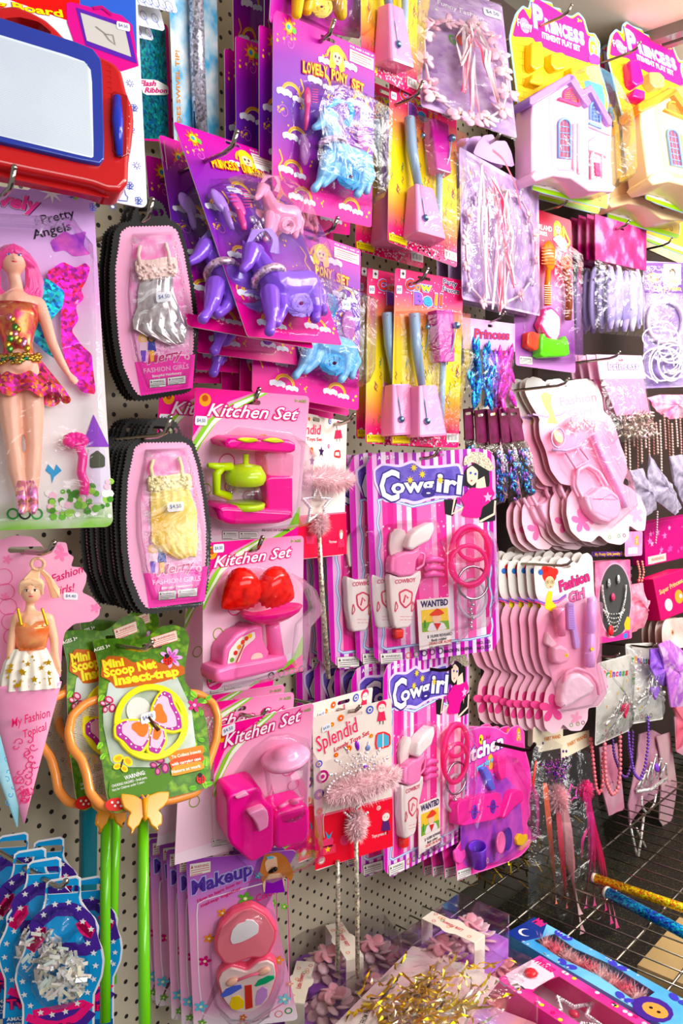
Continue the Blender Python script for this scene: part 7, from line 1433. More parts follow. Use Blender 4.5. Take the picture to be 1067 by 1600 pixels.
# dark edge-on bags
for i, (q, lb) in enumerate((([(725, 640), (737, 636), (745, 770), (728, 772)], 'leftmost edge-on dark clip bag left of the white butterfly card'), ([(742, 642), (758, 638), (768, 782), (748, 786)], 'second edge-on dark clip bag from the cow bell packs'), ([(762, 640), (776, 636), (790, 786), (770, 790)], 'middle edge-on dark clip bag with blue glitter at its foot'), ([(780, 640), (792, 636), (812, 784), (792, 788)], 'edge-on dark clip bag right of the middle one, glitter showing'), ([(794, 640), (806, 637), (838, 776), (812, 780)], 'rightmost edge-on dark clip bag touching the white butterfly card'))):
    def ff(c, W2, H2, yh):
        b = MB(); b.flat([(-W2*.95, -H2*.97), (W2*.95, -H2*.97), (W2*.95, yh), (-W2*.95, yh)], .0, M('3a2420', 'card')); r = random.Random(i)
        for j in range(40): b.ell((r.uniform(-.7, .7)*W2, -H2*.9+r.random()*H2*1.0, r.uniform(.002, .01)), (.003, .007, .002), M(r.choice(['1a7ac8', '3a9ad8', 'b86ad0']), 'sparkle'), 6, (0, 0, r.uniform(-1, 1)))
        b.build('glitter_clips', c.root)
    header_bag('glitter_clip_bag', lb, 'hair accessory', q, .16-.008*(4-i), (0, 0, 1), .36, mottled('4a1020', '7a2a5a', 30), ff)
# ================================================================ butterfly fashion cards
BJ = [(265, 112), (300, 92), (345, 105), (377, 150), (400, 106), (440, 104), (468, 128), (520, 112), (580, 102), (625, 130), (652, 190), (660, 270), (702, 308), (727, 370), (746, 440), (775, 510), (780, 580), (757, 640), (800, 660), (850, 708), (880, 780), (872, 880), (832, 880), (790, 850), (790, 918), (750, 953), (680, 940), (638, 900), (600, 938), (545, 930), (492, 880), (470, 790), (475, 712), (512, 652), (440, 640), (390, 570), (366, 470), (336, 400), (330, 330), (336, 310), (286, 230), (258, 170)]
def fcard(c, O, white_y, slot, w0, seed=0, red=False):
    P_ = smooth_pts(c.P(O), 2); k = c.s; b = MB(); lo = min(p[1] for p in P_); hi = max(p[1] for p in P_)
    b.prism(P_, 0, .001, ramp(((0, 'f8d8e2'), (.3, 'f8b8d0'), (.62, 'f6a4c4'), (.74, 'f8c4d8'), (.8, 'f4f0ea'), (1, 'f6f2ee')), lo, hi, 1, .025, 12), holes=[c.slot(*slot, .020, .006)], side=M('c8a08a'))
    return b, P_, lo, hi
c = Pack('fashion_girl_card', 'overexposed white-topped flower card with pink toy purse and comb, front of its stack', 'toy set', [(258, 100), (760, 130), (880, 940), (400, 930)], .16, zf=ZJ, quadz=True); fj = c
b, P_, lo, hi = fcard(c, BJ, 300, (455, 138), 0)
for x, y, r_ in ((548, 830, 62), (826, 795, 48)): b.flower(c.q(x, y), r_*c.s, .0013, M('f076ac' if x < 600 else 'f6a8c8', 'ink'), None, 5, .4)
b.flower(c.q(580, 790), 60*c.s, .00125, M('f48aba', 'ink'), None, 5)
b.text('Fashion', c.q(440, 245), c.q(628, 215), 46*c.s, .0014, M('f0a0b0', 'ink'), M('fbf4f4', 'ink'), .04, .02, .15); b.text('Girl', c.q(480, 300), c.q(610, 285), 40*c.s, .0014, M('f2a8b8', 'ink'), M('fbf4f4', 'ink'), .04, .02, .15)
b.flat(smooth_pts(c.P([(340, 190), (360, 170), (395, 190), (390, 230), (420, 320), (430, 335), (370, 330), (385, 290), (355, 240)]), 1), .0014, M('f4dc7a', 'ink')); b.circ(c.q(365, 200), .008, .0016, M('f4c080', 'ink')); b.stroke(c.P([(300, 285), (370, 300), (440, 290), (470, 270)]), .004, .0013, M('c8a0d8', 'ink'))
for i, x in enumerate((692, 716, 738, 765)): b.ring(c.q(x, 912-i*3), .0035, .0012, .0014, M(['5aa82a', 'b8d8a8', '2f9a2a', '2a2a2a'][i], 'ink'))
b.build('card', c.root); k = c.s; pp = M('f8b8d4', 'plastic')
b = MB(); b.prism(smooth_pts(c.P([(560, 700), (600, 690), (640, 655), (680, 650), (740, 700), (755, 760), (740, 810), (690, 840), (640, 825), (590, 780)], .022), 2), .002, .024, pp, .006); b.tube([c.p(x, y, .014) for x, y in smooth_pts([(560, 720), (525, 650), (530, 570), (580, 545), (640, 580), (680, 650)], 2, False)], .0042, pp, 8); b.stroke(smooth_pts(c.P([(600, 715), (650, 720), (700, 690), (740, 720)], .0245), 1), .0018, .0248, M('f490b8', 'ink')); b.build('toy_purse', c.root)
b = MB(); lv2 = M('ecb4e0', 'plastic'); b.tube(c.P3([(610, 390, .012), (650, 480, .014), (690, 570, .014), (740, 670, .012), (775, 760, .008)]), [.007, .008, .009, .007, .005], lv2, 10)
for i in range(12): b.ell(c.p(618+i*6.5, 420+i*14, .02), .0022, lv2, 6)
b.build('comb', c.root)
b = MB(); sv = M('e4dcd8', 'plastic'); b.ell(c.p(430, 400, .014), (.011, .016, .003), M('e8e0b8', 'plastic'), 14, (0, 0, .4)); b.tube([c.p(430+34*math.cos(t), 405+50*math.sin(t), .014) for t in [2*PI*i/16 for i in range(16)]], .002, M('e4c4e8', 'plastic'), 6, closed=True); b.tube(c.P3([(400, 465, .012), (470, 470, .014), (560, 440, .014)]), .003, M('d8b8e4', 'plastic'), 8); b.tube(c.P3([(470, 480, .012), (520, 560, .012), (590, 520, .012), (540, 455, .012)]), .0028, M('f4b0cc', 'plastic'), 8); b.build('hand_mirror', c.root)
b = MB(); [petals(b, c, 500+i*38, 330+(i % 2)*20, 26, 'f8c8da', .014, seed=i) for i in range(4)]; b.build('flower_clip', c.root)
blister(c, c.P([(390, 380), (480, 300), (640, 340), (700, 480), (780, 640), (800, 770), (700, 860), (560, 800), (520, 640), (440, 560)]), .032)
fl = 'pink flower-shaped card fanned behind the white-topped one'
fj.copies(7, lambda i: (-.008*i-(.03 if i > 3 else 0), .017*(i+1)-.002, -.004*i, .8*i), fl, .004, 6, 1.2, 'flower cards behind the white-topped one', only=('card', 'toy_purse'))
hook(888, 592, .19, 'chrome hook through the white-topped flower card', .012)
BK_ = [(305, 170), (310, 130), (345, 116), (385, 130), (412, 160), (430, 110), (470, 96), (505, 120), (528, 132), (550, 86), (580, 76), (606, 100), (612, 290), (640, 340), (635, 480), (642, 560), (622, 640), (660, 670), (682, 730), (674, 800), (640, 860), (582, 868), (580, 930), (545, 985), (490, 985), (455, 950), (430, 992), (395, 1000), (360, 970), (350, 880), (365, 780), (402, 718), (360, 690), (332, 600), (325, 480), (318, 420), (330, 370), (345, 350), (315, 290)]
c = Pack('fashion_girl_card', 'front fashion card with red-haired cartoon girl, pink bags, comb and lilac tube', 'toy set', [(303, 125), (610, 80), (676, 970), (350, 1000)], .17, zf=ZK, quadz=True); fk = c
b, P_, lo, hi = fcard(c, BK_, 300, (470, 148), 0)
b.flower(c.q(400, 870), 75*c.s, .0013, M('ea5a9a', 'ink'), None, 5, .3); b.flower(c.q(520, 920), 34*c.s, .0013, M('f4a8c4', 'ink'))
b.text('Fashion', c.q(438, 275), c.q(592, 215), 52*c.s, .0016, M('e83a80', 'ink'), M('7a2a6a', 'ink'), .04, .03, .2); b.text('Girl', c.q(490, 330), c.q(572, 300), 50*c.s, .0016, M('f07aa8', 'ink'), M('7a2a6a', 'ink'), .04, .03, .2)
q = c.q(385, 222); b.circ(c.q(385, 190), 40*c.s, .0013, M('e8352a', 'ink'), 16, 42*c.s); b.circ(c.q(362, 160), 20*c.s, .0013, M('e8352a', 'ink')); b.circ(c.q(412, 175), 20*c.s, .00131, M('e8352a', 'ink')); b.circ(c.q(386, 228), 26*c.s, .0016, M('f8d0a8', 'ink'), 14, 32*c.s)
for e in (-11, 13): b.ring(c.q(386+e, 225), 9*c.s, .0007, .0019, M('3a7a3a', 'ink')); b.circ(c.q(386+e, 225), 3.5*c.s, .002, M('2a2a2a', 'ink'), 7)
b.circ(c.q(390, 250), 5*c.s, .0019, M('d8203a', 'ink'), 8, 3*c.s); b.flat(smooth_pts(c.P([(365, 320), (378, 270), (400, 275), (395, 320), (420, 350), (400, 380), (360, 360)]), 1), .0015, M('f0d83a', 'ink')); b.stroke(c.P([(310, 315), (360, 335), (430, 320), (470, 290)]), .004, .0014, M('8a6ac0', 'ink')); b.stroke(c.P([(310, 325), (360, 345), (430, 330), (470, 300)]), .002, .00145, M('e83a8a', 'ink')); b.circ(c.q(341, 176), .006, .0013, M('3a7ac8', 'ink'))
for i, x in enumerate((496, 530, 556)): b.ring(c.q(x, 955-i*6), .0035, .0012, .0014, M(['5aa82a', '2f9a2a', '2a2a2a'][i], 'ink'))
b.build('card', c.root); k = c.s; pkp = M('f590b4', 'plastic')
b = MB(); b.lathe(c.p(450, 500, .014), c.p(432, 360, .018), [(0, 18*k), (.4, 24*k), (.8, 30*k), (1, 32*k)], pkp, 16); b.build('pink_dryer', c.root)
b = MB(); b.prism(smooth_pts(c.P([(480, 345), (490, 330), (515, 335), (520, 420), (545, 540), (540, 565), (520, 570), (505, 470), (485, 470)], .012), 1), .003, .012, M('d0a8e4', 'plastic'), .002)
for i in range(14): b.stroke([c.q(484+i*.4, 350+i*9, .0125), c.q(508+i*.6, 350+i*9, .0125)], .0009, .0128, M('8a5ab0', 'ink'))
b.build('comb', c.root)
b = MB(); b.lathe(c.p(590, 665, .016), c.p(600, 300, .016), [(0, 0), (.02, 26*k), (.15, 28*k), (.45, 24*k), (.47, 20*k), (.5, 20*k), (.52, 26*k), (.97, 22*k), (1, 0)], M('e4a8e0', 'plastic'), 18); b.circ(c.q(603, 568, .028), .004, .029, M('f4d83a', 'ink'), 8); b.build('lilac_tube', c.root)
b = MB(); b.prism(smooth_pts(c.P([(400, 590), (405, 560), (440, 545), (480, 565), (495, 600), (480, 635), (440, 650), (405, 635)], .022), 2), .002, .024, M('f7b0ca', 'plastic'), .006); b.prism(smooth_pts(c.P([(365, 540), (380, 480), (400, 510), (430, 545), (400, 565)], .014), 1), .002, .014, M('f8c4d4', 'plastic'), .003); b.flower(c.q(473, 600, .0245), .005, .0246, M('f4d83a', 'ink'), M('e87a2a', 'ink')); b.build('pink_pot', c.root)
b = MB(); b.prism(smooth_pts(c.P([(440, 840), (455, 750), (490, 700), (540, 690), (590, 720), (620, 760), (600, 800), (540, 830), (480, 870), (450, 870)], .026), 2), .002, .028, M('fbd4e2', 'satin'), .008); b.tube([c.p(x, y, .02) for x, y in smooth_pts([(460, 740), (470, 690), (520, 665), (590, 690), (630, 740), (640, 800)], 2, False)], .004, M('f4a0c0', 'satin'), 8); b.build('toy_handbag', c.root)
blister(c, c.P([(400, 360), (470, 320), (570, 300), (630, 320), (620, 660), (650, 780), (600, 850), (450, 880), (420, 780), (370, 620), (360, 500)]), .036)
fk.copies(8, lambda i: (-.010*i, .0165*(i+1), .001*i, .6*i), 'dusky pink flower card fanned behind the red-haired girl card', .004, 7, 1.2, 'flower cards behind the red-haired girl card', only=('card',))
hook(893, 876, .20, 'chrome hook through the red-haired girl card', .012)
# ================================================================ rounded kitchen card
c = Pack('kitchen_play_card', 'purple-pink rounded kitchen card with toy stove, pot and plate', 'toy kitchen set', [(700, 372), (990, 352), (1012, 905), (690, 1035)], .15, zf=ZN, quadz=True); kr = c
KO = [(700, 420), (740, 385), (800, 368), (860, 372), (905, 402), (925, 372), (955, 362), (982, 392), (982, 460), (1002, 530), (1014, 620), (1000, 690), (1008, 740), (990, 785), (1012, 830), (1004, 880), (965, 925), (860, 970), (760, 1002), (692, 1034), (690, 965), (680, 905), (715, 850), (706, 650)]
b = MB(); b.prism(smooth_pts(c.P(KO), 2), 0, .001, M('f48ac8'), holes=[c.slot(825, 415, .024, .006)]); b.flat(inset(smooth_pts(c.P(KO), 2), .002), .0012, mottled('e82a9c', 'f060b8', 16), holes=[c.slot(825, 415, .024, .006)])
b.flat(smooth_pts(c.P([(700, 600), (880, 560), (960, 650), (980, 880), (860, 950), (710, 980)]), 2), .0014, mottled('8a3ab0', 'd060c0', 18))
b.text('Kitchen', c.q(690, 545), c.q(890, 455), 62*c.s, .0018, M('fbe8f6', 'ink'), M('7a2a9a', 'ink'), .05, .04, .1); b.text('super play set', c.q(775, 560), c.q(850, 515), 24*c.s, .0018, M('8ad8f0', 'ink'), M('3a5aa0', 'ink'), .05, .03)
b.circ(c.q(835, 520), 30*c.s, .0015, M('f0b82a', 'ink'), 14, 34*c.s); b.circ(c.q(795, 425), 22*c.s, .0015, M('f4d42a', 'ink')); b.circ(c.q(792, 425), 8*c.s, .0017, M(BK, 'ink')); q = c.q(955, 400); face(b, c, q, .009, .0015, 'f0b030'); b.flat(smooth_pts(c.P([(935, 440), (975, 440), (985, 500), (1000, 560), (940, 570), (930, 500)]), 1), .0016, M('e03a9a', 'ink'))
warn(b, c, [(692, 985), (750, 968), (750, 1005), (692, 1028)], .0018); [b.ring(c.q(822+i*28, 942-i*12), .004, .0013, .0018, M(['e8c8a0', '2a2a2a', '2f8a3a'][i % 3], 'ink')) for i in range(3)]
b.build('card', c.root); k = c.s
def pr(nm, pts, h, cc, kind='plastic', h0=.002, bev=.002, it=1): m = MB(); m.prism(smooth_pts(c.P(pts, h), it), h0, h, M(cc, kind), bev); return m.build(nm, c.root)
pr('stove', [(700, 690), (780, 665), (875, 650), (885, 665), (880, 765), (700, 800)], .018, 'f43aa0'); m = MB()
for x, y in ((770, 735), (850, 712)): m.ring(c.q(x, y, .019), 24*k, .004, .0188, M('5a3ab0', 'plastic'), 18); m.ring(c.q(x, y, .019), 12*k, .003, .0188, M('3a2a80', 'plastic'), 12); m.stroke([c.q(x-24, y, .019), c.q(x+24, y, .019)], .002, .0189, M('5a3ab0', 'plastic')); m.stroke([c.q(x, y-26, .019), c.q(x, y+26, .019)], .002, .0189, M('5a3ab0', 'plastic'))
m.build('burners', c.root)
m = MB(); m.lathe(c.p(788, 962, .016), c.p(782, 880, .022), [(0, 32*k), (.9, 36*k), (1, 38*k), (.95, 33*k), (.3, 30*k), (.3, 0)], M('7a3ac8', 'plastic'), 20); m.build('pot', c.root)
m = MB(); m.circ(c.q(912, 850, .008), 50*k, .0085, M('4a2a90', 'plastic'), 20); q = c.p(872, 865, .012); m.lathe((q[0], q[1], .010), (q[0], q[1], .018), [(0, 20*k), (.6, 46*k), (1, 46*k), (.9, 38*k), (.6, 30*k), (.65, 0)], M('f878b0', 'plastic'), 24); m.build('plates', c.root)
pr('spoon', [(930, 650), (955, 636), (985, 650), (980, 690), (940, 720), (905, 765), (892, 760), (915, 700)], .016, 'f0289a', bev=.004); pr('yellow_heart', [(950, 850), (965, 826), (985, 835), (995, 828), (1000, 850), (980, 880), (955, 878)], .008, 'f2c02a', bev=.002)
pr('blue_figure', [(800, 550), (820, 540), (838, 560), (850, 600), (862, 640), (845, 645), (828, 620), (820, 590)], .01, '5a6ac8'); pr('pink_cup', [(870, 500), (890, 490), (905, 520), (905, 590), (885, 600), (872, 560)], .012, 'f43a98'); pr('pink_side_heart', [(685, 905), (700, 890), (715, 905), (730, 895), (735, 925), (712, 960), (690, 945)], .006, 'f05ab0')
blister(c, c.P([(740, 600), (800, 530), (900, 490), (990, 640), (998, 840), (860, 950), (740, 975), (700, 900)]), .03)
c.copies(3, lambda i: (-.004*i, .022*(i+1), -.004*(i+1)), 'magenta rounded kitchen card peeping out behind the stove card', .003, 4, 1, 'kitchen cards behind the stove card', only=('card',))
hook(835, 1163, .22, 'long dark hook over the rounded kitchen card', .016, dark=True, r=.0035)
# ================================================================ jewellery box
c = Pack('jewelry_box', 'pink box with black oval window holding a sparkling necklace and earrings', 'jewelry', [(606, 126), (812, 108), (796, 518), (640, 542)], .15, zf=ZK, quadz=True)
b = MB(); W2, H2 = c.W/2, c.H/2; b.prism(rrect(-W2, -H2, W2, H2, .004), -.03, 0, mottled('e86a9a', 'f49aba', 40), .002); OV = [(720+80*math.cos(t), 320-185*math.sin(t)) for t in [2*PI*i/36 for i in range(36)]]
b.flat(inset(c.P(OV), -.004), .0004, M('f6b0c8', 'ink')); b.flat(c.P(OV), .0007, M('0c0a0c', 'velvet'))
for i in range(22): r = random.Random(i); b.ring(c.q(r.choice([r.uniform(615, 650), r.uniform(790, 805)]), r.uniform(140, 520)), .003, .0006, .0006, M('f8c8d8', 'ink'), 9)
b.build('box', c.root)
spl = M('f4f0ec', 'sparkle'); b = MB()
for s_ in (-1, 1):
    for i in range(18): t_ = i/17; b.ell(c.p(716+s_*(60-28*t_**2), 245+150*t_, .006), .0028, spl, 7)
for j in range(5):
    for i in range(13): a = PI*(i+.5)/13; b.ell(c.p(714-(54-j*6)*math.cos(a), 360+(30+j*22)*math.sin(a)**.7, .006), .0022, spl, 6)
b.ell(c.p(700, 475, .008), (.010, .013, .004), M('e8303a', 'plastic'), 8); b.build('necklace', c.root)
for x, y in ((690, 232), (738, 212)): m = MB(); m.ell(c.p(x, y, .005), (.006, .011, .003), M('c8c4c4', 'sparkle'), 10); m.build('earring', c.root)
m = MB(); m.ell(c.p(710, 303, .005), (.007, .010, .004), M('e84a78', 'plastic'), 8); m.build('ring_gem', c.root)
m = MB(); m.flat(smooth_pts(c.P([(765, 440), (780, 400), (795, 410), (795, 470), (770, 470)]), 1), .001, M('f0c03a', 'ink')); m.flat(smooth_pts(c.P([(640, 500), (700, 515), (790, 470), (795, 515), (645, 538)]), 1), .0012, M('e8409a', 'ink')); m.flat(c.P([(760, 490), (780, 485), (780, 512), (762, 514)]), .0016, M('3a8ad0', 'ink')); m.build('box_print', c.root)
c = Pack('purple_header_card', 'purple card with small yellow lettering squeezed above the jewelry box', 'card', [(600, 985), (770, 985), (775, 1008), (600, 1010)], .15, zf=ZJ, quadz=True); b = plate(c, M('5a1a8a')); b.text('My Pretty Girls Jewelry Set', (-c.W*.42, -.004), (c.W*.45, -.002), .007, .0014, M('f0c030', 'ink'), bold=.02); b.build('card', c.root)
c = Pack('princess_sticker_pack', 'small pink princess card over the jewelry box corner', 'card', [(775, 885), (855, 880), (862, 1005), (765, 1010)], .16, zf=ZJ, quadz=True); b = plate(c, mottled('f08ac0', 'f6b4d4', 20)); face(b, c, (c.W*.15, c.H*.15), c.H*.14, .0012, 'f0b030'); b.flat([(-c.W*.35, -c.H*.4), (c.W*.2, -c.H*.4), (c.W*.2, -c.H*.15), (-c.W*.35, -c.H*.15)], .0014, M(WH, 'ink')); b.build('card', c.root)
# star box, magenta box
def flatbox(name, label, cat, quad, d, zf, mat, depth=.03, deco=None):
    c = Pack(name, label, cat, quad, d, zf=zf, quadz=True); b = MB(); b.prism(rrect(-c.W/2, -c.H/2, c.W/2, c.H/2, .003), -depth, 0, mat, .002)
    if deco: deco(b, c)
    b.build('box', c.root); return c
def stars(b, c):
    r = random.Random(4)
    for i in range(22): b.star((r.uniform(-.45, .45)*c.W, r.uniform(-.45, .3)*c.H), r.uniform(.003, .012), .0005+i*.00002, M(r.choice(['f05ab0', 'f48ac8', 'f8b0d8']), 'ink'))
    b.flat([(-c.W*.46, -c.H*.46), (-c.W*.12, -c.H*.46), (-c.W*.12, -c.H*.28), (-c.W*.46, -c.H*.28)], .0012, M('f6d8d0', 'ink')); b.text('WARNING', (-c.W*.4, -c.H*.4), (-c.W*.16, -c.H*.4), .008, .0014, M('c8503a', 'ink'))
flatbox('star_box', 'deep magenta box with pink stars at the right edge, below the grey lace gloves', 'box', [(868, 850), (1130, 790), (1140, 1010), (876, 1056)], .12, ZJ, M('c0187a'), .04, stars)
def cat_(b, c): b.text('Super Princess', (-c.W*.4, c.H*.1), (c.W*.35, c.H*.2), .012, .0006, M('f0c080', 'ink'), bold=.03); b.circ((-c.W*.2, -c.H*.2), .016, .0006, M('e8e0e0', 'ink')); b.circ((c.W*.15, -c.H*.1), .018, .0006, M('e8a040', 'ink')); b.circ((c.W*.2, -c.H*.1), .006, .0008, M('f4e8d8', 'ink'))
flatbox('tilted_gift_box', 'tilted magenta gift box with little round pictures at the right edge', 'box', [(905, 218), (1085, 150), (1110, 370), (965, 418)], .17, ZK, M('e01a6a'), .05, cat_)
# gloves and bead strands
def strand(name, label, cat, pts, d, cc, r_=.0032, grp=None, zf=(0, 0, 1), seed=0, swing=True):
    P_ = [onwall(zf[0]+x/zf[2], zf[1]+y/zf[2], d) for x, y in pts]; t = empty(name, Matrix.Translation(P_[0])); props(t, label, cat, grp); o = P_[0]
    S = smooth_pts([tuple(p-o) for p in P_], 3, False); b = MB(); L_ = 0; last = Vector(S[0]); m = M(cc, 'plastic'); b.ell(last, r_, m, 7)
    for p in S[1:]:
        p = Vector(p)
        while (p-last).length > r_*2.1: last = last+(p-last).normalized()*r_*2.1; b.ell(last, r_, m, 7)
    b.build('beads', t); s2 = MB(); s2.tube(S, .0005, M('e8e0e0', 'soft'), 4); s2.build('cord', t); return t
sb = 'bead strands at the right above the grey gloves'
for i in range(16):
    x = 975+i*6.2; y0 = 655+8*math.sin(i*1.7); y1 = 720+22*math.sin(i*2.3)+(20 if i % 3 == 0 else 0)
    strand('bead_strand', 'thin strand of pearly pink beads hanging over the grey lace gloves', 'beads', [(x, y0), (x+2, (y0+y1)/2), (x+3, y1)], .17-.004*(i % 4), ['e8c4b8', 'f4dcd4', 'd8a8a0', 'b88078'][i % 4], .0034, sb)
strand('bead_strand', 'long thin beaded chain hanging in front of the star box', 'beads', [(1027, 800), (1026, 830), (1024, 850)], .17, 'd8b8c8', .003)
strand('bead_strand', 'short coral bead chain right of the jewelry box', 'beads', [(996, 878), (1000, 895), (998, 908)], .17, 'f0a090', .0034); strand('bead_strand', 'coral bead chain beside the jewelry box, right one of two', 'beads', [(1003, 878), (1006, 895), (1002, 910)], .17, 'f0a090', .0034)
def cloth(name, label, cat, pts, d, mat, zf=(0, 0, 1), th=.012, folds=9, amp=.004, seed=0, group=None):
    P_ = [onwall(zf[0]+x/zf[2], zf[1]+y/zf[2], d) for x, y in pts]; o = sum(P_, Vector())/len(P_); t = empty(name, Matrix.Translation(o) @ BASE.to_4x4()); props(t, label, cat, group); I = t.matrix_world.inverted(); Q_ = dense([tuple((I @ p)[:2]) for p in P_], 5)
    b = MB(); r = random.Random(seed); rings = []
    for k_ in range(6): t_ = k_/5; rings.append([(x*(1-t_*.96), y*(1-t_*.96), th*math.sin(t_*PI/2)+amp*math.sin(folds*math.atan2(y, x)+seed)*math.sin(t_*PI)+amp*.6*math.sin(x*260+y*90)) for x, y in Q_])
    b.loft(rings, mat, cap=False); b.loft([[(x, y, -.003) for x, y in Q_], rings[0]], mat, cap=False); b.flat(Q_[::-1], -.003, mat); b.build('fabric', t); return t
lg = mottled('8a8096', 'c8bcd0', 60, .5)
cloth('lace_glove', 'grey satin lace glove hanging below the beads, leftmost', 'glove', [(795, 575), (860, 560), (900, 640), (905, 690), (930, 770), (870, 815), (830, 700)], .165, lg, ZJ, seed=1)
cloth('lace_glove', 'grey lace glove with curled folds, middle one under the beads', 'glove', [(900, 490), (940, 560), (1010, 640), (1060, 760), (1030, 800), (920, 720), (890, 600)], .175, lg, ZJ, seed=2)
cloth('lace_glove', 'grey lace glove cut by the right edge', 'glove', [(1000, 500), (1060, 490), (1120, 600), (1130, 740), (1067, 740), (1020, 620)], .18, lg, ZJ, seed=3)
cloth('petal_bundle', 'pink satin flower petals hanging at the right edge above the beads', 'hair accessory', [(890, 200), (950, 185), (1067, 185), (1120, 200), (1110, 300), (1000, 310), (930, 270)], .16, mottled('f07ab0', 'fbd0e0', 40, .4), ZJ, seed=4)
cloth('pink_tulle_bow', 'pink tulle tied with a bow beside the jewelry box', 'bow', [(805, 240), (860, 230), (870, 330), (895, 320), (890, 370), (865, 390), (865, 455), (800, 490), (795, 360)], .16, mottled('f07a9a', 'f8b4c4', 70, .6), ZK, seed=5)
# round-topped cards at the right, tulle bag
for i in range(4):
    c = Pack('rounded_header_card', ['cream rounded header card at the right edge, nearest of four', 'cream rounded header card, second of four at the right edge', 'cream rounded header card, third from the right edge', 'cream rounded header card farthest from the right edge'][i], 'card', [(950-i*34, 422), (1090-i*34, 400), (1090-i*34, 560), (965-i*34, 575)], .18-.02*i, zf=ZK, quadz=True)
    b = MB(); b.prism(rrect(-c.W/2, -c.H/2, c.W/2, c.H/2, min(c.W, c.H)*.42, 8), 0, .001, mottled('e8b8b0', 'f8ece4', 14), side=M('c8988a')); b.star((-c.W*.1, c.H*.05), .010, .0014, M('e8904a', 'ink'), 8, .4); b.star((-c.W*.1, c.H*.05), .005, .0016, M('7a3a20', 'ink'), 8, .4); b.build('card', c.root)
cloth('tulle_bag', 'translucent pink and lilac tulle bag at the right edge', 'bag', [(945, 545), (1000, 520), (1090, 600), (1100, 860), (1005, 865), (985, 700)], .19, mottled('e49ae0', 'f6ccf0', 26, .3, 'c070d8'), ZK, seed=6)
cloth('violet_flower', 'violet tulle flower left of the pink tulle bag', 'hair accessory', [(900, 570), (960, 560), (975, 640), (1000, 720), (980, 760), (930, 740), (905, 660)], .175, mottled('8a4ad0', 'b88ae8', 60, .5), ZK, seed=8)
cloth('coral_bag', 'coral pink bag hanging below the tulle bag at the right edge', 'bag', [(1000, 830), (1110, 860), (1130, 1090), (1035, 1090), (1030, 900)], .15, mottled('f2647a', 'f890a4', 16, .3), ZK, seed=9)
# tiara cards
def tiara_card(name, label, quad, d, gem, tp):
    c = Pack(name, label, 'tiara', quad, d, zf=ZK, quadz=True); b = plate(c, mottled('d8d4cc', 'f4f0ea', 14, c3='e8e4dc')); cols = ['e8503a', '3a9a4a', 'e8a020', '8a4ab0', 'e83a8a', '3a7ac0', '3aa04a', 'c83a3a']
    (x0, y0), (x1, y1) = tp
    for i, ch in enumerate('Princess'): b.text(ch, c.q(x0+(x1-x0)*i/8, y0+(y1-y0)*i/8), c.q(x0+(x1-x0)*(i+.85)/8, y0+(y1-y0)*(i+.85)/8), 36*c.s, .0014, M(cols[i], 'ink'), bold=.05)
    for i in range(9): r = random.Random(i); b.star((r.uniform(-.4, .4)*c.W, r.uniform(-.4, .2)*c.H), .005, .0014, M(r.choice(['f0c830', 'e05ab0', 'f4a830', 'b0d870']), 'ink'))
    for i in range(4): b.ring((-c.W*.3+i*c.W*.14, -c.H*.43), .005, .0014, .0014, M(['2a6a3a', 'b8604a', '2a6a3a', '3a3a3a'][i], 'ink'))
    b.build('card', c.root); b = MB(); sv = M('d4d0cc', 'sparkle'); W2 = c.W*.42; yb = -c.H*.28
    b.tube([(W2*math.sin(a)*1.0, yb+.012*math.cos(a)*2, .012+.010*math.cos(a)) for a in [(-1+2*i/20)*1.35 for i in range(21)]], .004, sv, 8)
    for i in range(7):
        u = -1+2*i/6; hh = c.H*(.14+.22*(1-abs(u))); b.tube([(W2*.8*(u-.14), yb+.02, .02), (W2*.75*u, yb+hh, .024), (W2*.8*(u+.14), yb+.02, .02)], .0028, sv, 6); b.ell((W2*.75*u, yb+hh, .024), .0045, sv, 8)
    b.build('tiara', c.root); b = MB(); hx = [(16*math.sin(t)**3*.0011, (13*math.cos(t)-5*math.cos(2*t)-2*math.cos(3*t)-math.cos(4*t))*.0011+yb+c.H*.16) for t in [2*PI*i/24 for i in range(24)]]; b.prism(hx, .024, .030, M(gem, 'plastic'), .002); b.build('heart_gem', c.root)
    bag(c, dense(rrect(-c.W*.49, -c.H*.49, c.W*.49, c.H*.49, .006, 2), 3), .034, seed=3); return c
tiara_card('tiara_pack', 'princess tiara card with a lilac heart gem, right one of two', [(770, 545), (935, 530), (965, 930), (800, 948)], .15, 'b07ae0', ((790, 635), (900, 645)))
tiara_card('tiara_pack', 'princess tiara card with a red heart gem, front left one of two', [(640, 640), (795, 590), (800, 985), (608, 1062)], .18, 'f03a70', ((655, 715), (785, 700)))
hook(967, 1022, .21, 'chrome hook through the red heart tiara card', .012); hook(1025, 1006, .19, 'chrome hook above the lilac heart tiara card', .012)
# necklaces
strand('bead_necklace', 'pink pearl necklace loop hanging under the tiara cards', 'necklace', [(710, 60), (712, 200), (718, 300), (745, 358), (772, 330), (782, 250), (780, 60)], .18, 'f48a94', .0052, None, ZO)
strand('bead_necklace', 'second pink pearl necklace partly behind the plastic wand bag', 'necklace', [(648, 100), (660, 220), (672, 330), (690, 356), (702, 300), (706, 150)], .165, 'f07a88', .0050, None, ZO)
strand('bead_necklace', 'purple bead necklace loop in front of the silver tiara wand', 'necklace', [(815, 40), (825, 160), (845, 260), (872, 288), (895, 230), (910, 120), (908, 0)], .17, '7a4ab8', .0042, None, ZO)
strand('bead_necklace', 'dim purple bead necklace between the pink and purple ones', 'necklace', [(745, 80), (755, 180), (790, 270), (815, 275), (835, 200), (838, 60)], .14, '6a3a90', .0042, None, ZO)
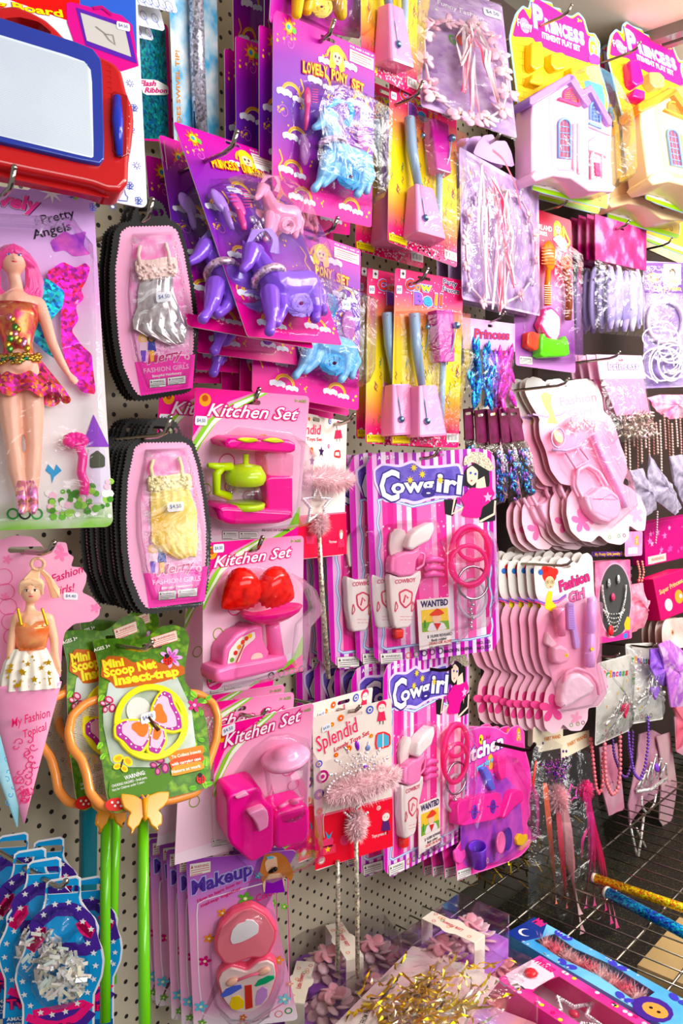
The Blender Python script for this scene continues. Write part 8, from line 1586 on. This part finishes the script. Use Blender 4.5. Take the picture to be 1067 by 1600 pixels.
# tiara wands in dusky bags
for i, (pts, d, cc, lb) in enumerate((([(870, 80), (930, 60), (985, 90), (1000, 250), (950, 360), (890, 400), (825, 490), (820, 400), (860, 200)], .12, 'b07a90', 'dusky pink paper bag behind the silver tiara wand'), ([(950, 90), (1010, 70), (1040, 300), (1010, 555), (960, 470), (975, 250)], .13, 'c8a8a8', 'grey-pink pointed paper bag at the right of the tiara wand'), ([(690, 140), (770, 120), (800, 420), (730, 450), (700, 330)], .11, 'c06a88', 'dusky rose bag behind the pink pearl necklace'), ([(1030, 0), (1100, 0), (1110, 200), (1040, 160)], .15, 'f28aa4', 'small rose card at the right edge over the tiara wands'))): cloth('paper_bag', lb, 'bag', pts, d, mottled(cc, 'd8a8b8', 10, .5), ZO, .004, 4, .002, i)
def wstick(c, pts, r_=.0034): b = MB(); b.tube([c.p(*p) for p in pts], r_, M('c8c2ba', 'sparkle'), 8); b.ell(c.p(*pts[-1]), r_*1.8, M('e8e4e0', 'sparkle'), 8); b.build('wand_stick', c.root)
c = Pack('tiara_wand', 'silver tiara wand with a violet gem below the purple necklace', 'toy wand', [(850, 170), (1000, 170), (1000, 780), (850, 780)], .15, zf=ZO, quadz=True); b = MB(); sv = M('dcd8d4', 'sparkle')
for i in range(6):
    x0 = 860+i*22; y0 = 335-i*12; yt = y0-[50, 75, 100, 125, 95, 60][i]; b.tube([c.p(x0-8, y0, .01), c.p(x0+18, yt, .014), c.p(x0+22, y0-10, .01)], .003, sv, 6); b.ell(c.p(x0+18, yt, .014), .005, sv, 7)
b.tube(c.P3([(855, 340, .01), (920, 330, .012), (990, 280, .01)]), .005, sv, 8); b.tube(c.P3(smooth_pts([(880, 360, .008), (880, 410, .01), (905, 440, .01), (935, 400, .01), (945, 350, .008)], 2, False)), .003, sv, 6); b.build('tiara', c.root); b = MB(); b.ell(c.p(948, 232, .016), (.009, .013, .005), M('8a4ac8', 'plastic'), 10, (0, 0, .5)); b.build('gem', c.root)
wstick(c, [(890, 440, .008), (876, 560, .008), (850, 715, .006)]); 
for lb, pts in (('thin silver wand stick leaning right under the tiara wand', [(855, 505), (890, 580), (928, 650)]), ('thin silver wand stick under the grey-pink bag', [(978, 500), (945, 630), (912, 765)]), ('thin silver wand stick, leftmost under the dusky bags', [(826, 485), (850, 600), (872, 702)])):
    t = Pack('wand_stick', lb, 'toy wand', [(pts[0][0]-20, pts[0][1]), (pts[0][0]+20, pts[0][1]), (pts[0][0]+20, pts[-1][1]), (pts[0][0]-20, pts[-1][1])], .14, zf=ZO, quadz=True); b = MB(); b.tube([t.p(x, y, 0) for x, y in pts], .0032, M('c8c2ba', 'sparkle'), 8); b.ell(t.p(*pts[-1], 0), .006, M('e8e4e0', 'sparkle'), 8); b.build('stick', t.root)
# ================================================================ fairy wand bags
def fbag(label, hq, bq, d, fill):
    c = Pack('fairy_wand_bag', label, 'toy wand', bq, d, zf=ZO, quadz=True); b = MB(); b.prism(c.P(hq), 0, .0012, M('f0e2c8')); (x0, y0), (x1, y1), (x2, y2), (x3, y3) = hq
    b.text('FAIRY WAND', c.q(x3+(x2-x3)*.24, y3-(y3-y0)*.42+(y2-y3)*.24), c.q(x3+(x2-x3)*.9, y3-(y3-y0)*.42+(y2-y3)*.9), 18*c.s, .0016, M('c87a20', 'ink'), bold=.03); bx = (x3+(x2-x3)*.12, y3-(y3-y0)*.38); [b.circ(c.q(bx[0]+e*7, bx[1]), 7*c.s, .0016, M('4a2a70', 'ink'), 8) for e in (-1, 1)]
    b.build('header_card', c.root); fill(c); return c
def rib(c, pts, cc, w_=.006, nm='ribbon', h=.006):
    b = MB(); Q_ = [Vector(c.p(x, y, h)) for x, y in smooth_pts(pts, 2, False)]; V = []
    for j, p in enumerate(Q_): a = j*.2; V += [tuple(p+Vector((math.cos(a), 0, math.sin(a)))*w_/2), tuple(p-Vector((math.cos(a), 0, math.sin(a)))*w_/2)]
    b.add(V, [(2*j, 2*j+1, 2*j+3, 2*j+2) for j in range(len(Q_)-1)], M(cc, 'satin'), True); b.build(nm, c.root)
def fillA(c):
    b = MB(); r = random.Random(3)
    for i in range(120): b.ell(c.p(490+r.gauss(0, 24), 245+r.gauss(0, 26), .006+r.random()*.01), .0026, M(r.choice(['a04ac8', 'd86ad0', 'e890d8', '6a3a9a']), 'metal'), 5)
    b.build('sequins', c.root); rib(c, [(440, 300), (460, 500), (480, 700), (492, 850)], 'f0704a', .011); rib(c, [(500, 420), (515, 600), (530, 760), (540, 870)], 'f84a6a', .011); rib(c, [(400, 200), (385, 300), (400, 360), (420, 330)], 'f0301c', .004)
    bag(c, dense(c.P([(400, 60), (520, 120), (540, 900), (362, 922), (365, 300)])), .02, seed=4)
fbag('back fairy wand bag with cream header and purple sequins', [(408, 50), (520, 28), (520, 140), (408, 162)], [(385, 45), (520, 45), (540, 905), (365, 925)], .15, fillA)
def fillB(c):
    b = MB(); fluff(b, c.p(490, 330, .012), c.p(505, 410, .012), .026, 2600, M('fcc8d0', 'velvet'), 4, .014); b.build('feather_puff', c.root); b = MB(); fluff(b, c.p(625, 300, .012), c.p(625, 370, .012), .018, 1600, M('f03a9a', 'velvet'), 5, .010); b.build('magenta_feather_puff', c.root)
    for i, (x1, y1, cc) in enumerate(((612, 985, 'fcc0c6'), (600, 900, 'fcccd0'), (545, 740, 'fcc4c8'))): rib(c, [(512, 380), (540, 520), (555+i*5, 700), (x1, y1)], cc, .023, 'pink_ribbon', .02)
    for x1, y1 in ((770, 960), (720, 880), (745, 940), (625, 870), (665, 860)): rib(c, [(625, 340), (650, 470), (660+(x1-660)*.4, 650), (x1, y1)], ['e8208a', 'f03a9a'][x1 % 2], .015, 'magenta_ribbon', .022)
    rib(c, [(640, 490), (610, 560), (605, 650)], 'f03a9a', .006, 'magenta_ribbon', .012); b = MB(); b.tube([c.p(565+24*math.cos(t)*(1 if i % 2 else .6), 345+40*math.sin(t)*(1 if i % 2 else .6), .012) for i, t in enumerate([2*PI*i/10 for i in range(10)])], .002, M('f04ab0', 'sparkle'), 6, closed=True); b.build('beaded_star', c.root)
    bag(c, dense(c.P([(512, 190), (640, 130), (700, 480), (780, 955), (690, 1045), (560, 1000), (490, 890), (480, 400)])), .024, seed=6)
fbag('front fairy wand bag with cream header, pink feather puff and magenta ribbons', [(508, 92), (638, 60), (642, 128), (512, 196)], [(500, 90), (650, 60), (770, 990), (520, 1040)], .18, fillB)
for i in range(2):
    c = Pack('header_card', ['cream fairy wand header standing nearest the board', 'second cream fairy wand header behind the two front ones'][i], 'card', [(362+i*22, 50-i*4), (402+i*22, 46-i*4), (402+i*22, 130), (362+i*22, 135)], .11+.02*i, zf=ZO, quadz=True); b = plate(c, M('e8dcc4')); b.build('card', c.root)
# ================================================================ on the wire shelf
def boxat(name, label, cat, A, B, D, ztop, hgt, group=None):
    """box from pixels of its top face: corner A, corner B along its length, D across; returns root (origin A at the foot), length, width"""
    a, b_, d = onlevel(*A, ztop), onlevel(*B, ztop), onlevel(*D, ztop); u = (b_-a); L_ = u.length; u.normalize(); v = Vector((-u.y, u.x, 0)); w_ = (d-a).dot(v)
    if w_ < 0: v = -v; w_ = -w_
    n = u.cross(v); m = Matrix((u, v, n)).transposed().to_4x4()
    if n.z < 0: a = a+u*0; m = Matrix((v, u, -n)).transposed().to_4x4(); L_, w_ = w_, L_; sw = True
    else: sw = False
    a = a-Vector((0, 0, hgt)); m.translation = a; t = empty(name, m); props(t, label, cat, group); return t, L_, w_, sw
ZT_ = ZS+.0
def longbox(name, label, A, B, D, hgt, mat, win, deco, L=None):
    t, lx, ly, sw = boxat(name, label, 'toy box', A, B, D, ZT_+hgt, hgt)
    f = (lambda u, v: (v*lx, u*ly)) if sw else (lambda u, v: (u*lx, v*ly))     # u along the length
    b = MB(); hole = [f(*p) for p in win]
    if sum(hole[i][0]*hole[(i+1) % len(hole)][1]-hole[(i+1) % len(hole)][0]*hole[i][1] for i in range(len(hole))) > 0: hole = hole[::-1]
    b.prism([(0, 0), (lx, 0), (lx, ly), (0, ly)], hgt-.001, hgt, mat, holes=[hole]); b.loft([[(0, 0, 0), (lx, 0, 0), (lx, ly, 0), (0, ly, 0)], [(0, 0, hgt-.001), (lx, 0, hgt-.001), (lx, ly, hgt-.001), (0, ly, hgt-.001)]], mat, cap=False, smooth=False); b.flat([(0, 0), (lx, 0), (lx, ly), (0, ly)], .001, M('f0e4e8')); deco(b, f, hgt); b.build('box', t)
    m = MB(); m.flat(hole, hgt+.0008, clear('box')); m.build('window_film', t); return t, f, lx, ly
def dblue(b, f, h):
    b.flat([f(u, v) for u, v in ((0, 0), (.10, 0), (.14, .5), (.08, 1), (0, 1))], h+.0003, M('123a8a', 'ink')); b.circ(f(.06, .35), .012, h+.0006, M('f2f2f6', 'ink')); b.circ(f(.068, .38), .010, h+.0008, M('123a8a', 'ink')); b.text('Mini', f(.02, .8), f(.08, .8), .02, h+.0006, M('f03a8a', 'ink'), bold=.04)
    for i, u in enumerate((.2, .36, .52, .68, .84)):
        for s_ in (-1, 1): q = f(u, .12 if i % 2 else .9); b.circ((q[0]+s_*.009, q[1]), .010, h+.0006, M('4a4ac0', 'ink'), 10, .007, .6*s_)
    for i in range(26): r = random.Random(i); b.star(f(r.random(), r.choice([.05, .95])), .004, h+.0007, M('d8ecf8', 'ink'), 4, .3)
    q = f(.80, .25); b.circ(q, .030, h+.0009, M('4a2a90', 'ink')); b.circ((q[0]+.004, q[1]), .020, h+.0012, M('f2a85a', 'ink'), 14, .017); b.circ((q[0]-.003, q[1]), .003, h+.0015, M(BK, 'ink')); b.circ((q[0]+.010, q[1]), .003, h+.0015, M(BK, 'ink'))
t, f, lx, ly = longbox('mermaid_toy_box', 'long blue window box with red feather toys lying on the wire shelf', (790, 1458), (1075, 1625), (840, 1436), .045, mottled('2a9ad8', '8ad4f0', 9, .3), [(.13, .28), (.3, .2), (.5, .32), (.74, .2), (.74, .75), (.5, .85), (.3, .72), (.16, .82)], dblue)
b = MB(); r = random.Random(4)
for i in range(9): p = f(.15+i*.065, .5); fluff(b, (*p, .028), (p[0]+.01, p[1], .028), .026, 500, M(['fbc0c0', 'f87088', 'fbd8d8'][i % 3], 'velvet'), i, .014)
b.build('feather_boa', t)
def dpink(b, f, h):
    b.flat([f(u, v) for u, v in ((0, .2), (.08, .05), (.16, .25), (.16, .75), (.08, .95), (0, .8))], h+.0003, M('fbe4ee', 'ink')); b.text('Princess', f(.02, .8), f(.13, .8), .018, h+.0007, M('e8308a', 'ink'), bold=.05)
    for i in range(30): r = random.Random(i); q = f(r.random(), r.choice([.04, .08, .93, .96])); b.circ(q, .004, h+.0006, M(r.choice(['f8d0e4', 'f4e04a', 'fbe8f2', 'c8207a']), 'ink'), 8)
    b.ell((*f(.08, .5), h+.004), (.012, .012, .005), M('e0303a', 'plastic'), 8)
t, f, lx, ly = longbox('star_wand_box', 'long pink window box with a crystal star wand, in front of the blue box', (776, 1530), (1070, 1730), (845, 1494), .05, mottled('f0288e', 'f65ab0', 12, .3), [(.17, .2), (.92, .2), (.95, .5), (.92, .82), (.17, .82), (.15, .5)], dpink)
b = MB(); q = f(.34, .5)
for i in range(10):
    a0 = PI/2+i*PI/5; a1 = a0+PI/5; r0, r1 = (.045, .02) if i % 2 == 0 else (.02, .045)
    for j in range(8): e = j/8; b.ell((q[0]+r0*math.cos(a0)*(1-e)+r1*math.cos(a1)*e, q[1]+r0*math.sin(a0)*(1-e)+r1*math.sin(a1)*e, .03), .0036, M('ece8e8', 'sparkle'), 6)
b.ell((*q, .032), (.01, .008, .005), M('c8204a', 'plastic'), 8); b.build('crystal_star', t); b = MB(); p = f(.5, .5); e = f(.9, .5); b.tube([(*f(.42, .5), .028), (*e, .028)], .005, M('d8d0d4', 'sparkle'), 8); b.build('wand_stick', t); b = MB(); fluff(b, (*f(.52, .5), .03), (*f(.56, .5), .03), .018, 500, M('f4c060', 'velvet'), 3, .012); b.build('feather_tuft', t)
soap = {}
def soap_box(label, px, z0, rot, colr='9a4ac0', fl='fcd4da', band=True, flowers=True, lx=.17, ly=.10, hz=.075, grp=None):
    P0 = onlevel(*px, z0+hz); t = empty('soap_flower_box', Matrix.Translation((P0.x, P0.y, z0)) @ Matrix.Rotation(math.radians(rot), 4, 'Z')); props(t, label, 'gift box', grp)
    b = MB(); m = mottled(colr, 'c88ae0' if colr == '9a4ac0' else 'f8b0a8', 14, .4); b.prism(rrect(-lx/2, -ly/2, lx/2, ly/2, .004, 2), 0, hz*.45, m, .003); b.build('tray', t)
    if flowers:
        for s_ in (-1, 1):
            b = MB(); r = random.Random(5)
            for rr, zz, n in ((.034, .50, 11), (.024, .66, 9), (.012, .80, 6)):
                for i in range(n): a = 2*PI*i/n+rr*30; b.ell((s_*lx*.24+rr*math.cos(a), rr*math.sin(a), hz*zz), (.013, .011, .0022), M(fl if rr > .02 else 'f8b0bc', 'satin'), 8, (.5*math.sin(a), -.5*math.cos(a), a))
            b.build('soap_flower', t)
    if band:
        b = MB(); cm = mottled('f0e4d4', 'faf4ea', 18, .4); w_ = .030; x0 = -lx*.14
        b.box((x0+w_/2, 0, hz+.0006), (w_, ly+.002, .0012), cm); b.box((x0+w_/2, -ly/2-.001, hz/2), (w_, .0012, hz), cm); b.box((x0+w_/2, ly/2+.001, hz/2), (w_, .0012, hz), cm)
        b.circ((x0+w_*.5, 0), .021, hz+.0014, cm, 18); b.text('Little Flowers', (x0+w_*.62, -.019), (x0+w_*.62, .019), .008, hz+.0020, M('c83a5a', 'ink'), shear=.3)
        for i in range(7): r = random.Random(i); b.ring((x0+r.uniform(.004, w_-.004), r.uniform(-ly*.45, ly*.45)), .003, .0008, hz+.0019, M(r.choice(['d83a6a', 'e87a4a', '6aa04a']), 'ink'), 8)
        b.build('paper_band', t)
    b = MB(); b.loft([rr_ for rr_ in [[(x, y, z) for x, y in rrect(-lx/2-.0006, -ly/2-.0006, lx/2+.0006, ly/2+.0006, .004, 2)] for z in (.004, hz-.003, hz)]], clear('box'), cap=False, smooth=False); b.flat(rrect(-lx/2, -ly/2, lx/2, ly/2, .004, 2), hz, clear('box')); b.build('clear_lid', t); return t
soap_box('coral flower box under the purple one beside the blue mermaid box', (758, 1505), ZS, 0, 'f0705a', 'f49a9a', False, True, .13, .10, .06)
soap_box('purple flower box with cream band, on top of its stack nearest the blue box', (712, 1445), ZS+.062, 0)
soap_box('purple flower box tilted against the pegboard behind the wand sticks', (545, 1468), ZS+.02, -28, flowers=True)
soap_box('purple flower box between the wand sticks and the banded box', (600, 1500), ZS, 20, band=False)
soap_box('purple flower box in the left corner beside the makeup card', (478, 1535), ZS, -55)
soap_box('flower box with cream band under the gold tinsel bag', (600, 1600), ZS+.0, 30, 'e8b0c0')
soap_box('lilac box at the right under the tinsel bag, by the pink star wand box', (760, 1590), ZS, 10, 'c89ae0', band=False, flowers=False)
# bag of gold tinsel
P0 = onlevel(650, 1570, ZS+.115); t = empty('tinsel_bag', Matrix.Translation(P0) @ Matrix.Rotation(math.radians(8), 4, 'Z')); props(t, 'crinkled clear bag stuffed with gold and silver tinsel, front bottom centre', 'tinsel')
b = MB(); r = random.Random(8)
for i in range(150):
    x = r.gauss(0, .055); y = r.gauss(-.02, .035); z = r.uniform(0, .018); a = r.gauss(-.3, .5); L_ = r.uniform(.03, .08); cc = r.choice(['f0d040', 'e8c030', 'f8e870', 'c8b030', 'e8e4dc', '6a6460', 'f8f0d0']); P_ = []
    for j in range(8): P_.append(Vector((x+L_*(j/7-.5)*math.cos(a), y+L_*(j/7-.5)*math.sin(a)+.004*math.sin(j+i), z+.004*math.sin(j*1.7+i))))
    V = []
    for j, p in enumerate(P_): an = j*.9+i; V += [tuple(p+Vector((0, math.cos(an), math.sin(an)))*.0022), tuple(p-Vector((0, math.cos(an), math.sin(an)))*.0022)]
    b.add(V, [(2*j, 2*j+1, 2*j+3, 2*j+2) for j in range(7)], M(cc, 'metal'))
o_ = b.build('tinsel', t); o_['kind'] = 'stuff'
b = MB(); r = random.Random(4); G = 16; V = [((i/G-.5)*.34+r.uniform(-.004, .004), (j/G-.5)*.22+r.uniform(-.004, .004), .020*math.sin(PI*i/G)**.5*math.sin(PI*j/G)**.5+r.uniform(-.003, .003)+.004) for j in range(G+1) for i in range(G+1)]
b.add(V, [(j*(G+1)+i, j*(G+1)+i+1, (j+1)*(G+1)+i+1, (j+1)*(G+1)+i) for j in range(G) for i in range(G)], clear('bag'), True); b.build('clear_bag', t)
b = MB(); b.prism(rrect(-.125, -.075, .125, .075, .004), -.004, -.002, mottled('f4e4dc', 'fbf4f0', 12, c3='f4d0d8')); b.text('KEEP AWAY FROM FIRE', (-.11, .03), (-.04, .05), .008, -.0016, M('3a3a3a', 'ink')); b.build('backing_card', t)
# tubes, tinsel heap
def tube(label, A, B, cc, z=.02, r_=.011):
    a, e = onlevel(*A, ZS+z), onlevel(*B, ZS+z); t = empty('glitter_tube', Matrix.Translation(a)); props(t, label, 'tube'); b = MB(); b.tube([(0, 0, 0), tuple((e-a)*.5), tuple(e-a)], r_, M(cc, 'sparkle'), 14); b.build('tube', t)
    b = MB(); b.tube([tuple((a-e).normalized()*.006), (0, 0, 0)], r_*1.05, M('d8d0c0', 'plastic'), 14); b.build('end_cap', t)
tube('teal blue glitter tube lying on the wire shelf', (950, 1395), (1130, 1490), '0a8ac0', .012); tube('gold glitter tube lying beside the teal one', (930, 1372), (1130, 1440), 'd8b420', .012, .009)
P0 = onlevel(795, 1345, ZS+.01); t = empty('tinsel_heap', Matrix.Translation(P0)); props(t, 'loose heap of dark gold tinsel on the shelf behind the wand bags', 'tinsel'); b = MB(); r = random.Random(9)
for i in range(260):
    x, y, z = r.gauss(0, .08), r.gauss(0, .04), r.uniform(0, .05); d = Vector((r.gauss(0, 1), r.gauss(0, 1), r.gauss(0, .6))).normalized()*.012; n_ = Vector((-d.y, d.x, 0)).normalized()*.0016; p = Vector((x, y, z)); b.add([tuple(p-d-n_), tuple(p+d-n_), tuple(p+d+n_), tuple(p-d+n_)], [(0, 1, 2, 3)], M(r.choice(['c8a828', '8a7018', 'e8d050', '5a4a10']), 'metal'))
o_ = b.build('strips', t); o_['kind'] = 'stuff'
# pale boards under the grid
P0 = onlevel(1085, 1520, .49); t = empty('cardboard_box', Matrix.Translation((P0.x, P0.y, .47)) @ Matrix.Rotation(0, 4, 'Z')); props(t, 'pale beige cardboard box under the wire shelf, bottom right', 'box'); b = MB(); b.box((.03, 0, .02), (.22, .16, .04), M('c8ac7a', 'soft')); b.box((.03, -.082, .012), (.22, .004, .024), M('9a6a44', 'soft')); b.build('carton', t)
